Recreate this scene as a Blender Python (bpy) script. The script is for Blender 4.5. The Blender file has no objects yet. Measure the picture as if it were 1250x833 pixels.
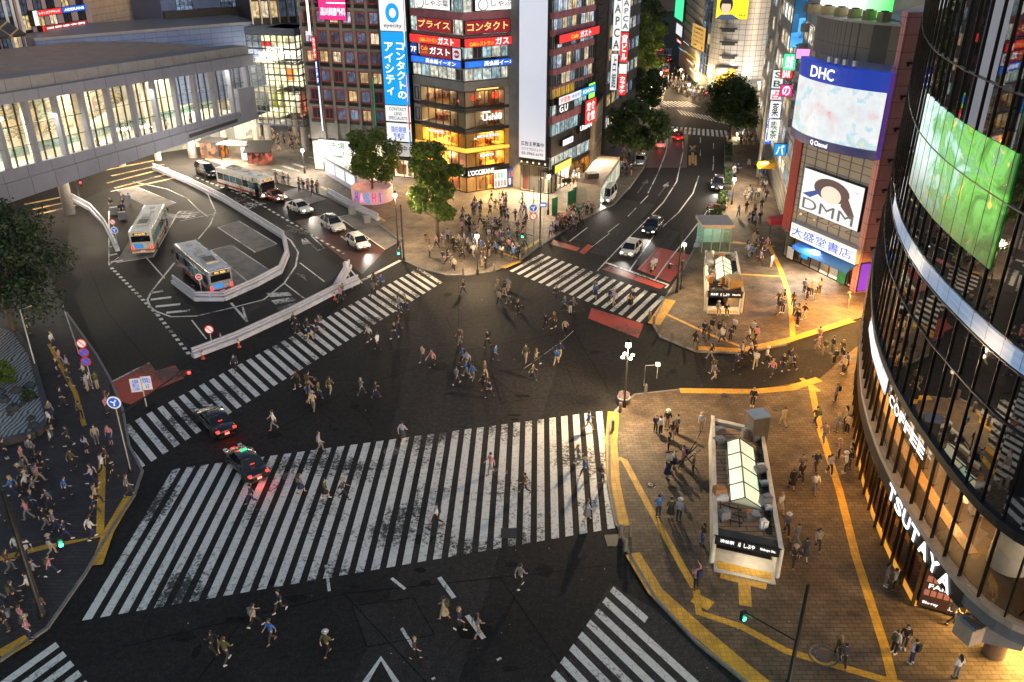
import bpy, bmesh, math, random
from mathutils import Vector, Matrix
from mathutils.geometry import tessellate_polygon
R = random.Random(7)
PI = math.pi
SC = bpy.context.scene
COL = SC.collection
# ------------------------------------------------------------------ camera
FPX, TH, H = 1055.0, math.radians(26.4), 35.5
cd = bpy.data.cameras.new('camera'); cam = bpy.data.objects.new('camera', cd); COL.objects.link(cam)
cam.location = (0, 0, H); cam.rotation_euler = (PI/2 - TH, 0, 0)
cd.sensor_width = 36; cd.lens = 36*FPX/1250; cd.clip_end = 3000; cd.clip_start = .5
SC.camera = cam

def ray(px, py):
    d = (px-625)/FPX; e = (py-416.5)/FPX
    return Vector((d, math.cos(TH)-e*math.sin(TH), -math.sin(TH)-e*math.cos(TH)))
def G(px, py, z=0.0):            # survey: the point at height z seen at a photo pixel
    r = ray(px, py); t = (z-H)/r.z
    return Vector((r.x*t, r.y*t, z))
def pix(p):                      # and back
    x, y, z = p[0], p[1], p[2]-H
    f = y*math.cos(TH) - z*math.sin(TH); dn = -y*math.sin(TH) - z*math.cos(TH)
    return (625+FPX*x/f, 416.5+FPX*dn/f)
def zat(p, py):                  # height above ground point p that is seen at row py
    e = (py-416.5)/FPX; c, s = math.cos(TH), math.sin(TH)
    # dn = e f ; dn=-y s - z c ; f = y c - z s
    z = p[1]*(s + e*c)/(e*s - c)
    return z + H

# ------------------------------------------------------------------ object helpers
def link(o):
    COL.objects.link(o); return o
def tag(o, label=None, cat=None, group=None, kind=None):
    if label: o['label'] = label
    if cat: o['category'] = cat
    if group: o['group'] = group
    if kind: o['kind'] = kind
    return o
def empty(name, loc, label=None, cat=None, group=None, rz=0):
    o = link(bpy.data.objects.new(name, None)); o.location = loc; o.rotation_euler = (0, 0, rz)
    o.empty_display_size = .3
    return tag(o, label, cat, group)
KIDS = {}
def setpar(o, p):
    o.parent = p; KIDS.setdefault(p.name, []).append(o)
def copy_tree(o, parent=None):
    c = link(o.copy())
    if parent: setpar(c, parent)
    for ch in list(KIDS.get(o.name, [])): copy_tree(ch, c)
    return c
def relabel(o, label, group=None):
    o['label'] = label
    if group: o['group'] = group
    return o

class MB:
    def __init__(s): s.v = []; s.f = []; s.m = []; s.sm = []
    def add(s, vs, fs, mi=0, smooth=False):
        b = len(s.v); s.v += [tuple(v) for v in vs]
        for f in fs: s.f.append([b+i for i in f]); s.m.append(mi); s.sm.append(smooth)
        return s
    def box(s, c, d, rz=0, mi=0, mtx=None):
        hx, hy, hz = d[0]/2, d[1]/2, d[2]/2; cs, sn = math.cos(rz), math.sin(rz)
        vs = []
        for z in (-hz, hz):
            for x, y in ((-hx, -hy), (hx, -hy), (hx, hy), (-hx, hy)):
                p = Vector((c[0]+x*cs-y*sn, c[1]+x*sn+y*cs, c[2]+z))
                vs.append(mtx @ p if mtx else p)
        return s.add(vs, [(3,2,1,0),(4,5,6,7),(0,1,5,4),(1,2,6,5),(2,3,7,6),(3,0,4,7)], mi)
    def hexa(s, b, t, mi=0):     # bottom quad, top quad (same winding, ccw from above)
        return s.add(list(b)+list(t), [(3,2,1,0),(4,5,6,7),(0,1,5,4),(1,2,6,5),(2,3,7,6),(3,0,4,7)], mi)
    def quad(s, a, b, c, d, mi=0): return s.add([a,b,c,d], [(0,1,2,3)], mi)
    def prism(s, poly, z0, z1, mi=0, cap=True, bottom=False):
        pts = [Vector((p[0], p[1], 0)) for p in poly]; n = len(pts)
        area = sum(pts[i].x*pts[(i+1)%n].y - pts[(i+1)%n].x*pts[i].y for i in range(n))
        if area < 0: pts.reverse()
        vs = [(p.x,p.y,z0) for p in pts] + [(p.x,p.y,z1) for p in pts]
        fs = [(i,(i+1)%n,n+(i+1)%n,n+i) for i in range(n)]
        if cap:
            for t in tessellate_polygon([pts]):
                a,b,c = t
                cr = (pts[b]-pts[a]).cross(pts[c]-pts[a]).z
                if cr < 0: b, c = c, b
                fs.append((n+a,n+b,n+c))
                if bottom: fs.append((a,c,b))
        return s.add(vs, fs, mi)
    def sheet(s, poly, z, mi=0):
        pts = [Vector((p[0], p[1], 0)) for p in poly]; fs = []
        for a,b,c in tessellate_polygon([pts]):
            if (pts[b]-pts[a]).cross(pts[c]-pts[a]).z < 0: b, c = c, b
            fs.append((a,b,c))
        return s.add([(p.x,p.y,z) for p in pts], fs, mi)
    def tube(s, path, r, n=8, mi=0, cap=True, smooth=True):
        path = [Vector(p) for p in path]; rs = r if isinstance(r, (list, tuple)) else [r]*len(path)
        vs = []; fs = []
        for i, p in enumerate(path):
            t = (path[min(i+1, len(path)-1)] - path[max(i-1, 0)]).normalized()
            a = Vector((0,0,1)) if abs(t.z) < .9 else Vector((1,0,0))
            u = t.cross(a).normalized(); w = t.cross(u)
            for k in range(n):
                an = 2*PI*k/n; vs.append(p + (u*math.cos(an) + w*math.sin(an))*rs[i])
        for i in range(len(path)-1):
            for k in range(n):
                fs.append((i*n+k, (i+1)*n+k, (i+1)*n+(k+1)%n, i*n+(k+1)%n))
        s.add(vs, fs, mi, smooth)
        if cap:
            e = (len(path)-1)*n
            s.add(vs[:n], [tuple(range(n))], mi); s.add(vs[e:e+n], [tuple(reversed(range(n)))], mi)
        return s
    def lathe(s, c, prof, n=16, mi=0, smooth=True):
        vs = []; fs = []
        for r, z in prof:
            for k in range(n):
                a = 2*PI*k/n; vs.append((c[0]+r*math.cos(a), c[1]+r*math.sin(a), c[2]+z))
        for i in range(len(prof)-1):
            for k in range(n): fs.append((i*n+k, i*n+(k+1)%n, (i+1)*n+(k+1)%n, (i+1)*n+k))
        s.add(vs, fs, mi, smooth)
        e = (len(prof)-1)*n
        if prof[0][0] > .005: s.add(vs[:n], [tuple(reversed(range(n)))], mi)
        if prof[-1][0] > .005: s.add(vs[e:], [tuple(range(n))], mi)
        return s
    def disc(s, c, nrm, r, th=.02, n=20, mi=0):
        nrm = Vector(nrm).normalized(); c = Vector(c)
        return s.tube([c - nrm*th/2, c + nrm*th/2], r, n, mi, smooth=False)
    def strip(s, pts, w, z, mi=0):   # flat ribbon along a polyline
        pts = [Vector((p[0], p[1], 0)) for p in pts]; vs = []
        for i, p in enumerate(pts):
            t = (pts[min(i+1, len(pts)-1)] - pts[max(i-1, 0)]).normalized(); nn = Vector((-t.y, t.x, 0))*w/2
            vs += [(p+nn)[:2]+(z,), (p-nn)[:2]+(z,)]
        return s.add(vs, [(2*i, 2*i+1, 2*i+3, 2*i+2) for i in range(len(pts)-1)], mi)
    def fbox(s, F, u0, u1, z0, z1, d0, d1, mi=0):
        P = F.pt
        return s.hexa([P(u0,z0,d1),P(u1,z0,d1),P(u1,z0,d0),P(u0,z0,d0)], [P(u0,z1,d1),P(u1,z1,d1),P(u1,z1,d0),P(u0,z1,d0)], mi)
    def build(s, name, mats, parent=None, local=False, loc=None, label=None, cat=None, group=None, kind=None):
        me = bpy.data.meshes.new(name)
        off = Vector((0,0,0))
        if parent is not None and not local: off = WLOC(parent)
        elif loc is not None and not local: off = Vector(loc)
        me.from_pydata([Vector(v)-off for v in s.v], [], s.f)
        if not isinstance(mats, (list, tuple)): mats = [mats]
        for m in mats: me.materials.append(m)
        me.polygons.foreach_set('material_index', s.m); me.polygons.foreach_set('use_smooth', s.sm)
        me.update()
        o = link(bpy.data.objects.new(name, me))
        if parent is not None: setpar(o, parent)
        elif loc is not None: o.location = loc
        return tag(o, label, cat, group, kind)
def WLOC(o):
    v = Vector((0,0,0))
    while o is not None: v = v + Vector(o.location); o = o.parent
    return v
def bevel(o, w=.02, seg=2):
    bm = bmesh.new(); bm.from_mesh(o.data)
    bmesh.ops.remove_doubles(bm, verts=bm.verts, dist=1e-4)
    es = [e for e in bm.edges if len(e.link_faces) == 2 and e.calc_face_angle(0) > .5]
    bmesh.ops.bevel(bm, geom=es, offset=w, segments=seg, affect='EDGES', profile=.5)
    bm.to_mesh(o.data); bm.free(); return o

class Fac:                       # a vertical facade from a to b (left to right seen from outside)
    def __init__(s, a, b):
        s.a = Vector((a[0], a[1], 0)); s.b = Vector((b[0], b[1], 0)); s.L = (s.b-s.a).length
        s.u = (s.b-s.a).normalized(); s.n = Vector((s.u.y, -s.u.x, 0)); s.rz = math.atan2(s.u.y, s.u.x)
    def pt(s, u, z, d=0.0): return s.a + s.u*u + s.n*d + Vector((0,0,z))
    def uv(s, px, py, d=0.0):
        r = ray(px, py); o = Vector((0,0,H)); t = (s.a + s.n*d - o).dot(s.n)/r.dot(s.n)
        p = o + r*t; return (p-s.a).dot(s.u), p.z
    def mtx(s, u, z, d=0.0):
        p = s.pt(u, z, d); m = Matrix(((s.u.x,0,s.n.x,p.x),(s.u.y,0,s.n.y,p.y),(0,1,0,p.z),(0,0,0,1))); return m
    def sub(s, u0, u1, d=0.0): return Fac(s.pt(u0,0,d), s.pt(u1,0,d))

# ------------------------------------------------------------------ materials
MATS = {}
EK = .44   # lamps and signs are dimmed by what the exposure adds
def N(nt, t, **kw):
    n = nt.nodes.new(t)
    for k, v in kw.items():
        if k.startswith('i_'): n.inputs[k[2:].replace('_', ' ')].default_value = v
        else: setattr(n, k, v)
    return n
def c4(c): return (c[0], c[1], c[2], 1)
def newmat(name):
    m = bpy.data.materials.new(name); m.use_nodes = True; nt = m.node_tree
    return m, nt, nt.nodes['Principled BSDF'], nt.nodes['Material Output']
def mat(name, col=(.5,.5,.5), rough=.6, metal=0., var=.25, scale=1.5, bump=0., bscale=40., emis=None, es=0., spec=.5, coat=0., col2=None, detail=4):
    if name in MATS: return MATS[name]
    m, nt, b, out = newmat(name); L = nt.links
    b.inputs['Roughness'].default_value = rough; b.inputs['Metallic'].default_value = metal
    b.inputs['Specular IOR Level'].default_value = spec; b.inputs['Coat Weight'].default_value = coat
    tc = N(nt, 'ShaderNodeTexCoord')
    if var > 0 or col2:
        no = N(nt, 'ShaderNodeTexNoise', i_Scale=scale, i_Detail=detail, i_Roughness=.65); L.new(tc.outputs['Object'], no.inputs['Vector'])
        mx = N(nt, 'ShaderNodeMixRGB'); cr = N(nt, 'ShaderNodeMapRange', i_From_Min=.3, i_From_Max=.7)
        L.new(no.outputs['Fac'], cr.inputs['Value']); L.new(cr.outputs[0], mx.inputs[0])
        c2 = col2 or tuple(min(1, c*(1+var*.7)) for c in col); c1 = tuple(c*(1-var) for c in col) if not col2 else col
        mx.inputs[1].default_value = c4(c1); mx.inputs[2].default_value = c4(c2); L.new(mx.outputs[0], b.inputs['Base Color'])
        rr = N(nt, 'ShaderNodeMapRange', i_To_Min=max(0, rough-.12), i_To_Max=min(1, rough+.1)); L.new(no.outputs['Fac'], rr.inputs['Value']); L.new(rr.outputs[0], b.inputs['Roughness'])
    else: b.inputs['Base Color'].default_value = c4(col)
    if bump > 0:
        nb = N(nt, 'ShaderNodeTexNoise', i_Scale=bscale, i_Detail=3); L.new(tc.outputs['Object'], nb.inputs['Vector'])
        bp = N(nt, 'ShaderNodeBump', i_Strength=bump, i_Distance=.02); L.new(nb.outputs['Fac'], bp.inputs['Height']); L.new(bp.outputs[0], b.inputs['Normal'])
    if emis:
        b.inputs['Emission Color'].default_value = c4(emis); b.inputs['Emission Strength'].default_value = es*EK
    MATS[name] = m; return m
def emat(name, col=(1,1,1), es=1.0, base=None, var=0.):    # an evenly back-lit panel
    if name in MATS: return MATS[name]
    m = mat(name, base or tuple(c*.5 for c in col), .35, var=0, emis=col, es=es)
    return m
def glass(name='pane_glass', tint=(.93,.91,.87), gl=.12, rough=.02):
    if name in MATS: return MATS[name]
    m, nt, b, out = newmat(name); nt.nodes.remove(b); L = nt.links
    t = N(nt, 'ShaderNodeBsdfTransparent'); t.inputs[0].default_value = c4(tint)
    g = N(nt, 'ShaderNodeBsdfGlossy'); g.inputs['Roughness'].default_value = rough; g.inputs[0].default_value = (1,1,1,1)
    lw = N(nt, 'ShaderNodeLayerWeight', i_Blend=.35); ad = N(nt, 'ShaderNodeMath', operation='MULTIPLY_ADD'); ad.inputs[1].default_value = .28; ad.inputs[2].default_value = gl*.5
    L.new(lw.outputs['Fresnel'], ad.inputs[0]); mx = N(nt, 'ShaderNodeMixShader'); L.new(ad.outputs[0], mx.inputs[0]); L.new(t.outputs[0], mx.inputs[1]); L.new(g.outputs[0], mx.inputs[2]); L.new(mx.outputs[0], out.inputs[0])
    MATS[name] = m; return m
def litwin(name, cols, es=1.0, lit=.7, scale=3.0, contrast=.6):
    """a window with a room behind it: per-window colour, clutter from cells and noise"""
    if name in MATS: return MATS[name]
    m, nt, b, out = newmat(name); L = nt.links
    b.inputs['Base Color'].default_value = (.02,.022,.026,1); b.inputs['Roughness'].default_value = .08
    oi = N(nt, 'ShaderNodeObjectInfo'); tc = N(nt, 'ShaderNodeTexCoord')
    ramp = N(nt, 'ShaderNodeValToRGB'); ramp.color_ramp.interpolation = 'CONSTANT'
    L.new(oi.outputs['Random'], ramp.inputs[0]); els = ramp.color_ramp.elements
    els[0].position = 0; els[0].color = (.012,.014,.02,1); els[1].position = 1-lit; els[1].color = c4(cols[0])
    for i, c in enumerate(cols[1:]):
        e = els.new(1-lit + lit*(i+1)/len(cols)); e.color = c4(c)
    ad = N(nt, 'ShaderNodeVectorMath', operation='ADD'); sc = N(nt, 'ShaderNodeVectorMath', operation='SCALE'); sc.inputs['Scale'].default_value = 37.0
    cb = N(nt, 'ShaderNodeCombineXYZ'); L.new(oi.outputs['Random'], cb.inputs[0]); L.new(oi.outputs['Random'], cb.inputs[2]); L.new(cb.outputs[0], sc.inputs[0])
    L.new(tc.outputs['Object'], ad.inputs[0]); L.new(sc.outputs[0], ad.inputs[1])
    vo = N(nt, 'ShaderNodeTexVoronoi', i_Scale=scale); vo.distance = 'CHEBYCHEV'; L.new(ad.outputs[0], vo.inputs['Vector'])
    no = N(nt, 'ShaderNodeTexNoise', i_Scale=scale*.7, i_Detail=3); L.new(ad.outputs[0], no.inputs['Vector'])
    bw = N(nt, 'ShaderNodeSeparateColor'); L.new(vo.outputs['Color'], bw.inputs[0])
    m1 = N(nt, 'ShaderNodeMath', operation='MULTIPLY'); L.new(bw.outputs[0], m1.inputs[0]); L.new(no.outputs['Fac'], m1.inputs[1])
    mr = N(nt, 'ShaderNodeMapRange', i_From_Min=.05, i_From_Max=.5, i_To_Min=1-contrast, i_To_Max=1.25); L.new(m1.outputs[0], mr.inputs['Value'])
    ml = N(nt, 'ShaderNodeMath', operation='MULTIPLY'); ml.inputs[1].default_value = es*EK; L.new(mr.outputs[0], ml.inputs[0])
    L.new(ramp.outputs[0], b.inputs['Emission Color']); L.new(ml.outputs[0], b.inputs['Emission Strength'])
    MATS[name] = m; return m
def leafmat(name, c1, c2):
    if name in MATS: return MATS[name]
    m, nt, b, out = newmat(name); L = nt.links
    g = N(nt, 'ShaderNodeNewGeometry'); r = N(nt, 'ShaderNodeValToRGB'); r.color_ramp.elements[0].color = c4(c1); r.color_ramp.elements[1].color = c4(c2)
    L.new(g.outputs['Random Per Island'], r.inputs[0]); L.new(r.outputs[0], b.inputs['Base Color']); b.inputs['Roughness'].default_value = .5
    t = N(nt, 'ShaderNodeBsdfTranslucent'); L.new(r.outputs[0], t.inputs[0]); mx = N(nt, 'ShaderNodeMixShader'); mx.inputs[0].default_value = .42
    L.new(b.outputs[0], mx.inputs[1]); L.new(t.outputs[0], mx.inputs[2]); L.new(mx.outputs[0], out.inputs[0])
    MATS[name] = m; return m
def tiles(name, c1, c2, mortar, sx, sy, rough=.7, ms=.02, vert=False, bump=.3, offset=.5, dirt=.35):
    """brick / panel pattern in object space (vert: panels on a wall, using u along x+y and z)"""
    if name in MATS: return MATS[name]
    m, nt, b, out = newmat(name); L = nt.links
    tc = N(nt, 'ShaderNodeTexCoord'); vec = tc.outputs['Object']
    if vert:
        sp = N(nt, 'ShaderNodeSeparateXYZ'); L.new(vec, sp.inputs[0]); cb = N(nt, 'ShaderNodeCombineXYZ')
        ad = N(nt, 'ShaderNodeMath', operation='ADD'); L.new(sp.outputs[0], ad.inputs[0]); L.new(sp.outputs[1], ad.inputs[1]); L.new(ad.outputs[0], cb.inputs[0]); L.new(sp.outputs[2], cb.inputs[1]); vec = cb.outputs[0]
    br = N(nt, 'ShaderNodeTexBrick', i_Scale=1.0, i_Mortar_Size=ms, i_Brick_Width=sx, i_Row_Height=sy, i_Bias=0.0); br.offset = offset
    br.inputs['Color1'].default_value = c4(c1); br.inputs['Color2'].default_value = c4(c2); br.inputs['Mortar'].default_value = c4(mortar)
    L.new(vec, br.inputs['Vector'])
    no = N(nt, 'ShaderNodeTexNoise', i_Scale=.5, i_Detail=8, i_Roughness=.7); L.new(tc.outputs['Object'], no.inputs['Vector'])
    mr = N(nt, 'ShaderNodeMapRange', i_From_Min=.3, i_From_Max=.7, i_To_Min=1-dirt, i_To_Max=1+dirt*.5); L.new(no.outputs['Fac'], mr.inputs['Value'])
    mu = N(nt, 'ShaderNodeVectorMath', operation='SCALE'); L.new(br.outputs['Color'], mu.inputs[0]); L.new(mr.outputs[0], mu.inputs['Scale']); L.new(mu.outputs[0], b.inputs['Base Color'])
    b.inputs['Roughness'].default_value = rough
    bp = N(nt, 'ShaderNodeBump', i_Strength=bump, i_Distance=.02); L.new(br.outputs['Fac'], bp.inputs['Height']); bp.invert = True; L.new(bp.outputs[0], b.inputs['Normal'])
    MATS[name] = m; return m
def asphalt(name, c, rough=.78, patch=.35):
    if name in MATS: return MATS[name]
    m, nt, b, out = newmat(name); L = nt.links; b.inputs['Specular IOR Level'].default_value = .1
    tc = N(nt, 'ShaderNodeTexCoord')
    n1 = N(nt, 'ShaderNodeTexNoise', i_Scale=.12, i_Detail=6, i_Roughness=.6); n2 = N(nt, 'ShaderNodeTexNoise', i_Scale=2.6, i_Detail=10, i_Roughness=.82); v = N(nt, 'ShaderNodeTexVoronoi', i_Scale=22)
    for n in (n1, n2, v): L.new(tc.outputs['Object'], n.inputs['Vector'])
    a = N(nt, 'ShaderNodeMapRange', i_From_Min=.3, i_From_Max=.7, i_To_Min=1-patch, i_To_Max=1+patch); L.new(n1.outputs['Fac'], a.inputs['Value'])
    d = N(nt, 'ShaderNodeMapRange', i_From_Min=.25, i_From_Max=.75, i_To_Min=.3, i_To_Max=1.85); L.new(n2.outputs['Fac'], d.inputs['Value'])
    m1 = N(nt, 'ShaderNodeMath', operation='MULTIPLY'); L.new(a.outputs[0], m1.inputs[0]); L.new(d.outputs[0], m1.inputs[1])
    sp = N(nt, 'ShaderNodeSeparateColor'); L.new(v.outputs['Color'], sp.inputs[0])
    gr = N(nt, 'ShaderNodeMapRange', i_From_Min=.85, i_From_Max=1., i_To_Min=1., i_To_Max=2.2); L.new(sp.outputs[0], gr.inputs['Value'])
    m2 = N(nt, 'ShaderNodeMath', operation='MULTIPLY'); L.new(m1.outputs[0], m2.inputs[0]); L.new(gr.outputs[0], m2.inputs[1])
    sc = N(nt, 'ShaderNodeVectorMath', operation='SCALE'); sc.inputs[0].default_value = c; L.new(m2.outputs[0], sc.inputs['Scale']); L.new(sc.outputs[0], b.inputs['Base Color'])
    rr = N(nt, 'ShaderNodeMapRange', i_To_Min=rough-.25, i_To_Max=rough+.15); L.new(n1.outputs['Fac'], rr.inputs['Value']); L.new(rr.outputs[0], b.inputs['Roughness'])
    bp = N(nt, 'ShaderNodeBump', i_Strength=.5, i_Distance=.01); L.new(n2.outputs['Fac'], bp.inputs['Height']); L.new(bp.outputs[0], b.inputs['Normal'])
    MATS[name] = m; return m
def paint(name, c, under=(.03,.028,.028), wear=.5, scale=3.5):
    """road paint worn through to the asphalt"""
    if name in MATS: return MATS[name]
    m, nt, b, out = newmat(name); L = nt.links
    tc = N(nt, 'ShaderNodeTexCoord')
    n1 = N(nt, 'ShaderNodeTexNoise', i_Scale=scale, i_Detail=9, i_Roughness=.78); n2 = N(nt, 'ShaderNodeTexNoise', i_Scale=.22, i_Detail=4)
    v = N(nt, 'ShaderNodeTexVoronoi', i_Scale=1.6); v.feature = 'DISTANCE_TO_EDGE'
    wv = N(nt, 'ShaderNodeMixRGB'); wv.inputs[0].default_value = .12; L.new(tc.outputs['Object'], wv.inputs[1]); L.new(n1.outputs['Color'], wv.inputs[2]); L.new(wv.outputs[0], v.inputs['Vector'])
    for n in (n1, n2): L.new(tc.outputs['Object'], n.inputs['Vector'])
    s = N(nt, 'ShaderNodeMath', operation='MULTIPLY_ADD'); L.new(n2.outputs['Fac'], s.inputs[0]); s.inputs[1].default_value = .9; L.new(n1.outputs['Fac'], s.inputs[2])
    r = N(nt, 'ShaderNodeMapRange', i_From_Min=.83-wear*.3-.04, i_From_Max=.83-wear*.3+.035, i_To_Min=1, i_To_Max=0); r.inputs['From Min'].default_value = 1.27-wear*.66; r.inputs['From Max'].default_value = 1.27-wear*.66+.12; L.new(s.outputs[0], r.inputs['Value'])
    ck = N(nt, 'ShaderNodeMapRange', i_From_Min=.004, i_From_Max=.02, i_To_Min=.45, i_To_Max=1.0); L.new(v.outputs['Distance'], ck.inputs['Value'])
    rm = N(nt, 'ShaderNodeMath', operation='MULTIPLY'); L.new(r.outputs[0], rm.inputs[0]); L.new(ck.outputs[0], rm.inputs[1])
    mx = N(nt, 'ShaderNodeMixRGB'); mx.inputs[1].default_value = c4(under); mx.inputs[2].default_value = c4(c); L.new(rm.outputs[0], mx.inputs[0])
    n3 = N(nt, 'ShaderNodeTexNoise', i_Scale=14, i_Detail=3); L.new(tc.outputs['Object'], n3.inputs['Vector']); a = N(nt, 'ShaderNodeMapRange', i_To_Min=.65, i_To_Max=1.15); L.new(n3.outputs['Fac'], a.inputs['Value'])
    sc = N(nt, 'ShaderNodeVectorMath', operation='SCALE'); L.new(mx.outputs[0], sc.inputs[0]); L.new(a.outputs[0], sc.inputs['Scale']); L.new(sc.outputs[0], b.inputs['Base Color'])
    b.inputs['Roughness'].default_value = .6
    MATS[name] = m; return m

# ------------------------------------------------------------------ lettering and lamps
def text_mesh(body, extrude=.0, spacing=1.0, bold=0.0, line=1.0):
    c = bpy.data.curves.new('lettering', 'FONT'); c.body = body; c.extrude = extrude; c.resolution_u = 3
    c.align_x = 'CENTER'; c.space_character = spacing; c.offset = bold; c.space_line = line
    o = bpy.data.objects.new('lettering', c)
    me = bpy.data.meshes.new_from_object(o)
    bpy.data.objects.remove(o); bpy.data.curves.remove(c)
    return me
def lettering(body, F, u0, u1, z0, z1, d, m, parent, keep=False, bold=.015, line=1.0, extr=.02, rot=0, name='lettering'):
    """lettering fitted into a rectangle of facade F, as a child of parent"""
    me = text_mesh(body, .0, 1.0, bold, line)
    if not me.vertices: return None
    xs = [v.co.x for v in me.vertices]; ys = [v.co.y for v in me.vertices]
    if rot:
        for v in me.vertices: v.co.x, v.co.y = -v.co.y, v.co.x
        xs = [v.co.x for v in me.vertices]; ys = [v.co.y for v in me.vertices]
    w, h = max(xs)-min(xs), max(ys)-min(ys); sx, sy = (u1-u0)/w, (z1-z0)/h
    if keep: sx = sy = min(sx, sy)
    cx, cy = (max(xs)+min(xs))/2, (max(ys)+min(ys))/2
    mt = F.mtx((u0+u1)/2, (z0+z1)/2, d); off = WLOC(parent)
    for v in me.vertices: v.co = mt @ Vector(((v.co.x-cx)*sx, (v.co.y-cy)*sy, extr)) - off
    me.materials.append(m); me.name = name
    o = link(bpy.data.objects.new(name, me)); setpar(o, parent); return o
class Flat:                      # lettering frame lying on the ground
    def __init__(s, a, b, z): s.a = Vector((a[0],a[1],z)); s.u = (Vector((b[0],b[1],z))-s.a).normalized(); s.v = Vector((-s.u.y, s.u.x, 0)); s.L = (Vector((b[0],b[1],z))-s.a).length
    def mtx(s, u, v, d=0):
        p = s.a + s.u*u + s.v*v; return Matrix(((s.u.x,s.v.x,0,p.x),(s.u.y,s.v.y,0,p.y),(0,0,1,p.z+d),(0,0,0,1)))
def point(name, loc, power, col=(1,.75,.45), r=.15, parent=None):
    l = bpy.data.lights.new(name, 'POINT'); l.energy = power; l.color = col; l.shadow_soft_size = r
    o = link(bpy.data.objects.new(name, l)); o.location = loc
    if parent is not None: o.parent = parent; o.location = Vector(loc) - WLOC(parent)
    return o
def area(name, loc, direction, w, h, power, col=(1,.75,.45), parent=None, spread=PI):
    l = bpy.data.lights.new(name, 'AREA'); l.shape = 'RECTANGLE'; l.size = w; l.size_y = h; l.energy = power; l.color = col; l.spread = spread
    o = link(bpy.data.objects.new(name, l)); o.location = loc; o.rotation_euler = Vector(direction).to_track_quat('-Z', 'Z').to_euler()
    if parent is not None: o.parent = parent; o.location = Vector(loc) - WLOC(parent)
    return o
# ================================================================== ground, roads, markings
M_ASPH = asphalt('asphalt', (.021,.0195,.019)); M_ASPH2 = asphalt('asphalt_pale', (.04,.037,.036), patch=.25); M_ASPH3 = asphalt('asphalt_new', (.013,.0125,.0135), .62)
M_WHITE = paint('paint_white', (.76,.74,.7), wear=.45); M_WHITE2 = paint('paint_white_worn', (.7,.68,.64), wear=.62); M_YEL = tiles('tactile_yellow', (.78,.42,.03), (.62,.33,.03), (.4,.21,.03), .3, .3, .65, .014, offset=0, dirt=.4)
M_RED = paint('paint_red', (.5,.05,.02), (.07,.03,.025), wear=.45)
M_RED2 = paint('paint_darkred', (.075,.022,.017), (.04,.025,.022), wear=.4)
M_CONC = mat('concrete_pad', (.17,.16,.15), .8, var=.5, scale=.7, bump=.2, detail=8)
M_PAVE = tiles('paving_warm', (.17,.115,.068), (.115,.078,.046), (.05,.033,.02), .6, .3, .72, .022, dirt=.75)
M_PAVE2 = tiles('paving_cool', (.05,.04,.042), (.035,.028,.03), (.014,.011,.012), .6, .3, .7, .02, dirt=.5)
M_PAVE3 = tiles('paving_grey', (.2,.16,.125), (.15,.12,.095), (.06,.05,.04), .6, .6, .7, .015, dirt=.65)
M_KERB = mat('kerb_stone', (.2,.19,.18), .8, var=.35, scale=3, bump=.2)
def gp(*pts, z=0): return [G(x, y, z) for x, y in pts]
def struct(name, mb, m, kind='structure'): return mb.build(name, m, loc=(0,0,0), kind=kind)
struct('ground', MB().sheet([(-700,-150),(700,-150),(700,1100),(-700,1100)], 0), M_ASPH)
# asphalt patches
pt = MB()
pt.sheet(gp((720,308),(762,262),(830,284),(798,330)), .004); pt.sheet(gp((684,290),(742,240),(800,250),(752,303)), .0045)
struct('road_patch', pt, M_ASPH2)
pt = MB(); pt.sheet(gp((745,712),(800,745),(900,840),(672,840)), .004)
struct('road_patch', pt, M_ASPH2)
pt = MB(); pt.sheet(gp((90,360),(150,262),(300,262),(345,330),(310,360),(230,440),(140,470)), .003)
pt.sheet(gp((80,330),(88,250),(190,205),(340,275),(420,330),(300,420),(230,430)), .002)
struct('road_patch', pt, M_ASPH3)
pt = MB(); pt.sheet(gp((395,262),(470,306),(442,335),(360,270)), .0035); pt.sheet(gp((788,205),(800,160),(840,160),(838,205)), .004)
struct('road_patch', pt, M_RED2)

M_SEAM = asphalt('asphalt_seam', (.009,.0085,.0085)); M_STAIN = asphalt('asphalt_stain', (.011,.0105,.0105), patch=.6); M_WORN = asphalt('asphalt_worn', (.031,.0285,.027), patch=.3)
sm = MB()
for q in [[(300,545),(420,480),(560,430),(700,404)],[(560,430),(640,490)],[(420,480),(455,520)],[(560,345),(560,430)],[(700,404),(745,480)],[(150,790),(420,725),(660,700),(745,690)],[(420,725),(520,833)],[(300,752),(240,833)],[(610,705),(700,833)],[(745,330),(830,205),(836,170)],[(770,345),(868,225)],[(180,440),(130,380),(110,330)],[(250,435),(200,390),(160,350)]]: sm.strip(gp(*q), .07, .0078)
for q in [[(470,395),(545,388),(560,420),(480,428)],[(600,455),(690,445),(705,480),(612,492)],[(430,740),(505,730),(530,775),(448,790)]]:
    P4 = gp(*q)
    for a, b in zip(P4, P4[1:]+P4[:1]): sm.strip([a, b], .06, .0082)
struct('road_seam', sm, M_SEAM)
sm = MB()
for q in [[(520,345),(600,345),(640,560),(470,560)],[(640,345),(715,335),(560,833),(430,833)],[(470,395),(545,388),(560,420),(480,428)],[(430,740),(505,730),(530,775),(448,790)],[(640,360),(700,352),(716,380),(655,388)]]: sm.sheet(gp(*q), .0008+.0005*len(sm.f)/2)
struct('road_patch', sm, M_WORN)
sm = MB(); rs_ = random.Random(21)
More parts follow.
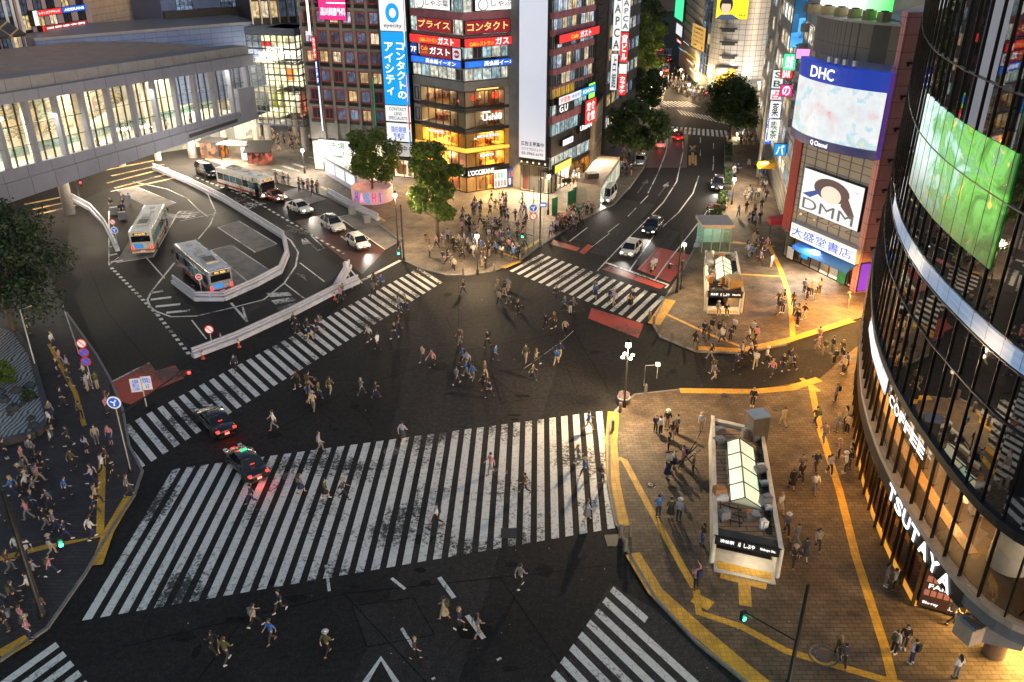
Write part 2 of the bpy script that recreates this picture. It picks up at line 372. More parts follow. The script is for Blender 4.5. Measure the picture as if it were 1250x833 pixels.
for k in range(46):
    x, y = rs_.uniform(180,740), rs_.uniform(350,830); c_ = G(x,y); r_ = rs_.uniform(.15,.9); el = rs_.uniform(.3,1); a0 = rs_.uniform(0,3); n_ = 11
    sm.sheet([(c_.x+r_*(1+rs_.uniform(-.25,.25))*math.cos(6.283*j/n_)*(math.cos(a0)+.4), c_.y+r_*el*(1+rs_.uniform(-.25,.25))*math.sin(6.283*j/n_)) for j in range(n_)], .0062+.00003*k)
struct('road_stain', sm, M_STAIN)
PAVES = [
 ('pavement', M_PAVE, [(888,165),(884,235),(868,268),(850,300),(828,340),(812,364),(797,396),(806,412),(835,424),(850,430),(905,432),(960,421),(1042,392),(1110,372),(1200,300),(1250,100),(1000,40),(905,130)]),
 ('pavement', M_PAVE, [(830,477),(775,483),(752,502),(744,520),(744,590),(752,636),(768,678),(800,732),(850,785),(930,850),(960,900),(1500,900),(1400,420),(1045,425),(1000,464),(920,478)]),
 ('pavement', M_PAVE3, [(330,222),(375,233),(402,242),(462,274),(490,296),(492,318),(512,328),(545,337),(568,337),(603,332),(634,319),(656,303),(672,293),(702,273),(748,251),(770,228),(786,205),(792,188),(798,160),(812,110),(820,60),(600,40),(300,150),(250,195)]),
 ('pavement', M_PAVE2, [(76,375),(118,434),(135,464),(150,501),(158,545),(174,576),(164,606),(138,645),(104,702),(58,768),(0,808),(-120,880),(-500,700),(-300,300),(0,260),(60,330)]),
]
for i, (nm, m, pl) in enumerate(PAVES):
    pts = gp(*pl)
    struct(nm, MB().prism(pts, 0, .12), m)
    k = MB()
    n = {0:12, 1:8, 2:20, 3:12}[i]; st = {0:0, 1:0, 2:1, 3:0}[i]
    seq = pts[st:st+n] if i != 1 else pts[0:11]
    for a, b in zip(seq, seq[1:]):
        d = (b-a); L_ = d.length; u = d.normalized(); s_ = 0
        if L_ < .3: continue
        nn = max(1, int(L_/1.2))
        for q in range(nn):
            p0 = a+u*(L_*q/nn+.008); p1 = a+u*(L_*(q+1)/nn-.008); w = Vector((-u.y,u.x,0))
            sgn = 1
            k.hexa([p0-w*.09,p1-w*.09,p1+w*.09,p0+w*.09], [x+Vector((0,0,.137)) for x in (p0-w*.09,p1-w*.09,p1+w*.09,p0+w*.09)])
    struct('kerb', k, M_KERB)

# ---- zebra crossings: (corner px: start top, end top, start bottom, end bottom), n stripes
def zebra(tops, bots, n, duty=.5, m=M_WHITE, z=.012, skip=()):
    a0, a1 = gp(*tops); b0, b1 = gp(*bots); mb = MB()
    for i in range(n):
        if i in skip: continue
        f0, f1 = i/(n-1+duty), (i+duty)/(n-1+duty)
        mb.sheet([a0.lerp(a1,f0), a0.lerp(a1,f1), b0.lerp(b1,f1), b0.lerp(b1,f0)], z)
    return struct('zebra_crossing', mb, m)
zebra([(211,573),(735,502)], [(100,758),(751,645)], 34, .55)
zebra([(136,529),(512,327)], [(170,573),(540,345)], 38, .5)
zebra([(623,330),(669,308)], [(631,335),(812,397)], 2, .5) if False else None
def zebra2(t0, t1, b0, b1, n, **k): return zebra([t0,t1],[b0,b1],n,**k)
zebra2((661,310),(812,363),(622,331),(781,394),17,duty=.45)
zebra2((748,716),(770,740),(690,745),(640,860),3) if False else None
a, b = G(749,716), G(795,757); c_, d_ = G(866,840), G(683,833)
mb = MB(); u = (Vector(b)-Vector(a)).normalized(); w = (G(640,868)-G(745,718)).normalized()
for i in range(9):
    p = Vector(a) + w*(.9*i*1.15); L_ = 3.0 if i == 0 else 12.5
    q = [p, p+u*L_, p+u*L_+w*.52, p+w*.52]; mb.sheet(q, .012)
struct('zebra_crossing', mb, M_WHITE)
mb = MB(); a = G(68,784); u = (G(0,833)-a).normalized(); w = (G(98,822)-a).normalized()
for i in range(5): p = a + w*(.95*i); mb.sheet([p, p+u*7, p+u*7+w*.5, p+w*.5], .012)
struct('zebra_crossing', mb, M_WHITE)
zebra2((815,154),(887,160),(812,162),(889,168),14,duty=.55)
zebra2((800,124),(838,124),(812,131),(856,131),9)
zebra2((832,140),(905,156),(826,134),(892,147),16)
zebra2((120,231),(200,199),(160,245),(230,215),14,m=M_WHITE2) if False else None
mb = MB()
for (x0,y0,x1,y1) in [(128,208,190,196),(136,215,200,201),(130,224,205,205),(140,230,210,211),(155,230,215,217),(30,250,80,240),(40,256,86,246),(46,262,92,251)]:
    p, q = G(x0,y0), G(x1,y1); u = (q-p).normalized(); w = Vector((-u.y,u.x,0))*.3; mb.sheet([p-w,q-w,q+w,p+w], .012)
struct('zebra_crossing', mb, paint('paint_amber', (.6,.4,.16), wear=.5))
mb = MB()
for i in range(8):
    p = G(300+i*11, 218-i*3.6); q = G(322+i*11, 224-i*3.4); u = (q-p).normalized(); w = Vector((-u.y,u.x,0))*.3; mb.sheet([p-w,q-w,q+w,p+w], .134)
struct('zebra_crossing', mb, M_WHITE2)

# ---- lines
ln = MB()
def line(pts, w=.15, z=.008, mbx=None, dash=None):
    (mbx or ln); pts = gp(*pts)
    if not dash: (mbx or ln).strip(pts, w, z); return
    on, off = dash; acc = []
    for a, b in zip(pts, pts[1:]):
        L_ = (b-a).length; u = (b-a).normalized(); s_ = 0
        while s_ < L_:
            e = min(L_, s_+on); (mbx or ln).strip([a+u*s_, a+u*e], w, z); s_ += on+off
line([(213,321),(185,356),(180,366),(183,374),(190,380),(209,387),(240,386),(283,376),(322,366),(347,346),(361,325),(364,308),(355,294),(348,289)], .2)
line([(162,222),(204,231),(228,242),(242,256),(254,265)], .15); line([(226,217),(254,238),(263,258),(257,274),(242,292)], .18)
line([(136,327),(191,383)], .35, dash=(.55,.55)); line([(192,384),(232,434)], .35, dash=(.55,.55))
for a, b in [((184,358),(199,355)),((184,366),(209,363)),((190,374.5),(220,371.5)),((203,382),(232,379))]: line([a,b], .5)
line([(178,314),(201,340)], .15); line([(282,370),(302,393)], .25); line([(296,375),(301,392)], .2) ; line([(234,391),(252,414)], .15)
line([(366,321),(396,344)], .15); line([(347,346),(372,365)], .15); line([(220,270),(273,259)], .12); line([(190,222),(135,234)], .25)
line([(288,232),(420,310)], .28, dash=(.7,.7)); line([(240,217),(300,240)], .28, dash=(.7,.7))
line([(437,345),(489,318)], .45); line([(413,265),(437,260),(492,292),(470,305),(413,265)], .12); line([(416,288),(436,303)], .25)
line([(266,278),(291,269.6),(338,298),(312,308.5),(266,278)], .15); line([(257,305.6),(282,299),(333.6,333),(303.6,345),(257,305.6)], .15)
line([(142,321),(187,314),(216,262),(206,263)], .15); line([(133,258),(133,324),(145,314)], .15); line([(166,228),(215,248)], .12)
for a, b in [((133,302),(141,300)),((134,312),(143,310)),((135,320),(150,318))]: line([a,b], .4)
# right-hand road
line([(886,168),(882,200),(870,232),(838,270),(805,297),(770,327),(735,334)], .0001) if False else None
line([(833,166),(834,185),(826,222),(810,247),(790,268),(760,298),(728,332)], .16)
line([(815,168),(813,186),(803,212),(791,236)], .16); line([(853,215),(846,236),(828,260),(800,285),(768,331)], .16)
line([(740,321),(816,348)], .35); line([(800,341),(815,320),(862,260),(866,252)], .16); line([(816,348),(812,352)], .2)
line([(784,207),(768,231)], .14); line([(791,239),(764,267)], .14, dash=(4,2)); line([(756,273),(742,284)], .1) ; line([(717,278),(695,295)], .16)
line([(744,285),(722,302)], .1); line([(742,248),(726,258)], .14); line([(795,175),(790,190)], .12)
line([(871,175),(871,200),(868,225)], .12, dash=(4,5)); line([(855,168),(855,200)], .12, dash=(4,5)); line([(815,168),(833,166)], .3)
# scramble centre and bottom
line([(700,404),(686,417),(640,450)], .05); line([(478,706),(500,724)], .2, dash=(1.3,1.3)); line([(536,705),(610,806)], .28, dash=(2,1.6)); line([(490,767),(530,830)], .2, dash=(1.6,2.4))
line([(398,690),(402,722)], .18)
for y0,y1,x0,x1 in [(0,0,0,0)]: pass
struct('lane_line', ln, M_WHITE)
ar = MB(); ar.sheet(gp((465,801),(500,850),(430,850)), .008); struct('road_marking', ar, M_WHITE)
ar = MB(); ar.sheet(gp((465,807),(489,850),(440,850)), .012); struct('road_patch', ar, M_ASPH)
ar = MB()
ar.strip(gp((372,291),(388,306)), .18, .008); ar.strip(gp((380,288),(396,303),(388,306)), .18, .008); ar.sheet(gp((367,291),(370,300),(379,297)), .01)
ar.sheet(gp((360,333),(372,336),(374,343)), .008)
for p, q, r_ in [((787,224),(778,236),(789,219)),((812,228),(804,239),(813,226))]:
    a, b = G(*p), G(*q); u = (a-b).normalized(); w = Vector((-u.y,u.x,0)); ar.strip([b, a], .2, .008); ar.sheet([a+u*2.4, a-w*.5, a+w*.5], .0085)
ar.sheet(gp((690,745),(690,745.5),(691,745)), .008)
for k in range(3): ar.sheet(gp((325+k*6,358+k*9),(352+k*5,357+k*6),(357+k*5,361+k*6),(330+k*6,363+k*9)), .009)
struct('road_marking', ar, M_WHITE2)
ar = MB(); ar.sheet(gp((844,186),(847,186),(847,200),(844,200)), .008); ar.strip(gp((842,190),(842,202),(849,202),(849,190)), .35, .0085); ar.strip(gp((842,178),(849,185)), .35, .008); ar.strip(gp((849,178),(842,185)), .35, .0085)
struct('road_marking', ar, paint('paint_orange', (.6,.3,.06)))
# red paint
rd = MB(); rd.sheet(gp((722,376),(786,396),(779,413),(718,389)), .008); rd.sheet(gp((803,302),(845,312),(818,345),(778,329)), .005); rd.sheet(gp((745,325),(812,349),(806,353),(735,329)), .006)
rd.sheet(gp((676,293),(708,303),(704,307),(671,298)), .008); rd.sheet(gp((718,298),(724,301),(713,311),(707,308)), .008)
rd.sheet(gp((136,467),(182,442),(190,453),(214,446),(225,462),(190,476),(160,494),(146,490)), .006)
struct('red_road_surface', rd, M_RED)
wl = MB(); wl.strip(gp((137,466),(182,443)), .2, .01); struct('lane_line', wl, M_WHITE)
# concrete bus bays
pd = MB()
for q in [[(266,278),(291,269.6),(338,298),(312,308.5)], [(257,305.6),(282,299),(333.6,333),(303.6,345)], [(142,321),(187,314),(216,262),(180,256)], [(140,232),(166,228),(215,248),(190,258)], [(240,330),(300,318),(303,355),(285,362)]]:
    pd.sheet(gp(*q), .0045 if q[0][0] == 240 else .0062)
pd.sheet(gp((413,265),(437,260),(492,292),(470,305)), .0055); pd.sheet(gp((340,236),(365,229),(398,243),(373,251)), .0055)
struct('bus_bay', pd, M_CONC)
# tactile strips (raised studs read as grain at this size)
ty = MB()
def tac(pts, w=.6, z=.127): ty.strip([G(x,y,.12) for x,y in pts], w, z)
tac([(749,503),(746,540),(749,590),(760,642)], .9); tac([(772,676),(800,722),(850,768),(905,815),(960,860)], .95)
tac([(755,560),(762,562),(790,615),(815,660),(850,722),(853,748),(905,765),(960,795),(1090,833),(1140,845)], .45, .128)
tac([(853,740),(862,730)], 1.1, .129); tac([(990,470),(1000,520),(1025,600),(1045,680),(1080,790),(1090,833)], .5, .1275)
tac([(978,462),(1000,478)], .4, .1285); tac([(908,700),(910,740)], .7, .129); tac([(880,700),(936,714)], .9, .1295)
tac([(830,477),(920,478),(965,474),(1000,463)], .8); tac([(852,425),(905,428),(960,416),(1040,391)], .8, .128)
tac([(818,366),(798,396)], 1.2); tac([(812,383),(870,410),(912,426)], .35, .1285); tac([(895,295),(940,302),(953,330),(965,365),(968,412)], .5); tac([(905,335),(958,338)], .35, .1285); tac([(888,296),(946,301)], .35,.1265)
tac([(592,303),(570,298)], .3, .129); tac([(595,303),(633,316)], .35); tac([(614,327),(634,319)], .7, .1285)
tac([(392,228),(440,252),(470,270)], .4); tac([(640,305),(660,292)], .4)
tac([(60,420),(92,480),(103,520)], .35); tac([(125,560),(122,655),(55,668),(0,682)], .5, .128); tac([(158,606),(132,650),(118,690)], .7); tac([(0,800),(35,780)], .9, .129)
struct('tactile_paving', ty, M_YEL)
# road lettering
def roadtext(body, p0, p1, height, m=M_WHITE2, z=.009):
    a, b = G(*p0), G(*p1); F_ = Flat(a, b, z); me = text_mesh(body, 0, 1.0, .02)
    xs = [v.co.x for v in me.vertices]; ys = [v.co.y for v in me.vertices]; w = max(xs)-min(xs); h = max(ys)-min(ys)
    mt = F_.mtx(0, 0)
    for v in me.vertices: v.co = mt @ Vector(((v.co.x-min(xs))/w*F_.L, (v.co.y-min(ys))/h*height, 0))
    me.materials.append(m); o = link(bpy.data.objects.new('road_lettering', me)); return tag(o, kind='structure')
roadtext('22-5', (290,247), (309,242), 2.0); roadtext('を除く', (302,256), (326,249), 2.8); roadtext('一般車', (338,280), (370,288), 3.2); roadtext('専用', (236,267), (246,258), 3.2)
roadtext('ハス', (455,278), (468,284), 1.4)
# manholes
M_IRON = mat('cast_iron', (.05,.047,.045), .45, .6, var=.5, scale=14)
M_IRON2 = mat('cast_iron_pale', (.11,.1,.095), .5, .5, var=.5, scale=14)
for px, py, r, z in [(610,576,.55,.016),(478,551,.6,.016),(353,581,.55,.016),(795,592,.4,.136),(918,351,.45,.136),(1005,800,.8,.136),(885,483,.4,.136),(947,500,.3,.136)]:
    mb = MB(); p = G(px,py,z); mb.lathe((p.x,p.y,z-.01), [(r,0),(r,.004),(r*.86,.004),(r*.86,.001),(r*.66,.001),(r*.66,.005),(r*.4,.005),(.001,.005)], 24)
    lab = {610:'round iron manhole cover between stripes of the big zebra crossing',478:'manhole cover on the upper edge of the big zebra crossing',353:'manhole cover beside the black taxis on the big zebra crossing',795:'small dark manhole cover beside the tactile strip left of the near subway kiosk',918:'manhole cover on the paving right of the far subway kiosk',1005:'large pale ringed manhole cover at the foot of the near traffic signal pole',885:'small manhole cover above the near subway kiosk',947:'tiny manhole cover near the curved glass facade street'}[px]
    mb.build('manhole_cover', M_IRON2 if px == 1005 else M_IRON, loc=p, label=lab, cat='manhole cover', group='manhole covers')
mb = MB(); p = G(621,651,.014)
mb.box((p.x,p.y,.01),(1.0,1.0,.02))
for i in range(6): mb.box((p.x-.4+i*.16,p.y,.024),(.05,.9,.012))
mb.build('drain_grate', M_IRON, loc=p, label='square iron drain grate at the lower edge of the big zebra crossing', cat='drain grate')

lt = MB(); rl = random.Random(9)
for k in range(160):
    x, y = rl.choice([(rl.uniform(180,740),rl.uniform(350,830)),(rl.uniform(770,1030),rl.uniform(440,820)),(rl.uniform(820,960),rl.uniform(300,420))]); c_ = G(x,y,.13 if x > 745 else .014); w_ = rl.uniform(.02,.07); a_ = rl.uniform(0,3); lt.box((c_.x,c_.y,c_.z),(w_,w_*rl.uniform(.4,1.4),.01),a_)
lt.build('litter', mat('litter_paper',(.4,.38,.35),.8), loc=(0,0,0), kind='stuff')
# ================================================================== buildings, part one
M_STEEL = mat('dark_steel', (.035,.036,.04), .4, .7, var=.2); M_ALU = mat('aluminium', (.42,.43,.45), .35, .8, var=.15); M_GREYW = mat('grey_cladding', (.2,.21,.23), .5, .2, var=.2, scale=.8)
M_DARK = mat('dark_trim', (.018,.018,.02), .5, var=.3); M_BLACK = mat('black', (.008,.008,.009), .5, var=0)
M_CREAM = mat('cream_wall', (.55,.52,.45), .7, var=.15, scale=.6); M_CON = mat('raw_concrete', (.16,.15,.145), .85, var=.45, scale=.5, detail=8, bump=.1)
M_PINKB = mat('pink_band', (.36,.13,.16), .55, var=.3, scale=1.2); M_WHITEP = mat('white_panel', (.7,.7,.7), .5, var=.1); M_GREEN = mat('green_panel', (.02,.22,.1), .5)
E_WHITE = emat('sign_white', (.95,.96,1.), 1.0); E_WARMW = emat('sign_warm_white', (1.,.86,.62), 1.6); E_RED = emat('sign_red', (.85,.03,.03), 1.); E_DRED = emat('sign_dark_red', (.26,.015,.025), .8)
E_BLUE = emat('sign_blue', (.02,.13,.75), .9); E_CYAN = emat('sign_cyan', (.01,.30,.75), .95); E_PINK = emat('sign_pink', (.8,.03,.22), .9); E_YEL = emat('sign_yellow', (1.,.72,.03), 1.); E_GOLD = emat('sign_gold', (1.,.62,.18), 1.1)
E_NAVY = emat('sign_navy', (.012,.04,.33), .9); E_GREEN = emat('sign_green', (.05,.8,.3), 1.3); E_PURP = emat('sign_purple', (.2,.05,.55), .8); E_ORANGE = emat('sign_orange', (1.,.3,.04), 1.2); E_LPINK = emat('sign_light_pink', (1.,.35,.7), 1.1)
E_GREY = emat('sign_grey', (.42,.47,.58), .95, base=(.5,.52,.55)); E_LIME = emat('sign_lime', (.35,1.,.12), 1.1); E_PALE = emat('sign_pale', (.82,.84,.86), .85); E_CEIL = emat('ceiling_light', (1.,.88,.66), 5.); E_CEILC = emat('ceiling_light_cool', (.9,1.,.95), 4.)
T_BLACK = mat('letter_black', (.012,.012,.014), .5, var=0); T_GREY = mat('letter_grey', (.1,.1,.11), .5, var=0); T_BLUE = emat('letter_blue', (.03,.13,.62), .8); T_RED = emat('letter_red', (.75,.02,.03), 1.); T_WHITE = emat('letter_white', (1.,1.,1.), 1.5); T_BROWN = mat('letter_brown', (.13,.05,.03), .5, var=0)
W_OFFICE = litwin('window_office', [(1.,.72,.36),(.75,.85,1.),(.25,.33,.45),(1.,.82,.55)], .8, .62, 2.2); W_DARK = litwin('window_dim', [(.9,.65,.3),(.12,.18,.28),(.05,.07,.11),(.2,.28,.42),(.07,.09,.13)], .75, .8, 2.); W_COOL = litwin('window_cool', [(.8,.95,.9),(.5,.75,.8),(.9,.9,.75),(.35,.5,.55)], .8, .85, 2.6)
W_WARM = litwin('window_warm', [(1.,.55,.13),(1.,.68,.25),(.9,.5,.15)], .9, .95, 2.4, .8); W_SHOP = litwin('shop_clutter', [(1.,.86,.6),(.95,.95,.9),(1.,.8,.5)], 1.7, 1., 2.0, .75); W_GOLD = litwin('shop_gold', [(1.,.52,.05),(1.,.6,.1)], 2.4, 1., 2.2, .7); W_REST = litwin('restaurant_clutter', [(.5,.2,.05),(.4,.16,.04)], .8, 1., 3.5, .95)
GL = glass()
def win_mesh(w, h, fr=.08, dep=.12, mull=1, fm=None, pm=None, sill=True):
    """one window in facade axes (x along, y up, z out)"""
    mb = MB()
    def b(x0,x1,y0,y1,z0,z1,mi): mb.box(((x0+x1)/2,(y0+y1)/2,(z0+z1)/2),(x1-x0,y1-y0,z1-z0),mi=mi)
    b(-w/2,w/2,-h/2,h/2,-.02,.012,1)
    b(-w/2,-w/2+fr,-h/2,h/2,.013,dep,0); b(w/2-fr,w/2,-h/2,h/2,.013,dep,0); b(-w/2+fr,w/2-fr,h/2-fr,h/2,.013,dep,0); b(-w/2+fr,w/2-fr,-h/2,-h/2+fr,.013,dep*1.2,0)
    for i in range(mull): x = -w/2 + w*(i+1)/(mull+1); b(x-.025,x+.025,-h/2+fr,h/2-fr,.013,dep*.7,0)
    me = bpy.data.meshes.new('window'); me.from_pydata(mb.v, [], mb.f); me.materials.append(fm); me.materials.append(pm); me.polygons.foreach_set('material_index', mb.m); return me
def windows(root, F, us, zs, w, h, fm, pms, mull=1, fr=.08, dep=.12, d=0., name='window', pick=None):
    if not isinstance(pms, list): pms = [pms]
    mes = [win_mesh(w, h, fr, dep, mull, fm, p) for p in pms]; off = WLOC(root)
    for z in zs:
        for u in us:
            k = pick(u, z) if pick else R.randrange(len(mes))
            if k is None: continue
            o = link(bpy.data.objects.new(name, mes[k])); m = F.mtx(u, z, d); m.translation -= off; o.matrix_basis = m; setpar(o, root)
def board(name, F, u0, u1, z0, z1, d0, d1, m, label, cat='sign', frame=M_STEEL, group=None, root=None):
    """a sign box: frame + face; returns the root"""
    t = root or empty(name, F.pt((u0+u1)/2, z0, d0), label, cat, group)
    mb = MB(); mb.fbox(F, u0-.06, u1+.06, z0-.06, z1+.06, d0, d1-.02); mb.build('frame', frame, t)
    mb = MB(); mb.fbox(F, u0, u1, z0, z1, d1-.015, d1+.015); mb.build('face', m, t)
    return t
def pboard(name, F, p0, p1, d, m, label, cat='sign', th=.25, frame=M_STEEL, group=None):
    (u0,z1), (u1,z0) = F.uv(*p0, d), F.uv(*p1, d)
    t = board(name, F, u0, u1, z0, z1, d-th, d, m, label, cat, frame, group); t['_'] = 0; del t['_']
    return t, (u0, u1, z0, z1)
def sub(rc, a, b, c, d): # fraction of a rect
    u0,u1,z0,z1 = rc; return u0+(u1-u0)*a, u0+(u1-u0)*b, z0+(z1-z0)*c, z0+(z1-z0)*d
def shop(root, F, u0, u1, z0, z1, dep, back=W_SHOP, fl=None, ceil=E_CEIL, goods=True, pane=True, nm='shop_interior', dens=2.0, tables=False, lux=9, lcol=None):
    """a lit room open to the facade, with goods or tables, behind a pane"""
    mb = MB(); t_ = .06
    wl_ = mat('honey_wall',(.55,.36,.12)) if back is W_GOLD else M_CREAM; fl = fl or wl_
    mb.fbox(F, u0, u1, z0, z0+t_, -dep, -.02, 0); mb.fbox(F, u0, u1, z1-t_, z1, -dep, -.02, 1)
    mb.fbox(F, u0, u1, z0+t_, z1-t_, -dep-.1, -dep, 2); mb.fbox(F, u0, u0+t_, z0+t_, z1-t_, -dep+.01, -.03, 1); mb.fbox(F, u1-t_, u1, z0+t_, z1-t_, -dep+.01, -.03, 1)
    n = max(1, int((u1-u0)/1.6))
    for i in range(n):
        c = u0+(i+.5)*(u1-u0)/n
        for dd in (.25,.7): mb.fbox(F, c-.35, c+.35, z1-t_-.05, z1-t_-.005, -dep*dd-.12, -dep*dd+.12, 3)
    for i in range(int((u1-u0)*dens)):
        c = R.uniform(u0+.35, u1-.35); d = -R.uniform(.5, dep-.4); k = R.choice((4,5,6,4))
        if tables:
            mb.fbox(F, c-.3, c+.3, z0+.72, z0+.76, d-.3, d+.3, 4); mb.fbox(F, c-.04, c+.04, z0+t_, z0+.72, d-.04, d+.04, 5)
            mb.fbox(F, c-.55, c-.36, z0+t_, z0+.85, d-.2, d+.2, 6); mb.lathe(F.pt(c, z1-1.0, d), [(.02,.9),(.02,.25),(.16,0),(.001,0)], 8, 3)
        elif goods:
            h = R.uniform(.7,1.9); w = R.uniform(.2,.5); mb.fbox(F, c-w, c+w, z0+t_, z0+h, d-.2, d+.2, k)
            for q in range(3): mb.fbox(F, c-w+q*w*.66, c-w+q*w*.66+w*.5, z0+h+.005, z0+h+R.uniform(.1,.35), d-.12, d+.12, R.choice((5,6,2)))
    o = mb.build(nm, [fl, wl_, back, ceil, mat('goods_brown',(.3,.16,.07)), mat('goods_pale',(.6,.55,.5)), mat('goods_red',(.4,.06,.04))], root)
    A_ = (u1-u0)*dep; area('room_light', F.pt((u0+u1)/2, z1-t_-.12, -dep*.5), (0,0,-1), (u1-u0)*.8, dep*.6, A_*lux*(3.4 if back is W_GOLD else 1.4), lcol or ((1.,.46,.07) if back is W_GOLD else (1.,.62,.25) if back is W_REST else (1.,.88,.7)), root).rotation_euler = (0,0,F.rz)
    if pane:
        gm = MB(); gm.fbox(F, u0+.05, u1-.05, z0+.05, z1-.05, -.05, -.03, 0); gm.build('shop_pane', GL, root)
        fm = MB(); n = max(1, round((u1-u0)/1.5))
        for i in range(n+1): c = u0+(u1-u0)*i/n; fm.fbox(F, c-.03, c+.03, z0, z1, -.1, .04)
        fm.fbox(F, u0, u1, z1-.1, z1-.03, -.095, .03); fm.fbox(F, u0, u1, z0+.01, z0+.09, -.095, .03)
        fm.build('window_frame', M_STEEL, root)
    return o
def shell(name, poly, z0, z1, m, label, cat='building', group=None, wall='wall', roof=True, loc=None):
    c = loc or (sum((Vector((p[0],p[1],0)) for p in poly), Vector((0,0,0)))/len(poly) + Vector((0,0,z0)))
    t = empty(name, c, label, cat, group)
    MB().prism(poly, z0, z1, 0).build(wall, m, t)
    return t
def inset(F, dep, u0=0, u1=None):   # footprint of a block behind a facade
    u1 = F.L if u1 is None else u1
    return [F.pt(u0,0,0), F.pt(u1,0,0), F.pt(u1,0,-dep), F.pt(u0,0,-dep)]
def fprism(F, u0, u1, dep, d=0): return [F.pt(u0,0,d), F.pt(u1,0,d), F.pt(u1,0,-dep), F.pt(u0,0,-dep)]
def roofkit(root, F, dep, z, n=6, seed=1):
    r = random.Random(seed); mb = MB()
    for i in range(n):
        c = r.uniform(.8, F.L-.8); d = -r.uniform(1, dep-1); w = r.uniform(.5,1.3); mb.fbox(F, c-w/2, c+w/2, z, z+r.uniform(.6,1.6), d-w/2, d+w/2)
    mb.build('roof_plant', M_GREYW, root)

# ---------------------------------------------------------------- corner building with the restaurants
zeon = 17.0; PB = G(570,237); PA = G(503,75,zeon); PA.z = 0; PC = G(634,78,zeon); PC.z = 0
FL, FR = Fac(PA, PB), Fac(PB, PC)
back = [PC + Vector((3,16,0)), PA + Vector((6,20,0))]
t = corner = empty('corner_building', PB, 'corner building stacked with lit restaurants and shop signs, golden cafe floors at its foot', 'building')
core = [FL.pt(0,0,-5), FL.pt(FL.L,0,-5.2), FR.pt(FR.L,0,-5), back[0], back[1]]
MB().prism(core, 0, 27).build('wall', M_GREYW, t)
zb = lambda y: zat(PB, y)
# storey bands (z from the fold line)
Z = dict(g0=0.15, g1=zb(206), a1=zb(183), a2=zb(160), r1=zb(134), r2=zb(109), m0=zb(103), m1=zb(90))
for nm, z0, z1, m in [('gold_fascia', zb(216), zb(207), M_DARK), ('gold_band', zb(187), zb(183.5), emat('gold_band',(1.,.6,.08),1.0)), ('steel_band', zb(163), zb(159), M_DARK), ('steel_band', zb(137), zb(133), M_DARK), ('steel_band', zb(112), zb(101), M_GREYW)]:
    mb = MB()
    for F in (FL, FR): mb.fbox(F, 0, F.L, z0, z1, -5, .12 if 'gold' in nm else .06)
    mb.build(nm, m, t)
for F, ua, ub in ((FL, 1.4, FL.L), (FR, 0, FR.L*.72)):
    shop(t, F, ua, ub, .15, zb(217), 4.6, W_GOLD, dens=1.2)
    shop(t, F, ua, ub, zb(206), zb(188), 4.6, W_GOLD, tables=True, lux=16, nm='cafe_interior', dens=1.6); shop(t, F, ua, ub, zb(182), zb(164), 4.6, W_GOLD, tables=True, lux=16, nm='cafe_interior', dens=1.6)
    shop(t, F, ua, ub, zb(158.5), zb(138), 4.6, W_REST, fl=mat('dark_wood_floor',(.06,.03,.015)), tables=True, lux=4, nm='restaurant_interior', ceil=emat('pendant_glow',(1.,.6,.25),2.5), dens=1.4)
    shop(t, F, ua, ub, zb(132.5), zb(113), 4.6, W_REST, fl=mat('dark_wood_floor'), tables=True, lux=4, nm='restaurant_interior', ceil=emat('pendant_glow'), dens=1.4)
for F, ua, ub in ((FL, 0, 1.4), (FR, FR.L*.72, FR.L)):
    mb = MB(); mb.fbox(F, ua, ub, .15, zb(163), -5, .02); mb.build('gold_pier', mat('gold_panel', (.55,.3,.06), .45, .3, var=.2, emis=(1.,.5,.08), es=.12), t)  # faint emission stands in for lamplight falling on the piers
    mb = MB(); mb.fbox(F, ua, ub, zb(159), zb(112), -5, .02); mb.build('stone_pier', mat('stone_lilac', (.3,.3,.34), .6, var=.2), t)
    windows(t, F, [(ua+ub)/2], [zb(149), zb(123)], min(.9,(ub-ua)*.5), 1.7, M_STEEL, W_DARK, 0)
# upper glazed storeys
for (y0, y1, pm) in [(100,85.5,W_COOL), (73,58,W_COOL), (44,25,W_COOL), (16,-8,W_COOL)]:
    for F in (FL, FR):
        n = 6; w = F.L/n; windows(t, F, [w*(i+.5) for i in range(n)], [(zb(y0)+zb(y1))/2], w*.97, zb(y1)-zb(y0), M_ALU, pm, 1, .05, .1, -.2)
for y0, y1, m in [(85,84.5,M_ALU),(58,45,M_PINKB),(25,16,M_PINKB)]:
    mb = MB()
    for F in (FL, FR): mb.fbox(F, 0, F.L, zb(y0), zb(y1), -5, 0)
    mb.build('spandrel_band', m, t)
def both(name, y0, y1, m, label, txts, d=.35, tm=T_WHITE, ur=((.02,.98),(.0,.98))):
    for F, tx, (fa, fb), side in ((FL, txts[0], ur[0], 'facing the bus street'), (FR, txts[1], ur[1], 'facing the scramble')):
        if tx is None: continue
        b = board(name, F, F.L*fa, F.L*fb, zb(y0), zb(y1), .02, d, m, label + ' ' + side, 'shop sign', group=label)
        for body, x0, x1, a, bb, mm in tx:
            lettering(body, F, F.L*(fa+(fb-fa)*x0), F.L*(fa+(fb-fa)*x1), zb(y0)+(zb(y1)-zb(y0))*a, zb(y0)+(zb(y1)-zb(y0))*bb, d, mm, b)
both('shop_sign', 83.5, 75.5, E_BLUE, 'blue band sign of the English school', [[('AEON',.06,.26,.2,.8,E_CYAN),('英会話イーオン',.3,.9,.15,.85,T_WHITE)],[('AEON',.06,.28,.2,.8,E_CYAN),('英会話イーオン',.34,.98,.12,.88,T_WHITE)]])
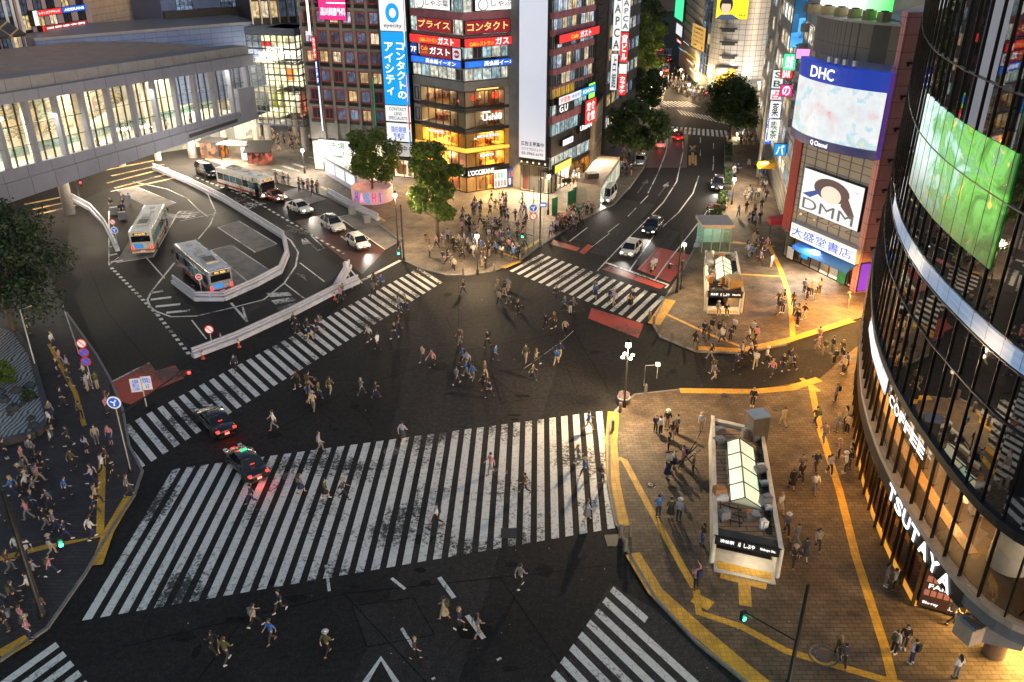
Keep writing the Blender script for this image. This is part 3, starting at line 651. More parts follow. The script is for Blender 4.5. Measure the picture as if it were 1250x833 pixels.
both('shop_sign', 58, 48, E_RED, 'red restaurant sign with white katakana', [[('Caféレストラン',.2,.55,.2,.7,E_YEL),('ガスト',.57,.88,.1,.95,T_WHITE)],[('Caféレストラン',.08,.52,.12,.6,E_YEL),('ガスト',.55,.92,.1,.98,T_WHITE)]], .4)
both('shop_sign', 74.5, 59.5, E_DRED, 'dark red lower restaurant sign with white katakana', [[('Café',.04,.26,.5,.85,E_ORANGE),('レストラン',.04,.26,.2,.42,E_ORANGE),('ガスト',.32,.96,.25,.85,T_WHITE)],None], .3, ur=((.2,.8),(0,0)))
both('shop_sign', 42, 26, E_DRED, 'dark red sign with gold katakana', [[('プライス',.04,.96,.25,.85,E_GOLD)],[('コンタクト',.04,.96,.2,.85,E_GOLD)]], .35, ur=((.17,.82),(.02,.8)))
both('shop_sign', 14, -6, E_WHITE, 'white hot pot sign with a leaf drawing', [[('しゃぶ葉',.3,.97,.2,.62,T_BROWN)],[('しゃぶ葉',.34,.97,.2,.66,T_BROWN)]], .35, ur=((.15,.8),(.2,1.)))
for F, fu in ((FL,.25),(FR,.33)):
    o = MB(); c = F.pt(F.L*fu, zb(7), .4); o.disc(c, F.n, .75, .03, 18); o2 = None
    b = o.build('emblem', E_LIME if False else mat('leaf_ink', (.1,.2,.12), .5), None, loc=c, label='round leaf emblem on the white hot pot sign '+('facing the bus street' if F is FL else 'facing the scramble'), cat='emblem')
    MB().disc(c+F.n*.03, F.n, .62, .02, 18).build('emblem_field', E_WHITE, b)
b = board('floor_sign', FL, .1, FL.L*.14, zb(74), zb(60), .02, .3, E_NAVY, 'dark blue sign reading 7F at the corner building edge', 'floor sign'); lettering('7F', FL, .2, FL.L*.13, zb(71), zb(64), .3, T_WHITE, b)
b = board('round_sign', FL, FL.L*.83, FL.L*.98, zb(74), zb(60), .02, .34, E_GREY, 'pale panel with a round red restaurant badge near the building fold', 'sign'); MB().disc(FL.pt(FL.L*.905, zb(67), .36), FL.n, .5, .04, 20).build('badge', E_DRED, b); lettering('ガスト', FL, FL.L*.86, FL.L*.95, zb(68.5), zb(65.5), .38, T_WHITE, b)
b = board('shop_sign', FR, FR.L*.0, FR.L*.62, zb(216), zb(208), .13, .25, M_DARK, 'black cosmetics fascia with white capitals under the golden cafe', 'shop sign'); lettering("L'OCCITANE", FR, FR.L*.02, FR.L*.5, zb(215), zb(209), .25, T_WHITE, b)
b = board('shop_sign', FL, FL.L*.45, FL.L*.98, zb(216), zb(208), .13, .25, M_DARK, 'black cosmetics fascia around the tree side of the golden cafe', 'shop sign'); lettering("L'OCC", FL, FL.L*.72, FL.L*.96, zb(215), zb(209), .25, T_WHITE, b)
b = empty('neon_sign', FR.pt(FR.L*.5, zb(150), .15), 'white script neon sign hanging before the dark restaurant windows', 'neon sign'); lettering('Ushi8', FR, FR.L*.3, FR.L*.66, zb(150), zb(142), .2, T_WHITE, b); lettering('熟成', FR, FR.L*.3, FR.L*.45, zb(141), zb(138.5), .2, T_WHITE, b); lettering('肉', FR, FR.L*.5, FR.L*.6, zb(141), zb(138.5), .2, T_RED, b)
for u in (.18,.6):
    b = empty('red_lantern', FR.pt(FR.L*u, zb(122), -.8), 'round red lantern hanging in the dark restaurant '+('near the building fold' if u < .3 else 'near the blank billboard'), 'lantern', 'red restaurant lanterns'); c = FR.pt(FR.L*u, zb(122), -.8)
    MB().lathe((c.x,c.y,c.z-.5), [(.1,0),(.4,.2),(.45,.5),(.4,.8),(.1,1.)], 12).build('shade', emat('lantern_red',(1.,.06,.02),1.4), b)
    MB().lathe((c.x,c.y,c.z+.5), [(.12,0),(.12,.06),(.02,.08),(.02,.9)], 8).build('cap', M_DARK, b)
for F, f0, f1, y0 in ((FL,.3,.6,166),(FR,.2,.6,167.5),(FR,.25,.5,191)):
    b = board('lit_menu_sign', F, F.L*f0, F.L*f1, zb(y0+3), zb(y0), .02, .14, E_WHITE, {166:'white lit strip sign above the upper cafe facing the bus street',167.5:'white lit strip sign above the upper cafe facing the scramble',191:'short white lit sign above the lower cafe'}[y0], 'shop sign'); lettering('CAFE & BAR', F, F.L*(f0+.02), F.L*(f1-.02), zb(y0+2.6), zb(y0+.5), .15, T_BROWN, b)
b = board('lit_menu_sign', FR, FR.L*.2, FR.L*.6, zb(112), zb(110), .06, .2, E_GOLD, 'golden strip light over the upper dark restaurant', 'shop sign')
for f0, f1, m in ((.48,.72,E_WHITE),(.75,.95,E_NAVY)):
    b = board('poster_board', FR, FR.L*f0, FR.L*f1, .4, 2.9, .5, .65, m, 'white poster wall by the golden cafe entrance' if f0 < .5 else 'dark blue poster case right of the cafe entrance', 'poster')
    for i in range(4):
        for j in range(2): board('x', FR, FR.L*(f0+(f1-f0)*(i*.24+.03)), FR.L*(f0+(f1-f0)*(i*.24+.2)), .6+j*1.1, 1.5+j*1.1, .66, .68, R.choice([T_GREY, M_PINKB, E_DRED, M_WHITEP]), '', root=b) if False else MB().fbox(FR, FR.L*(f0+(f1-f0)*(i*.24+.03)), FR.L*(f0+(f1-f0)*(i*.24+.2)), .6+j*1.1, 1.5+j*1.1, .67, .69).build('poster', R.choice([T_GREY, M_PINKB, E_CYAN, M_WHITEP]), b)
    if f0 < .5: lettering('MAGASIN', FR, FR.L*.5, FR.L*.7, .45, .62, .7, T_BLACK, b)
area('cafe_light', FR.pt(FR.L*.4, 3.2, .8), FR.n+Vector((0,0,-1.2)), 6, .6, 900, (1.,.6,.2)); area('cafe_light', FL.pt(FL.L*.5, 3.2, .8), FL.n+Vector((0,0,-1.2)), 6, .6, 700, (1.,.65,.3))

# ---------------------------------------------------------------- blank billboard + pink banded building
PD = G(672,238); zst = zat(PD,127.7); PE = G(723,109,zst); PE.z = 0
FB = Fac(PC + Vector((.1,-2.6,0)), PD + Vector((-.35,-.1,0))); FI = Fac(PD, PE)
t = band = empty('banded_building', PD, 'narrow pink banded office building with lit shops, beside the blank billboard', 'building')
MB().prism([PC+Vector((.15,.5,0)), PD, PD+Vector((-.2,.3,0)), PD+Vector((-.5,14,0)), PC+Vector((.3,14,0))], 3.4, 26.6).build('wall', M_CON, t)
MB().prism([FI.pt(.02,0,-1.2), FI.pt(FI.L,0,-1.2), FI.pt(FI.L,0,-12), FI.pt(.5,0,-9)], 0, 26.4).build('core_wall', M_GREYW, t)
zd = lambda y: zat(PD, y)
b = board('billboard', FB, .1, FB.L-.3, zd(195), 27, .02, .5, emat('billboard_face', (.43,.48,.6), .8, base=(.6,.62,.66)), 'tall blank pale blue-grey billboard with small black lettering at its foot', 'billboard')
wB = FB.L
lettering('広告主募集中', FB, wB*.1, wB*.88, zd(180), zd(174.5), .52, T_BLACK, b); lettering('ツツミプロジェクト', FB, wB*.12, wB*.86, zd(185.5), zd(182), .52, T_BLACK, b); lettering('03-3965-6191', FB, wB*.12, wB*.86, zd(191), zd(187.5), .52, T_BLACK, b)
shop(t, FB, .1, FB.L-.05, .12, zd(205), 3.2, W_SHOP, dens=1.5)
mb = MB(); mb.fbox(FB, 0, FB.L, zd(204.5), zd(196.5), -1, .05); mb.build('black_fascia', M_DARK, t)
for i in range(5):
    lp = FB.pt(.4+i*(FB.L-.8)/4, zd(200), .3); s = empty('spotlight', lp, 'small black spotlight on the fascia below the blank billboard', 'spotlight', 'spotlights below the blank billboard'); mb = MB(); mb.box(lp,(.25,.5,.3)); mb.build('housing', M_BLACK, s); MB().box((lp.x,lp.y-.26,lp.z),(.2,.02,.22)).build('lens', E_WARMW, s)
rows = [(16,0,W_OFFICE),(38,24,W_OFFICE),(61,45,W_OFFICE),(86,69,W_OFFICE),(107,93,W_OFFICE),(122,110,litwin('window_amber',[(1.,.55,.06),(.9,.5,.05)],.55,.8,1.2,.3)),(143,130,W_COOL),(168,153,W_COOL),(208,193,W_COOL)]
n = 9; w = FI.L/n
for y0, y1, pm in rows:
    windows(t, FI, [w*(i+.5) for i in range(n)], [(zd(y0)+zd(y1))/2], w*.95, zd(y1)-zd(y0), M_ALU, pm, 1, .05, .1, -.25)
bands = [(24,16),(45,38),(69,61),(93,86),(110,107),(153,143)]
for y0, y1 in bands:
    mb = MB(); mb.fbox(FI, 0, FI.L, zd(y0), zd(y1), -1.2, 0)
    for i in range(n+1): mb.fbox(FI, w*i-.03, w*i+.03, zd(y0), zd(y1), .003, .05)
    mb.build('spandrel_band', M_PINKB, t)
mb = MB()
for y0, y1 in [(130,122),(193,168),(212,208)]: mb.fbox(FI, 0, FI.L, zd(y0), zd(y1), -1.2, -.02)
mb.build('dark_band', M_DARK, t)
shop(t, FI, .3, FI.L*.45, .12, zd(213), 4, W_SHOP, dens=1.5); shop(t, FI, FI.L*.48, FI.L-.1, .12, zd(213), 4, W_GOLD, dens=1.5); shop(t, FI, FI.L*.45, FI.L-.1, zd(192), zd(169), 3, W_REST, tables=True, ceil=emat('pendant_glow'), nm='restaurant_interior')
def isign(u0, u1, y0, y1, m, label, txt=(), d=.5):
    b = board('shop_sign', FI, FI.L*u0, FI.L*u1, zd(y0), zd(y1), .03, d, m, label, 'shop sign')
    for body, x0, x1, a, bb, mm in txt: lettering(body, FI, FI.L*(u0+(u1-u0)*x0), FI.L*(u0+(u1-u0)*x1), zd(y0)+(zd(y1)-zd(y0))*a, zd(y0)+(zd(y1)-zd(y0))*bb, d, mm, b)
isign(.04,1.02,54,44,E_RED,'red restaurant sign with white katakana on the pink banded building',[('Café',.28,.45,.25,.7,E_YEL),('ガスト',.5,.78,.12,.9,T_WHITE)],.6)
isign(.08,.62,130,121,E_PALE,'white and red strip sign on the pink banded building',[('学習塾',.05,.5,.15,.85,T_RED),('渋谷校',.55,.97,.2,.8,T_BLUE)]); isign(.63,1.0,130,121,E_CYAN,'cyan strip sign at the road end of the pink banded building',[('SCHOOL',.1,.9,.25,.75,T_WHITE)])
isign(.72,1.0,168,138,E_RED,'tall red sign with white characters high on the pink banded building',[('定食',.1,.9,.55,.92,T_WHITE),('食堂',.1,.9,.1,.5,T_WHITE)],.7)
isign(.84,1.0,137,118,E_LIME,'bright green lit panel at the road corner of the pink banded building',[],.4)
isign(.62,.98,176,168,M_DARK,'black fascia with white lit capitals over the restaurant',[('URBAN',.1,.95,.1,.95,T_WHITE)],.35)
isign(.2,.45,183,176,E_WHITE,'white sign with small lettering above the first floor shop',[('かに道',.1,.9,.2,.8,T_BLUE)]); isign(.02,.42,212,203,E_YEL,'yellow strip sign above the street shop',[('マツキヨ',.1,.9,.2,.8,T_BLUE)])
isign(.1,.5,143,131,M_DARK,'dark sign with G and U white capitals between window rows',[('G.U',.1,.6,.15,.85,T_WHITE)],.2)
area('shop_light', FI.pt(FI.L*.5, 3.4, .8), FI.n+Vector((0,0,-1.5)), 10, .6, 1400, (1.,.8,.55)); area('shop_light', FB.pt(FB.L*.5, 3.2, .8), FB.n+Vector((0,0,-1.5)), 4, .6, 600, (1.,.85,.65))

# ---------------------------------------------------------------- grey building with red window frames, and the tall contact lens sign
FE = Fac(G(384,208), G(497,236))
FE = Fac(G(384,208), PA + Vector((-.6,1.2,0)))
t = redw = empty('grey_building', FE.pt(FE.L/2,0), 'grey concrete building with a grid of red framed windows above bright shops', 'building')
MB().prism(fprism(FE,0,FE.L,16,-.0), 4.9, 34).build('wall', mat('grey_concrete',(.2,.19,.18),.8,var=.3,scale=.7,detail=8), t)
ue = lambda x,y: FE.uv(x,y)
u_a, z_a = ue(396,60); u_b, z_b = ue(462,88); 
us = [ue(x, y)[0] for x, y in ((396,70),(412,72),(428,74),(444,77),(460,80))]
du = (us[-1]-us[0])/4; us = [us[0]+du*i for i in range(-1,6)]
zs_ = [ue(396,45)[1], ue(399,69)[1], ue(402,92)[1], ue(404,116)[1]]; dz = (zs_[0]-zs_[-1])/3
zs_ = [zs_[0]+dz*2, zs_[0]+dz, zs_[0], zs_[0]-dz, zs_[0]-2*dz, zs_[0]-3*dz, zs_[0]-4*dz]
M_REDF = mat('red_frame',(.33,.035,.04),.5,var=.2)
windows(t, FE, us, [z for z in zs_ if z > 6], du*.72, dz*.62, M_REDF, [W_DARK, W_DARK, W_OFFICE], 1, .14, .1, .0)
mb = MB()
for u in us: mb.fbox(FE, u+du*.4, u+du*.6, 5, 34, .0, .22)
for z in zs_: mb.fbox(FE, 0, FE.L, z+dz*.34, z+dz*.47, .001, .16)
mb.build('facade_grid', mat('grey_concrete'), t)
for z in zs_:
    mb = MB(); mb.fbox(FE, us[0]-du*.5, us[-1]+du*.5, z-dz*.52, z-dz*.34, .003, .05); mb.build('dark_sill_panel', M_DARK, t)

shop(t, FE, .1, FE.L*.5, .12, 4.7, 5, W_SHOP, ceil=E_CEILC, dens=2); shop(t, FE, FE.L*.52, FE.L-.1, .12, 4.7, 5, W_SHOP, dens=2)
b = board('shop_sign', FE, FE.L*.08, FE.L*.5, 3.2, 4.9, .03, .3, E_WHITE, 'long bright white shop fascia with green leaves over the street shops', 'shop sign'); lettering('STATION MARKET', FE, FE.L*.11, FE.L*.46, 3.5, 4.5, .3, mat('letter_green',(.02,.2,.06),.5,var=0), b) if False else lettering('市場', FE, FE.L*.2, FE.L*.34, 3.4, 4.7, .3, mat('letter_green',(.02,.2,.06),.5,var=0), b)
area('shop_light', FE.pt(FE.L*.4, 4, 1.0), FE.n+Vector((0,0,-1.2)), 12, .8, 800, (1.,.88,.7))
b, rc = pboard('shop_sign', FE, (387,-12), (423,25), .7, E_PINK, 'pink clinic sign with white kanji at the top of the red window building', 'shop sign')
lettering('品川美容外科', FE, *sub(rc,.06,.97,.14,.42), .7, T_WHITE, b); lettering('シナガワ', FE, *sub(rc,.3,.8,.68,.9), .7, T_WHITE, b)
mb = MB(); mb.fbox(FE, *sub(rc,.3,1.0,.56,.6), .72, .74); mb.build('stripe', T_WHITE, b)
# thin blade signs left of it
b, rc = pboard('blade_sign', FE, (372,-10), (380,43), 1.2, E_WARMW, 'tall warm white blade sign on the left edge of the red window building', 'sign')
b, rc = pboard('blade_sign', FE, (380,45), (387,72), 1.2, E_RED, 'short red blade sign below the warm white one', 'sign'); lettering('カ\nラ\nオ\nケ', FE, *sub(rc,.2,.8,.05,.95), 1.2, T_WHITE, b)
b, rc = pboard('blade_sign', FE, (384,74), (390,103), 1.2, E_NAVY, 'dark blue blade sign with white blocks on the red window building', 'sign'); lettering('居\n酒\n屋\n軒', FE, *sub(rc,.2,.8,.05,.95), 1.2, T_WHITE, b)
b, rc = pboard('blade_sign', FE, (388,105), (395,160), 1.2, E_WHITE, 'long white blade sign reaching down to the street shops', 'sign'); lettering('渋\n谷\nセ\nン\nタ\nー', FE, *sub(rc,.2,.8,.1,.95), 1.2, T_BLUE, b)
b, rc = pboard('blade_sign', FE, (455,95), (459,155), .8, E_GREEN, 'thin green and blue vertical sign between the red windows', 'sign')
b, rc = pboard('billboard', FE, (393,183), (420,200), 2.2, emat('pale_screen',(.7,.92,1.),1.3), 'pale blue lit screen standing at the street before the bright shops', 'screen')
# contact lens tower sign
F2 = FE.sub(ue(466,60)[0], ue(505,60)[0], 1.6)
(a0,_), (a1,_) = F2.uv(466,60), F2.uv(497,60)
t = eye = empty('tower_sign', F2.pt((a0+a1)/2,0), 'tall contact lens tower sign, cyan with white katakana and an eye ring emblem on top', 'sign')
zt = lambda y: F2.uv(480,y)[1]
mb = MB(); mb.fbox(F2, a0-.1, a1+.1, zt(195), 27, -1.2, 0); mb.build('frame', M_STEEL, t)
for nm, y0, y1, m in [('face',38,-6,E_PALE),('face',128,39,E_CYAN),('face',148,129,E_PALE),('face',172,150,E_PALE),('face',190,174,emat('sign_grey_dim',(.45,.45,.45),.8)),('stripe',-6.3,-14,E_ORANGE)]:
    mb = MB(); mb.fbox(F2, a0, a1, zt(y0), zt(y1), .003, .06); mb.build(nm, m, t)
w2 = a1-a0
lettering('コンタクトの', F2, a0+w2*.52, a0+w2*.9, zt(118), zt(50), .07, T_WHITE, t) if False else lettering('コ\nン\nタ\nク\nト\nの', F2, a0+w2*.55, a0+w2*.9, zt(120), zt(52), .07, T_WHITE, t); lettering('ア\nイ\nシ\nテ\nィ', F2, a0+w2*.1, a0+w2*.46, zt(116), zt(52), .07, T_WHITE, t)
lettering('eyecity', F2, a0+w2*.15, a0+w2*.85, zt(35), zt(29), .07, T_GREY, t); lettering('CONTACT\nLENS\nSPECIALISTS', F2, a0+w2*.12, a0+w2*.88, zt(146), zt(131), .07, T_GREY, t); lettering('隐形眼镜\n专卖店', F2, a0+w2*.2, a0+w2*.8, zt(169), zt(154), .07, T_BLUE, t); lettering('営業中', F2, a0+w2*.15, a0+w2*.8, zt(184), zt(177), .07, T_BLACK, t)
c = F2.pt((a0+a1)/2, zt(16), .08); mb = MB(); prof = []
for k in range(28):
    an = 2*PI*k/28; prof.append((math.cos(an), math.sin(an)))
vs = [c + F2.u*x*1.0 + Vector((0,0,y*1.25)) for x,y in prof] + [c + F2.u*(x*.5+.05) + Vector((0,0,y*.62)) for x,y in prof]
mb.add(vs, [(i,(i+1)%28,28+(i+1)%28,28+i) for i in range(28)]); mb.build('ring_emblem', E_CYAN, t)
# slim blade signs between the tower sign and the corner building
Fb = Fac(FL.pt(-1.6,0,.9), FL.pt(0,0,.9))
for (y0,y1,m,lab,tx,tm) in [(-10,20,E_WHITE,'white blade sign at the very top beside the tower sign','',None),(22,56,E_WHITE,'white blade sign with small dark kanji beside the tower sign','歯\n科\n医\n院',T_GREY),(58,90,E_CYAN,'light blue blade sign beside the tower sign','英\n会\n話',T_WHITE),(92,126,E_LPINK,'bright pink blade sign beside the tower sign','',None),(128,162,E_RED,'red blade sign with white strokes beside the tower sign','焼\n肉\n屋',T_WHITE),(164,180,E_CYAN,'lowest blue blade sign beside the tower sign','',None)]:
    z1, z0 = zb(y0+9), zb(y1+9)
    b = board('blade_sign', Fb, .25, 1.35, z0, z1, -.3, 0, m, lab, 'sign')
    if tx: lettering(tx, Fb, .45, 1.15, z0+.2, z1-.2, 0, tm, b)
# ================================================================== buildings, part two: the left side
M_BLUEW = mat('blue_cladding', (.08,.12,.26), .45, .1, var=.2, scale=.6); M_TAN = tiles('tan_panels', (.62,.48,.36), (.56,.43,.32), (.25,.19,.14), 1.6, 1.1, .6, .03, True, .2, 0., .15)
M_BRIDGE = mat('bridge_cladding', (.17,.19,.26), .45, .2, var=.12, scale=.5); M_ROOFB = tiles('roof_brown', (.36,.27,.22), (.32,.25,.2), (.18,.135,.1), 6., .5, .6, .04, False, .2, 0., .2)
# ---------------------------------------------------------------- glazed footbridge
A6, B6 = G(0,250,6), G(313,144,6); FW = Fac(A6, B6); U1 = FW.L; U0 = -16.0
def wz(u, a, b): return a + (b-a)*u/U1      # the bridge falls slightly towards the glass block
def wquad(mb, u0, u1, lo, hi, d0, d1, mi=0):
    P = FW.pt
    mb.hexa([P(u0,wz(u0,*lo),d1),P(u1,wz(u1,*lo),d1),P(u1,wz(u1,*lo),d0),P(u0,wz(u0,*lo),d0)], [P(u0,wz(u0,*hi),d1),P(u1,wz(u1,*hi),d1),P(u1,wz(u1,*hi),d0),P(u0,wz(u0,*hi),d0)], mi)
zA = lambda y: zat(A6, y); zB = lambda y: zat(B6, y)
bot, sp1, sp2, wt, rt, rt2 = (6.0,6.0), (zA(227),zB(136)), (zA(212),zB(131)), (zA(132),zB(79)), (zA(119),zB(66)), (zA(103),zB(56))
br = bridge = empty('footbridge', FW.pt(U1/2, 6), 'glazed footbridge with grey blue cladding crossing the street to the glass block', 'footbridge')
for nm, lo, hi, d0, d1, m in [('spandrel', bot, sp1, -.6, .5, M_BRIDGE), ('sloping_sill', sp1, sp2, -.4, .3, M_BRIDGE), ('cornice', wt, rt, -1.5, .9, M_BRIDGE), ('gutter', rt, rt2, -3.2, .1, M_GREYW)]:
    mb = MB(); wquad(mb, U0, U1, lo, hi, d0, d1)
    k = int((U1-U0)/3.3)
    for i in range(1, k): c = U0+(U1-U0)*i/k; wquad(mb, c-.02, c+.02, lo, hi, d1+.002, d1+.012, 1)
    mb.build(nm, [m, M_DARK], br)
mb = MB(); wquad(mb, U0, U1, (bot[0]-.05,bot[1]-.05), (bot[0]+.45,bot[1]+.45), -11, -.61); mb.build('deck', M_GREYW, br)
mb = MB(); wquad(mb, U0, U1, (sp1[0]-.4,sp1[1]-.4), (sp1[0]-.2,sp1[1]-.2), -11, -.61); mb.build('hall_floor', mat('pale_floor',(.5,.47,.42),.35,var=.15), br)
mb = MB(); wquad(mb, U0, U1, (wt[0]+.05,wt[1]+.05), (wt[0]+.2,wt[1]+.2), -11, -1.51); mb.build('hall_ceiling', M_CREAM, br)
for k in range(2):
    mb = MB(); wquad(mb, U0, U1, (wt[0]-.08,wt[1]-.08), (wt[0]+.04,wt[1]+.04), -3.6-k*4, -3.3-k*4); mb.build('light_line', emat('hall_light',(1.,.92,.75),6.), br)
# mural wall: an abstract of drifting colours
def mural():
    m, nt, b, out = newmat('mural_paint'); L = nt.links; tc = N(nt,'ShaderNodeTexCoord'); mp = N(nt,'ShaderNodeMapping'); mp.inputs['Scale'].default_value = (.16,.16,.4); L.new(tc.outputs['Object'], mp.inputs[0])
    no = N(nt,'ShaderNodeTexNoise', i_Scale=1.6, i_Detail=5, i_Roughness=.65, i_Distortion=1.6); L.new(mp.outputs[0], no.inputs['Vector']); r = N(nt,'ShaderNodeValToRGB'); e = r.color_ramp.elements
    e[0].position = .3; e[0].color = (.05,.2,.24,1); e[1].position = .72; e[1].color = (.6,.08,.04,1)
    for p, c in ((.4,(.55,.6,.5)),(.47,(.12,.12,.1)),(.54,(.7,.55,.35)),(.62,(.15,.28,.3))): x = e.new(p); x.color = c4(c)
    L.new(no.outputs[0], r.inputs[0]); L.new(r.outputs[0], b.inputs['Base Color']); return m
mb = MB(); wquad(mb, U0, U1, sp1, wt, -11.2, -11.0); mb.build('back_wall', M_CREAM, br)
mb = MB(); wquad(mb, U0+4, U1-16, (sp1[0]+1.6,sp1[1]+1.6), (wt[0]-2.2,wt[1]-2.2), -10.98, -10.9); mb.build('mural', mural(), br)
mb = MB(); wquad(mb, U0, U1, (sp1[0]+.2,sp1[1]+.2), (sp1[0]+1.3,sp1[1]+1.3), -8.05, -8.0); mb.build('balustrade', glass('balustrade_glass', (.45,.7,.75), .3), br)
px_top = [(-66,178),(-33,172),(0,162),(29,133),(65,127),(96,121),(125,116),(155,109),(182,103),(207,98),(230,94),(250,90),(271,86),(292,81)]
px_u = [FW.uv(x+11, y+38)[0] for x, y in px_top]; px_u = [px_u[3]+(px_u[-1]-px_u[3])*(i-3)/(len(px_top)-4) for i in range(len(px_top))]
for u in px_u:
    mb = MB(); wquad(mb, u-.24, u+.24, sp2, wt, -.35, .45); bevel(mb.build('pillar', M_BRIDGE, br), .03, 1)
for u, u2 in zip(px_u, px_u[1:]+[U1]):
    mb = MB()
    for k in (1, 2): c = u+(u2-u)*k/3; wquad(mb, c-.05, c+.05, sp2, wt, -.2, 0)
    for f in (.3, .62): lo = tuple(a+(b-a)*f for a, b in zip(sp2, wt)); wquad(mb, u+.3, u2-.3, lo, (lo[0]+.07,lo[1]+.07), -.18, -.02)
    mb.build('mullion', M_STEEL, br)
    mb = MB(); wquad(mb, u+.24, u2-.24, sp2, wt, -.26, -.22); mb.build('pane', GL, br)
for i, u in enumerate([px_u[1]+1, px_u[4]+1, px_u[6]+1, px_u[9]+1]):
    mb = MB(); mb.lathe(FW.pt(u, wz(u,*sp1)-.2, -6.2), [(.45,0),(.45,wz(u,*wt)-wz(u,*sp1)+.2)], 14); mb.build('hall_column', M_CREAM, br)
mb = MB(); P = FW.pt; ue0, ue1 = px_u[7], px_u[11]
mb.hexa([P(ue0,8.5,-9),P(ue1,8.2,-9),P(ue1,8.2,-10),P(ue0,8.5,-10)], [P(ue0,8.9,-9),P(ue1,13,-9),P(ue1,13,-10),P(ue0,8.9,-10)]); mb.build('stair', M_CREAM, br)
mb = MB(); wquad(mb, U1-4.4, U1-.3, (bot[0]+.4,bot[1]+.4), (wt[0]-3.2,wt[1]-3.2), -.3, .52); mb.build('end_panel', M_BRIDGE, br)
mb = MB(); wquad(mb, px_u[9]+1, px_u[12], (6.5,6.5), (7.0,7.0), .5, .56); o = mb.build('clearance_plate', M_DARK, br)
# roof behind the cornice
mb = MB()
mb.hexa([P(U0,rt2[0]-.3,-3.2),P(U1-3,rt2[1]-.3,-3.2),P(U1-10,rt2[1]+1.2,-17),P(U0,rt2[0]+1.6,-17)], [P(U0,rt2[0],-3.2),P(U1-3,rt2[1],-3.2),P(U1-10,rt2[1]+1.5,-17),P(U0,rt2[0]+1.9,-17)]); mb.build('roof', M_ROOFB, br)
mb = MB(); mb.hexa([P(U0,rt2[0]+1.5,-17),P(24,rt2[0]+1.4,-17),P(23,rt2[0]+3.2,-19),P(U0,rt2[0]+3.4,-19)], [P(U0,rt2[0]+1.95,-16.8),P(24,rt2[0]+1.7,-16.8),P(23,rt2[0]+3.5,-19),P(U0,rt2[0]+3.7,-19)]); mb.build('roof_skylight', tiles('skylight_ribs',(.05,.045,.04),(.06,.05,.04),(.4,.3,.16),1.2,3.,.4,.08,False,.2,0.,.2), br)
mb = MB()
for u in (-8, 14, U1-6): mb.lathe(P(u,0,-5.5), [(.7,0),(.7,6)], 16)
for k, u in enumerate((-8, 14, U1-5)): MB().lathe(P(u,0,-5.5 if k < 2 else -9.5), [(.7,0),(.7,6)], 16).build('pier', M_CON, br)
for k in range(4): area('hall_light', P(U0+(U1-U0)*(k+.5)/4, 14.2, -5.5), (0,0,-1), 12, 4, 1900, (1.,.92,.72), br)
for k in range(3): area('soffit_light', P(U1-8-k*13, 5.8, -5), (0,0,-1), 9, 4, 3600 if k==0 else 800, (1.,.82,.6), br)
# ---------------------------------------------------------------- glass block at the end of the bridge
mc0 = G(310,170); 
zt0 = 5.0
QA, QB, QC = G(313,144,5.2), G(371,152,4.6), G(397,138,5.0); QA.z=QB.z=QC.z=0
FM1, FM2 = Fac(QA, QB), Fac(QB, QC)
zm = lambda y: zat(QB, y)
t = glassblock = empty('glass_block', QB, 'lit glass entrance block with a green banner, at the end of the footbridge', 'building')
MB().prism([QA+Vector((1,6,0)),QB+Vector((.3,6,0)),QC+Vector((-1,6,0)),QC+Vector((2,16,0)),QA+Vector((2,16,0))], 5.0, zm(36)-.3).build('core', M_CREAM, t)
W_LOBBY = litwin('lobby_clutter', [(1.,.92,.62),(.95,.97,.65),(.9,.85,.5)], 2., 1., .9, .7)
for F in (FM1, FM2):
    mb = MB(); mb.fbox(F, .2, F.L-.2, 4.7, zm(36), -4.5, -4.3); mb.build('lobby_wall', W_LOBBY, t)
    for y in (146, 112, 78): mb = MB(); mb.fbox(F, 0, F.L, zm(y)-.3, zm(y), -4.3, -.1); mb.build('floor_slab', M_CREAM, t); mb = MB(); mb.fbox(F, .5, F.L-.5, zm(y)-.42, zm(y)-.31, -2.4, -1.8); mb.build('light_line', emat('hall_light'), t)
    mb = MB(); nx = 8 if F is FM1 else 5; nz = 14; z0_, z1_ = zm(154), zm(44)
    for i in range(nx+1): c = F.L*i/nx; mb.fbox(F, c-.06, c+.06, z0_, z1_, -.1, .1)
    for j in range(nz+1): z = z0_+(z1_-z0_)*j/nz; mb.fbox(F, 0, F.L, z-(.2 if j % 4 == 0 else .05), z+.05, -.08, .08)
    mb.build('curtain_frame', mat('slate_frame',(.09,.11,.14),.4,.3), t)
    mb = MB(); mb.fbox(F, .05, F.L-.05, z0_, z1_, -.04, -.02); mb.build('curtain_glass', GL, t)
    mb = MB(); mb.fbox(F, -.1, F.L+.1, z1_+.05, zm(35), -5, .15); mb.build('parapet', mat('slate_cladding',(.13,.16,.22),.5,.1), t)
    area('lobby_light', F.pt(F.L/2, zm(60), -2.2), (0,0,-1), F.L*.7, 2.5, 2200, (1.,.95,.72), t)
for q in (QA+Vector((1.2,1.2,0)), QB+Vector((-.3,.8,0)), QC+Vector((-.6,1.4,0)), QA+Vector((4,9,0))): MB().lathe(q, [(.6,0),(.6,5)], 16).build('column', mat('column_grey',(.3,.29,.28),.5), t)
mb = MB(); (bu0,bz1),(bu1,bz0) = FM1.uv(325,108), FM1.uv(345,134); mb.fbox(FM1, bu0, bu1, bz0, bz1, -1.2, -1.1); o = mb.build('banner', emat('banner_green',(.34,.36,.02),.8), t); lettering('NV', FM1, bu0+.7, bu1-.7, bz0+1.4, bz1-1.6, -1.08, T_BLACK, o)
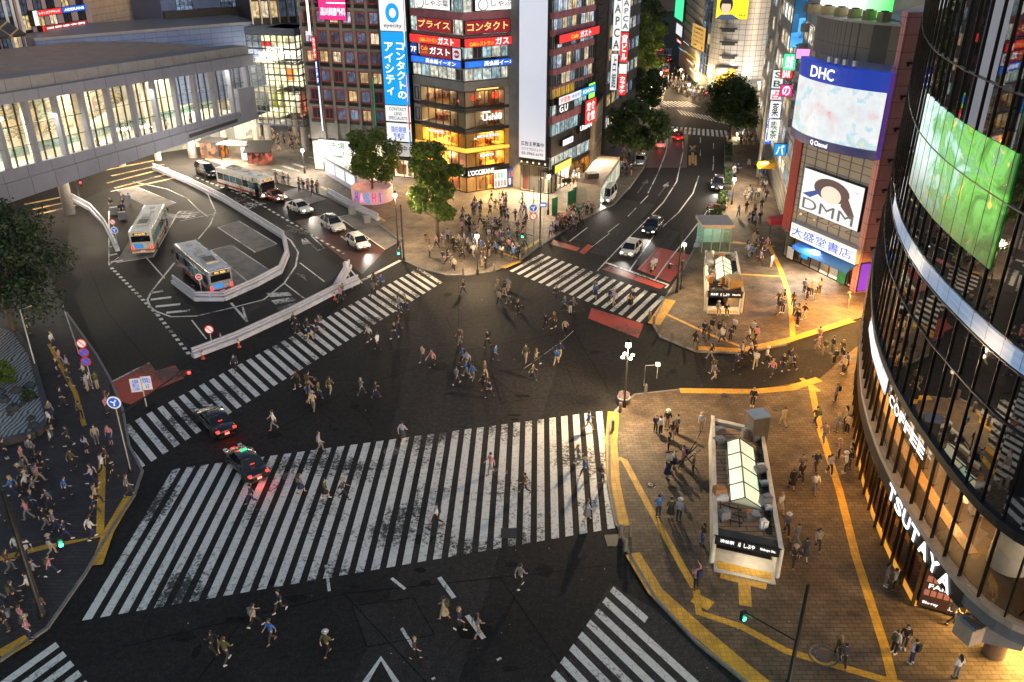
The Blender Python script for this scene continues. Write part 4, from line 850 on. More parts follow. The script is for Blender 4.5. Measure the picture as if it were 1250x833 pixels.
(bu0,bz1),(bu1,bz0) = FM1.uv(345,85), FM1.uv(356,100); mb = MB(); mb.fbox(FM1, bu0, bu1, bz0, bz1, -1.2, -1.1); mb.build('banner', E_ORANGE, t)
(bu0,bz1),(bu1,bz0) = FM2.uv(372,112), FM2.uv(390,140); mb = MB(); mb.fbox(FM2, bu0, bu1, bz0, bz1, -1.2, -1.1); mb.build('banner', litwin('poster_mix',[(1.,.25,.12),(.9,.8,.5),(.3,.6,.25)],1.,1.,1.1,.8), t)
(bu0,bz1),(bu1,bz0) = FM1.uv(316,51), FM1.uv(330,58); mb = MB(); mb.fbox(FM1, bu0, bu1, bz0, bz1, -1.0, -.9); mb.build('banner', E_RED, t)
s = empty('building_sign', FM1.pt(FM1.L*.55, zm(67), .3), 'white name letters mounted on the lit glass block', 'sign'); (bu0,bz1),(bu1,bz0) = FM1.uv(317,61), FM1.uv(358,72); lettering('MARK CITY', FM1, bu0, bu1, bz0, bz0+1.0, .35, T_WHITE, s); lettering('SHIBUYA', FM1, bu0+1.4, bu1-1.4, bz0+1.25, bz0+1.7, .35, T_WHITE, s)
mb = MB(); mb.box(WLOC(s)+Vector((0,.1,-.2)), (3.5,.05,.05), FM1.rz); mb.build('bracket', M_STEEL, s)
FT = Fac(QA+Vector((.5,3,0)), QC+Vector((.5,3,0)))
t = empty('dark_tower', FT.pt(FT.L/2, zm(35)), 'dark office tower with pale vertical fins rising over the glass block', 'building')
MB().prism(fprism(FT,0,FT.L,16), zm(35)+.02, 42).build('wall', M_DARK, t)
mb = MB()
for i in range(9): c = FT.L*i/8; mb.fbox(FT, c-.1, c+.1, zm(35)+.05, 42, .0, .5)
mb.build('fins', M_ALU, t)
windows(t, FT, [FT.L*(i+.5)/8 for i in range(8)], [zm(35)+2.2+i*3.6 for i in range(4)], FT.L/8-.3, 2.6, M_STEEL, [W_DARK, W_OFFICE], 1, .06, .08)
# blue volume, tower behind, tan tower, grey tower, plants on the terrace
def PXF(p, q, dist_y): return None
FBV = Fac(G(146,68,12), G(318,66,12)); FBV = Fac(FW.pt(28,0,-20), QA+Vector((1,5,0)))
bz = lambda x,y: FBV.uv(x,y)[1]
t = empty('blue_block', FBV.pt(FBV.L/2,0), 'long low blue-grey clad block behind the footbridge roof', 'building')
MB().prism(fprism(FBV,0,FBV.L,14), 8.2, bz(230,35)).build('wall', tiles('blue_panels',(.12,.17,.34),(.1,.15,.3),(.03,.04,.07),2.4,.8,.5,.03,True,.2,0.,.2), t)
mb = MB(); mb.fbox(FBV, -.1, FBV.L, bz(230,35)+.01, bz(230,33)+.1, -14, .1); mb.build('coping', M_GREYW, t)
zr = bz(230,35)+.4
mb = MB(); mb.fbox(FBV, 0, FBV.L, 0, 8.1, -5.2, -5.); mb.build('concourse_wall', litwin('concourse',[(1.,.86,.6)],.9,1.,.5,.6), t)
for k in range(6): mb = MB(); mb.lathe(FBV.pt(FBV.L*(k+.5)/6,0,-.6),[(.5,0),(.5,8.1)],12); mb.build('column', M_CREAM, t)
for k in range(3): area('concourse_light', FBV.pt(FBV.L*(k+.5)/3,7.9,-2.4), (0,0,-1), 12, 4, 900, (1.,.82,.55), t)
FB2 = Fac(FBV.pt(15,0,-13), FBV.pt(FBV.L+2,0,-13)); u20, u21 = FB2.uv(196,5)[0], FB2.uv(306,5)[0]
t = empty('blue_tower', FB2.pt((u20+u21)/2,0), 'dark blue tower with a single bright amber window, behind the low blue block', 'building')
MB().prism(fprism(FB2,u20,u21,15), 0, 46).build('wall', M_BLUEW, t)
zt2 = lambda y: FB2.uv(250,y)[1]
W_AMB = litwin('window_bright_amber',[(1.,.62,.16)],1.2,1.,1.,.3)
wu = lambda x: FB2.uv(x,15)[0]
windows(t, FB2, [wu(253)], [zt2(20)], 3.6, 2.6, M_STEEL, W_AMB, 1)
windows(t, FB2, [wu(226), wu(280), wu(294)], [zt2(20), zt2(10), zt2(0)], 2.8, 1.6, M_STEEL, [W_DARK, litwin('window_slit',[(.25,.32,.45)],.5,.7,3.)], 3)
mb = MB(); mb.fbox(FB2, u20, u21, zr-.2, zr+1.1, .3, 1.2); mb.build('hedge_trough', M_DARK, t)
FTN = Fac(FW.pt(10,0,-26), FW.pt(34,0,-30)); 
tu0, tu1 = FTN.uv(112,20)[0], FTN.uv(200,20)[0]
t = empty('tan_tower', FTN.pt((tu0+tu1)/2,0), 'tan panelled tower with a few amber windows behind the footbridge', 'building')
MB().prism(fprism(FTN,tu0,tu1,14), 0, 46).build('wall', M_TAN, t)
zt3 = lambda y: FTN.uv(185,y)[1]
for x in (180, 193): windows(t, FTN, [FTN.uv(x,8)[0]], [zt3(3), zt3(16), zt3(-10)], 1.5, 1.7, M_STEEL, W_AMB, 1, d=.02)
FGT = Fac(FW.pt(-26,0,-21), FW.pt(FTN and 14,0,-24)); gu1 = FGT.uv(112,20)[0]
t = empty('sign_tower', FGT.pt(gu1-10,0), 'mauve grey tower with stacked lit sign bands and dark windows at the far left', 'building')
MB().prism(fprism(FGT,gu1-30,gu1,14), 0, 46).build('wall', mat('mauve_wall',(.4,.31,.36),.6,var=.15,scale=.5), t)
gz = lambda y: FGT.uv(60,y)[1]; gu = lambda x: FGT.uv(x,20)[0]
windows(t, FGT, [gu(x) for x in (-30,-15,0,14,30,48,64,82,100)], [gz(4), gz(25), gz(43), gz(-16)], 1.6, 2.3, M_STEEL, [W_DARK, W_DARK, W_OFFICE], 1, d=.02)
mb = MB()
for x in (5, 14, 22): mb.fbox(FGT, gu(x)-.12, gu(x)+.12, gz(80), 46, .3, .6)
mb.build('white_fins', M_WHITEP, t)
for x0,x1,y0,y1,m,lab,tx,tm in [(43,74,18,11,E_RED,'red lit band sign with white letters on the mauve tower','レディスアデランス',T_WHITE),(75,104,18,11,E_BLUE,'glowing blue band sign with white capitals on the mauve tower','ADERANS',T_WHITE),(48,102,37,31,mat('band_red',(.35,.04,.04),.5,emis=(.6,.04,.03),es=.4),'unlit red band sign in the middle of the mauve tower','消費者金融',T_WHITE),(52,95,57,51,E_PALE,'pale band sign with grey letters low on the mauve tower','クリニック 歯科',T_GREY),(96,112,57,51,E_NAVY,'small navy sign at the end of the pale band sign','5F',T_WHITE)]:  # the unlit red band still gets a weak glow in its material
    b = board('band_sign', FGT, gu(x0), gu(x1), gz(y0), gz(y1), .05, .4, m, lab, 'sign'); lettering(tx, FGT, gu(x0)+.4, gu(x1)-.4, gz(y0)+.2, gz(y1)-.2, .4, tm, b)
for x0,x1,y0,y1,m,lab in [(32,41,28,10,E_WHITE,'white vertical blade sign on the mauve tower'),(40,46,46,30,E_RED,'small red vertical blade sign under the white one on the mauve tower'),(45,52,62,48,E_PALE,'lowest pale vertical blade sign on the mauve tower')]:
    b = board('blade_sign', FGT, gu(x0)+.3, gu(x1)-.3, gz(y0), gz(y1), .05, 1., m, lab, 'sign')
# filler tower far left beyond
FZ = Fac(FW.pt(-60,0,-30), FW.pt(-28,0,-22)); t = empty('office_tower', FZ.pt(16,0), 'dim office block beyond the left edge of the footbridge', 'building'); MB().prism(fprism(FZ,0,FZ.L,14),0,46).build('wall', M_GREYW, t)
# ---------------------------------------------------------------- grey blocks further along the far road, left side
FJ = Fac(PE+Vector((.6,1.0,0)), G(757,150)); 
t = empty('beige_building', FJ.pt(3,0), 'low beige two storey building with a dark roof between the banded building and the trees', 'building')
bzz = zat(PE, 127)
MB().prism(fprism(FJ,0,min(9,FJ.L),9), 0, 9.6).build('wall', mat('beige_wall',(.5,.4,.28),.7,var=.2), t); mb = MB(); mb.fbox(FJ,-.1,min(9,FJ.L)+.1,9.6,9.9,-9,.12); mb.build('roof_edge', M_DARK, t); roofkit(t, FJ.sub(0,9), 9, 9.9, 3, 4)
shop(t, FJ, .5, 8.4, .12, 3.2, 3, W_SHOP)
mb = MB(); mb.fbox(FJ, 1, 8, 4, 4.2, .0, .15); mb.fbox(FJ, 1, 8, 7.4, 7.6, .0, .15); mb.build('moulding', M_CREAM, t)
FJ2 = Fac(G(729,132)+Vector((0,0,0)), G(765,128)); FJ2 = Fac(FJ.pt(9.3,0,-9), FJ.pt(10.5,0,.2)); FJ3 = Fac(FJ.pt(10.5,0,.2), FJ.pt(30,0,3))
t = empty('concrete_building', FJ3.pt(0,0), 'plain dark concrete tower block behind the beige building, with a steel scaffold mast', 'building')
MB().prism([FJ2.pt(0,0),FJ2.pt(FJ2.L,0),FJ3.pt(FJ3.L,0),FJ3.pt(FJ3.L,0,-14),FJ2.pt(0,0,0)+Vector((6,14,0))], 0, 40).build('wall', mat('dark_concrete',(.085,.075,.07),.85,var=.4,scale=.4,detail=8), t)
windows(t, FJ2, [FJ2.L*.3, FJ2.L*.62], [14,18,22,26], 1.2, 1.6, M_STEEL, W_DARK, 1, d=.02)
windows(t, FJ3, [FJ3.L*(i+.5)/7 for i in range(7)], [5,8.5,12,15.5,19,22.5,26], 2.0, 1.8, M_STEEL, [W_OFFICE, W_COOL, W_DARK], 1, d=.02); shop(t, FJ3, .4, FJ3.L-.4, .12, 3.4, 3, W_SHOP)
mb = MB()
p0 = FJ2.pt(FJ2.L*.8, 11, .9)
for dx, dy in ((0,0),(1.6,0),(0,1.6),(1.6,1.6)): mb.tube([p0+Vector((dx,dy,0)), p0+Vector((dx,dy,14))], .07, 6)
for k in range(7):
    z = k*2
    for a, b in (((0,0),(1.6,0)),((1.6,0),(1.6,1.6)),((0,1.6),(0,0)),((1.6,1.6),(0,1.6))): mb.tube([p0+Vector((a[0],a[1],z)), p0+Vector((b[0],b[1],z+2))], .04, 5)
    mb.tube([p0+Vector((0,0,z)), p0+Vector((1.6,1.6,z))], .04, 5)
mb.build('scaffold_mast', M_STEEL, t)
Fk = Fac(FJ3.pt(.2,0,1.6), FJ3.pt(.3,0,.1)); Fk = Fac(Vector((FJ3.pt(1.5,0,.2).x,FJ3.pt(1.5,0,.2).y,0)), Vector((FJ3.pt(1.5,0,2.2).x+.6,FJ3.pt(1.5,0,.2).y-.3,0)))
fz = lambda y: zat(Fk.pt(0,0), y)
for (a,b_,y0,y1,m,lab,tx,tm) in [(0,Fk.L*.5,62,-12,E_PALE,'tall white blade sign with grey capitals on the dark concrete tower','C\nA\nP\nC\nA',T_GREY),(Fk.L*.52,Fk.L,38,-12,E_PALE,'upper pale half of the paired blade signs near the trees','C\nA\nP\nC\nA',T_GREY),(Fk.L*.52,Fk.L,76,40,E_RED,'red middle blade sign with white blocks beside the roadside trees','貸\nビ\nル',T_WHITE),(Fk.L*.52,Fk.L,90,78,E_PALE,'small pale blade sign under the red one',' ',T_GREY),(Fk.L*.52,Fk.L,116,91,E_RED,'lowest red blade sign beside the roadside trees','カ\nラ\nオ\nケ',T_WHITE),(0,Fk.L*.4,110,66,E_PALE,'white blade sign with dark shapes low on the concrete tower','占\n館',T_GREY)]:
    b = board('blade_sign', Fk, a, b_, fz(y0), fz(y1), -.3, 0, m, lab, 'sign')
    if tx.strip(): lettering(tx, Fk, a+.15, b_-.15, fz(y0)+.3, fz(y1)-.3, 0, tm, b)
# row of buildings on along the far left side, to the end of the street
for i, (x0,y0,x1,y1,h,m,nm,lab,wm) in enumerate([(757,150,790,75,30,M_GREYW,'street_block','tall grey block behind the roadside trees',W_OFFICE),(790,74,803,52,28,M_CON,'street_block','concrete block at the bend of the far road',W_COOL),(803,51,805,30,26,M_GREYW,'street_block','far pale block at the left end of the road',W_OFFICE)]):
    F = Fac(G(x0,y0)+Vector((-2,0,0)), G(x1,y1)+Vector((-2,0,0))); t = empty(nm, F.pt(F.L/2,0), lab, 'building'); MB().prism(fprism(F,0,F.L-1,16),0,h).build('wall', m, t)
    n = int(F.L/5); windows(t, F, [F.L*(k+.5)/n for k in range(n)], [6+3.8*k for k in range(5)], 3.2, 2.1, M_STEEL, [wm, W_DARK], 2, d=.02); shop(t, F, .5, F.L-1.5, .12, 3.6, 3, W_SHOP, dens=.8)
F = Fac(G(770,14), G(850,14)); t = empty('street_block', F.pt(F.L/2,0), 'far block with lit signs closing the end of the road', 'building'); MB().prism(fprism(F,0,F.L,20),0,40).build('wall', M_DARK, t)
windows(t, F, [F.L*(k+.5)/8 for k in range(8)], [8+4*k for k in range(6)], 4, 2.4, M_STEEL, [W_OFFICE, W_SHOP], 1, d=.02)
F2_ = Fac(G(700,40), G(770,16)); 
# backdrop blocks that close the gaps above the roofs
for (x0,x1,y,h,m,lab) in [(640,780,46,46,M_DARK,'dark distant block behind the concrete tower'),(455,660,60,44,M_GREYW,'grey distant block behind the corner building'),(940,1090,70,46,M_GREYW,'grey distant block behind the right-hand sign street')]:
    F = Fac(G(x0,y), G(x1,y)); t = empty('distant_block', F.pt(F.L/2,0), lab, 'building'); MB().prism(fprism(F,0,F.L,20),0,h).build('wall', m, t)
    n = 12; windows(t, F, [F.L*(k+.5)/n for k in range(n)], [4+4.4*k for k in range(8)], F.L/n*.6, 2.2, M_STEEL, [W_DARK, W_OFFICE, W_COOL], 1, d=.02)
# ================================================================== buildings, part three: 109, the right side
# ---------------------------------------------------------------- round tower
c109 = G(897,112); RC = 6.4
M_TILE = tiles('tower_tiles',(.62,.6,.57),(.55,.53,.5),(.2,.19,.18),1.3,.95,.35,.03,True,.2,0.,.12)
def cyltiles():
    m, nt, b, out = newmat('round_tower_tiles'); L = nt.links; tc = N(nt,'ShaderNodeTexCoord'); sp = N(nt,'ShaderNodeSeparateXYZ'); L.new(tc.outputs['Object'], sp.inputs[0])
    at = N(nt,'ShaderNodeMath',operation='ARCTAN2'); L.new(sp.outputs[1], at.inputs[0]); L.new(sp.outputs[0], at.inputs[1]); mu = N(nt,'ShaderNodeMath',operation='MULTIPLY'); mu.inputs[1].default_value = RC; L.new(at.outputs[0], mu.inputs[0])
    cb = N(nt,'ShaderNodeCombineXYZ'); L.new(mu.outputs[0], cb.inputs[0]); L.new(sp.outputs[2], cb.inputs[1])
    br = N(nt,'ShaderNodeTexBrick', i_Scale=1., i_Mortar_Size=.05, i_Brick_Width=1.35, i_Row_Height=1.05); br.offset = 0; L.new(cb.outputs[0], br.inputs['Vector'])
    br.inputs['Color1'].default_value = (.62,.6,.56,1); br.inputs['Color2'].default_value = (.54,.52,.5,1); br.inputs['Mortar'].default_value = (.17,.16,.15,1); L.new(br.outputs[0], b.inputs['Base Color']); b.inputs['Roughness'].default_value = .3; b.inputs['Metallic'].default_value = .25; return m
t = rtower = empty('round_tower', c109, 'pale tiled cylindrical shopping tower with a yellow poster, at the fork of the far road', 'building')
MB().lathe(c109, [(RC,0),(RC,34)], 48).build('drum', cyltiles(), t)
zc = lambda y: zat(c109+Vector((-.6,-RC,0)), y)
fr = Vector((-.22,-.975,0)).normalized(); Fc = Fac(c109 + fr*(RC+.05) + Vector((-fr.y*-4,fr.x*-4,0)), c109 + fr*(RC+.05) + Vector((-fr.y*4,fr.x*4,0)))
if Fc.n.dot(fr) < 0: Fc = Fac(Fc.b, Fc.a)
for y in (37.5, 54, 70.5):
    (u0,_),(u1,_) = Fc.uv(881,y), Fc.uv(897,y)
    mb = MB(); mb.fbox(Fc, u0, u1, zc(y+2.2), zc(y-2.0), -.9, .12); mb.fbox(Fc, u0-.5, u0+.3, zc(y-1), zc(y-2.6), -.9, .3); mb.fbox(Fc, u1-.3, u1+.5, zc(y-1), zc(y-2.6), -.9, .3); mb.build('vent', M_DARK, t)
(u0,_),(u1,_) = Fc.uv(872,90), Fc.uv(900,90); mb = MB(); mb.fbox(Fc, u0+.4, u1-.4, .2, zc(84), -1.5, .4); mb.build('entrance', W_GOLD, t)
mb = MB(); mb.fbox(Fc, u0, u1, zc(84), zc(82), -1, .6); mb.build('entrance_canopy', M_DARK, t)
b, rc = pboard('billboard', Fc, (876,-3), (912,24), .35, E_YEL, 'yellow poster with a dark-haired portrait on the round tower', 'poster', .3)
u0,u1,z0,z1 = rc; w_, h_ = u1-u0, z1-z0
mb = MB(); cx, cz = u0+w_*.3, z0+h_*.55
def ell(mb, F, cx, cz, rx, rz, d, n=20, mi=0): mb.add([F.pt(cx+rx*math.cos(2*PI*k/n), cz+rz*math.sin(2*PI*k/n), d) for k in range(n)], [tuple(range(n))], mi)
ell(mb, Fc, cx, cz+h_*.12, w_*.21, h_*.4, .37, mi=0); ell(mb, Fc, cx, cz, w_*.15, h_*.3, .372, mi=1)
mb.add([Fc.pt(cx-w_*.3,z0,.371),Fc.pt(cx+w_*.45,z0,.371),Fc.pt(cx+w_*.2,z0+h_*.22,.371),Fc.pt(cx-w_*.14,z0+h_*.2,.371)],[(0,1,2,3)],2)
mb.add([Fc.pt(cx-w_*.15,cz+h_*.16,.374),Fc.pt(cx+w_*.15,cz+h_*.16,.374),Fc.pt(cx+w_*.17,cz+h_*.34,.374),Fc.pt(cx-w_*.17,cz+h_*.34,.374)],[(0,1,2,3)],0)
mb.build('portrait', [emat('ink_dark',(.02,.02,.03),.5), emat('ink_skin',(.8,.52,.38),.9), emat('ink_blue',(.06,.1,.2),.7)], b)
lettering('SALE', Fc, u0+w_*.72, u0+w_*.94, z0+h_*.14, z0+h_*.24, .37, T_BLACK, b)
# ribbed wing with neon and dark glazed recess
WA, WB = G(828,80), G(852,103)
FWg = Fac(WA, WB); t = empty('ribbed_wing', FWg.pt(FWg.L/2,0), 'pale ribbed wing wall of the shopping tower beside its dark glazed recess', 'building')
FD = Fac(WB, c109+Vector((-5.5,-2,0)))
MB().prism([WA, WB, FD.pt(FD.L,0), FD.pt(FD.L,0,-12), WA+Vector((8,14,0))], 0, 36).build('wall', M_CREAM, t)
for i in range(16): z = 7+i*1.8; mb = MB(); mb.hexa([FWg.pt(0,z,.3),FWg.pt(FWg.L,z-1.2,.3),FWg.pt(FWg.L,z-1.2,0.01),FWg.pt(0,z,0.01)],[FWg.pt(0,z+1.3,.3),FWg.pt(FWg.L,z+.1,.3),FWg.pt(FWg.L,z+.1,.01),FWg.pt(0,z+1.3,.01)]); mb.build('rib', M_CREAM, t)
n = 5; 
windows(t, FD, [FD.L*(k+.5)/n for k in range(n)], [4+2.2*k for k in range(14)], FD.L/n, 2.2, M_ALU, [W_DARK, litwin('window_black_tile',[(.03,.035,.05)],.6,.9,1.,.2)], 0, .06, .1, .02)
b, rc = pboard('banner', FD, (846,28), (859,64), .5, emat('banner_ochre',(.55,.34,.09),.9), 'ochre banner with dark lines hanging on the dark glazed recess', 'banner')
for k in range(5): lettering(['SUMMER','SALE','70% OFF','SHIBUYA','7.1'][k], FD, *sub(rc,.12,.88,.8-k*.18,.9-k*.18), .52, T_BROWN, b)
b, rc = pboard('neon_sign', FWg, (826,-12), (833,27), .9, E_GREEN, 'tall green neon blade sign on the ribbed wing', 'neon sign')
b, rc = pboard('blade_sign', FWg, (826,28), (832,46), .9, E_PALE, 'pale blade sign under the green neon on the ribbed wing', 'sign')
b, rc = pboard('shop_sign', FWg, (835,62), (848,72), 1.4, E_YEL, 'square yellow lit sign above the crowd at the ribbed wing', 'sign')
for x0,y0,x1,y1,m,tx,lab in [(826,47,832,55,E_RED,'薬','small red lit sign low on the ribbed wing'),(834,50,841,56,E_WHITE,'カフェ','small white lit sign halfway up the ribbed wing'),(838,73,847,79,E_ORANGE,'靴','orange lit sign over the crowd at the ribbed wing'),(828,58,836,64,E_CYAN,'本','cyan lit sign over the far crowd'),(842,84,850,90,E_WARMW,'食','warm white sign at the foot of the ribbed wing')]:
    b, rc = pboard('shop_sign', FWg, (x0,y0), (x1,y1), 1.1, m, lab, 'sign'); lettering(tx, FWg, *sub(rc,.15,.85,.15,.85), 1.1, T_WHITE if m not in (E_WHITE,E_WARMW) else T_RED, b)
FWs = Fac(G(826,92)+Vector((0,0,0)), G(866,104)); 
s = empty('kiosk_stall', G(864,98), 'orange lit stall at the foot of the round tower', 'stall'); g = G(864,98)
mb = MB(); mb.box((g.x,g.y,2.2),(5,3,4.4),-.3); mb.build('booth', emat('stall_orange',(1.,.28,.08),1.), s); mb = MB(); mb.box((g.x,g.y,4.6),(5.6,3.6,.3),-.3); mb.build('canopy', M_WHITEP, s)
# ramp on the right of the tower
s = empty('stair_ramp', G(930,108), 'curved pale outer stair descending at the right of the round tower', 'stair'); mb = MB()
pth = [G(906,105,4.2),G(918,106,3.6),G(930,101,2.4),G(942,95,.8)]
for a, b_ in zip(pth, pth[1:]):
    d = (b_-a); w = Vector((-d.y,d.x,0)).normalized()*.9
    mb.hexa([a-w-Vector((0,0,1.2)),b_-w-Vector((0,0,.6)),b_+w-Vector((0,0,.6)),a+w-Vector((0,0,1.2))],[a-w+Vector((0,0,.9)),b_-w+Vector((0,0,.9)),b_+w+Vector((0,0,.9)),a+w+Vector((0,0,.9))])
mb.build('ramp', M_CREAM, s); MB().box(G(906,108,1.5),(2.5,2.5,3)).build('pier', M_CREAM, s)
# flood lights of the tower
for dx, dy in ((-7,-12),(3,-13)): area('tower_floodlight', c109+Vector((dx,dy,4)), Vector((-dx*.6,-dy,8)), 4, 1, 380, (1.,.9,.75))
FDk = Fac(G(921,84), G(950,84)); t = empty('dark_block', FDk.pt(FDk.L/2,0), 'dark brown block with a lit edge, right behind the round tower', 'building'); MB().prism(fprism(FDk,0,FDk.L,14),0,44).build('wall', mat('umber_wall',(.09,.06,.045),.7,var=.3), t)
windows(t, FDk, [FDk.L*(.62+.22*k) for k in range(2)], [6+3.2*k for k in range(9)], FDk.L*.18, 2.3, M_ALU, [W_COOL, W_OFFICE, W_DARK], 1, d=.02)
mb = MB(); mb.fbox(FDk, FDk.L*.02, FDk.L*.1, 0, 44, 0, .5); mb.build('fin', M_CREAM, t)
# low lit shopfronts at the right of the ramp
FQ = Fac(G(925,100), G(955,118)); t = empty('corner_shop', FQ.pt(FQ.L/2,0), 'small golden lit shop at the mouth of the right-hand side street', 'shop'); MB().prism(fprism(FQ,0,FQ.L,6,-3),0,3.6).build('wall', M_CREAM, t); shop(t, FQ, .1, FQ.L-.1, .12, 3.4, 2.8, W_GOLD, lux=20)

# ---------------------------------------------------------------- street of blade signs between 109 and the screen building
SA, SB = G(922,160), G(962,298)
FS = Fac(SA, SB); t = empty('sign_street_building', FS.pt(FS.L/2,0), 'narrow building row hung with blade signs, left of the curved screen building', 'building')
MB().prism(fprism(FS,0,FS.L-1,14),0,30).build('wall', mat('street_wall',(.3,.29,.28),.7,var=.3,scale=.5), t)
n = int(FS.L/4); windows(t, FS, [FS.L*(k+.5)/n for k in range(n-1)], [5.5+3.5*k for k in range(6)], 3.2, 2., M_ALU, [W_OFFICE, W_COOL, W_SHOP], 1, d=.02); shop(t, FS, .5, FS.L-2, .12, 3.8, 3, W_SHOP, ceil=E_CEILC, lux=22)
mb = MB()
for k in range(8): z = 12+k*2.2; mb.fbox(FS, FS.L-9, FS.L-8.2, z, z+.9, .1, 1.0)
mb.build('air_units', M_DARK, t) if False else None
for k in range(8): z = 12+k*2.2; mb = MB(); mb.fbox(FS, FS.L-9, FS.L-8.2, z, z+.9, .05, .9); mb.fbox(FS, FS.L-9, FS.L-8.2, z+.05, z+.8, .9, .95); bevel(mb.build('air_unit', M_GREYW, t), .03, 1)
mb = MB(); q = FS.pt(FS.L*.52,0,1.6); mb.lathe(q, [(.35,0),(.3,34)], 12); mb.build('service_pipe', M_ALU, t)
def blade(px0, py0, px1, py1, m, label, tx='', tm=T_WHITE, gpx=None, w=None):
    """a sign sticking out from the street wall, facing the scramble"""
    uu = FS.uv((px0+px1)/2, (py0+py1)/2, .8)[0]; F = Fac(FS.pt(uu,0,1.7), FS.pt(uu,0,.1)); F = Fac(F.a, F.b)
    z1 = F.uv((px0+px1)/2, py0)[1]; z0 = F.uv((px0+px1)/2, py1)[1]
    b = board('blade_sign', F, .05, F.L-.1, z0, z1, -.3, 0, m, label, 'sign')
    if tx: lettering(tx, F, .3, F.L-.35, z0+(z1-z0)*.08, z1-(z1-z0)*.08, 0, tm, b)
    return b
blade(935,134,941,176,E_BLUE,'tall blue blade sign nearest the plaza crowd','献\n血',T_WHITE); blade(945,86,956,108,E_PALE,'white blade sign with a green head in the sign street','S\nB',mat('letter_green',(.02,.2,.06),.5,var=0)); blade(944,110,953,122,E_PALE,'white blade sign with a pink ring in the sign street','占',T_RED)
blade(943,124,952,144,E_WHITE,'plain white blade sign in the middle of the sign street','薬',T_GREY); blade(941,146,950,172,E_PALE,'lower white blade sign with green lettering in the sign street','喫\n茶',mat('letter_green')); blade(958,66,972,86,E_GREEN,'green neon block sign high in the sign street','麻雀',T_WHITE); blade(957,84,966,96,E_RED,'small red slanted sign under the green neon block','BAR',T_WHITE)
blade(957,104,965,118,E_PINK,'small pink round-lettered sign in the sign street','の',T_WHITE); blade(949,176,958,190,E_CYAN,'small cyan sign low in the sign street','バ',T_WHITE)
b = blade(966,-8,988,58,litwin('screen_blue',[(.1,.45,.95)],1.1,1.,.5,.9),'large blue and white lit screen at the top of the sign street'); blade(978,60,985,72,E_LPINK,'small bright multicolour sign beside the curved screen','','' or T_WHITE)
b = empty('street_awning', G(936,204), 'yellow awning over a shop in the sign street', 'awning'); g = G(936,204,2.8)
mb = MB(); mb.hexa([g+Vector((-1.4,-1,0)),g+Vector((1.2,-1.2,0)),g+Vector((1.4,1,0)),g+Vector((-1.2,1.2,0))],[g+Vector((-1.2,-.8,.5)),g+Vector((1.2,-1.,.9)),g+Vector((1.4,1,.9)),g+Vector((-1,1.,.5))]); mb.build('canvas', mat('canvas_yellow',(.75,.42,.02),.7,var=.1), b); MB().tube([g+Vector((-1.2,-.8,0)),g+Vector((-1.2,-.8,-2.7))],.04,6).build('post', M_STEEL, b)
b = empty('street_awning', G(948,288), 'red awning over the stall at the left foot of the curved screen building', 'awning'); g = G(949,272,2.6)
mb = MB(); mb.hexa([g+Vector((-1.1,-.9,0)),g+Vector((1.3,-1.1,0)),g+Vector((1.4,1,0)),g+Vector((-1.,1.1,0))],[g+Vector((-1.,-.8,.4)),g+Vector((1.3,-1.,.8)),g+Vector((1.4,1,.8)),g+Vector((-.9,1.,.4))]); mb.build('canvas', mat('canvas_red',(.5,.02,.03),.7,var=.1), b); MB().tube([g+Vector((-1,-.8,0)),g+Vector((-1,-.8,-2.5))],.04,6).build('post', M_STEEL, b)
area('street_light_shops', FS.pt(FS.L*.6, 3.6, 1.), FS.n+Vector((0,0,-1.)), 18, .8, 1900, (1.,.85,.65))

# ---------------------------------------------------------------- building with the curved screen
Rg = G(1038,360); zbt = zat(Rg,187); Lg = G(967,156,zbt); Mg = G(1012,173,zbt)
class Arc:
    def __init__(s, pts):
        s.p = [Vector((q[0],q[1],0)) for q in pts]; s.S = [0]
        for a, b in zip(s.p, s.p[1:]): s.S.append(s.S[-1]+(b-a).length)
        s.L = s.S[-1]
    def fr(s, u):
        i = max(k for k in range(len(s.S)-1) if s.S[k] <= u+1e-9 or k == 0); a, b = s.p[i], s.p[i+1]; d = (b-a).normalized()
        return a + d*(u-s.S[i]), d
    def nrm(s, u):
        e = s.L/60; d = (s.fr(min(s.L,u+e))[0]-s.fr(max(0,u-e))[0]).normalized(); return Vector((d.y,-d.x,0))
    def pt(s, u, z, d=0.): p, _ = s.fr(u); return p + s.nrm(u)*d + Vector((0,0,z))
    def uv(s, px, py, d=0.):
        best = None
        for k in range(241):
            u = s.L*k/240; p = s.pt(u,0,d); r = ray(px,py); tt = (p.x*r.x+p.y*r.y)/(r.x*r.x+r.y*r.y); e = abs(p.x*r.y-p.y*r.x)
            if best is None or e < best[0]: best = (e, u, H+r.z*tt)
        return best[1], best[2]
    def band(s, mb, u0, u1, z0, z1, d0, d1, mi=0, n=None):
        n = n or max(1, int((u1-u0)/.8)); 
        for k in range(n):
            a, b = u0+(u1-u0)*k/n, u0+(u1-u0)*(k+1)/n; P = s.pt
            vs = [P(a,z0,d1),P(b,z0,d1),P(b,z0,d0),P(a,z0,d0),P(a,z1,d1),P(b,z1,d1),P(b,z1,d0),P(a,z1,d0)]
            fs = [(3,2,1,0),(4,5,6,7),(0,1,5,4),(2,3,7,6)]
            if k == 0: fs.append((3,0,4,7))
            if k == n-1: fs.append((1,2,6,5))
            mb.add(vs, fs, mi)
        return mb
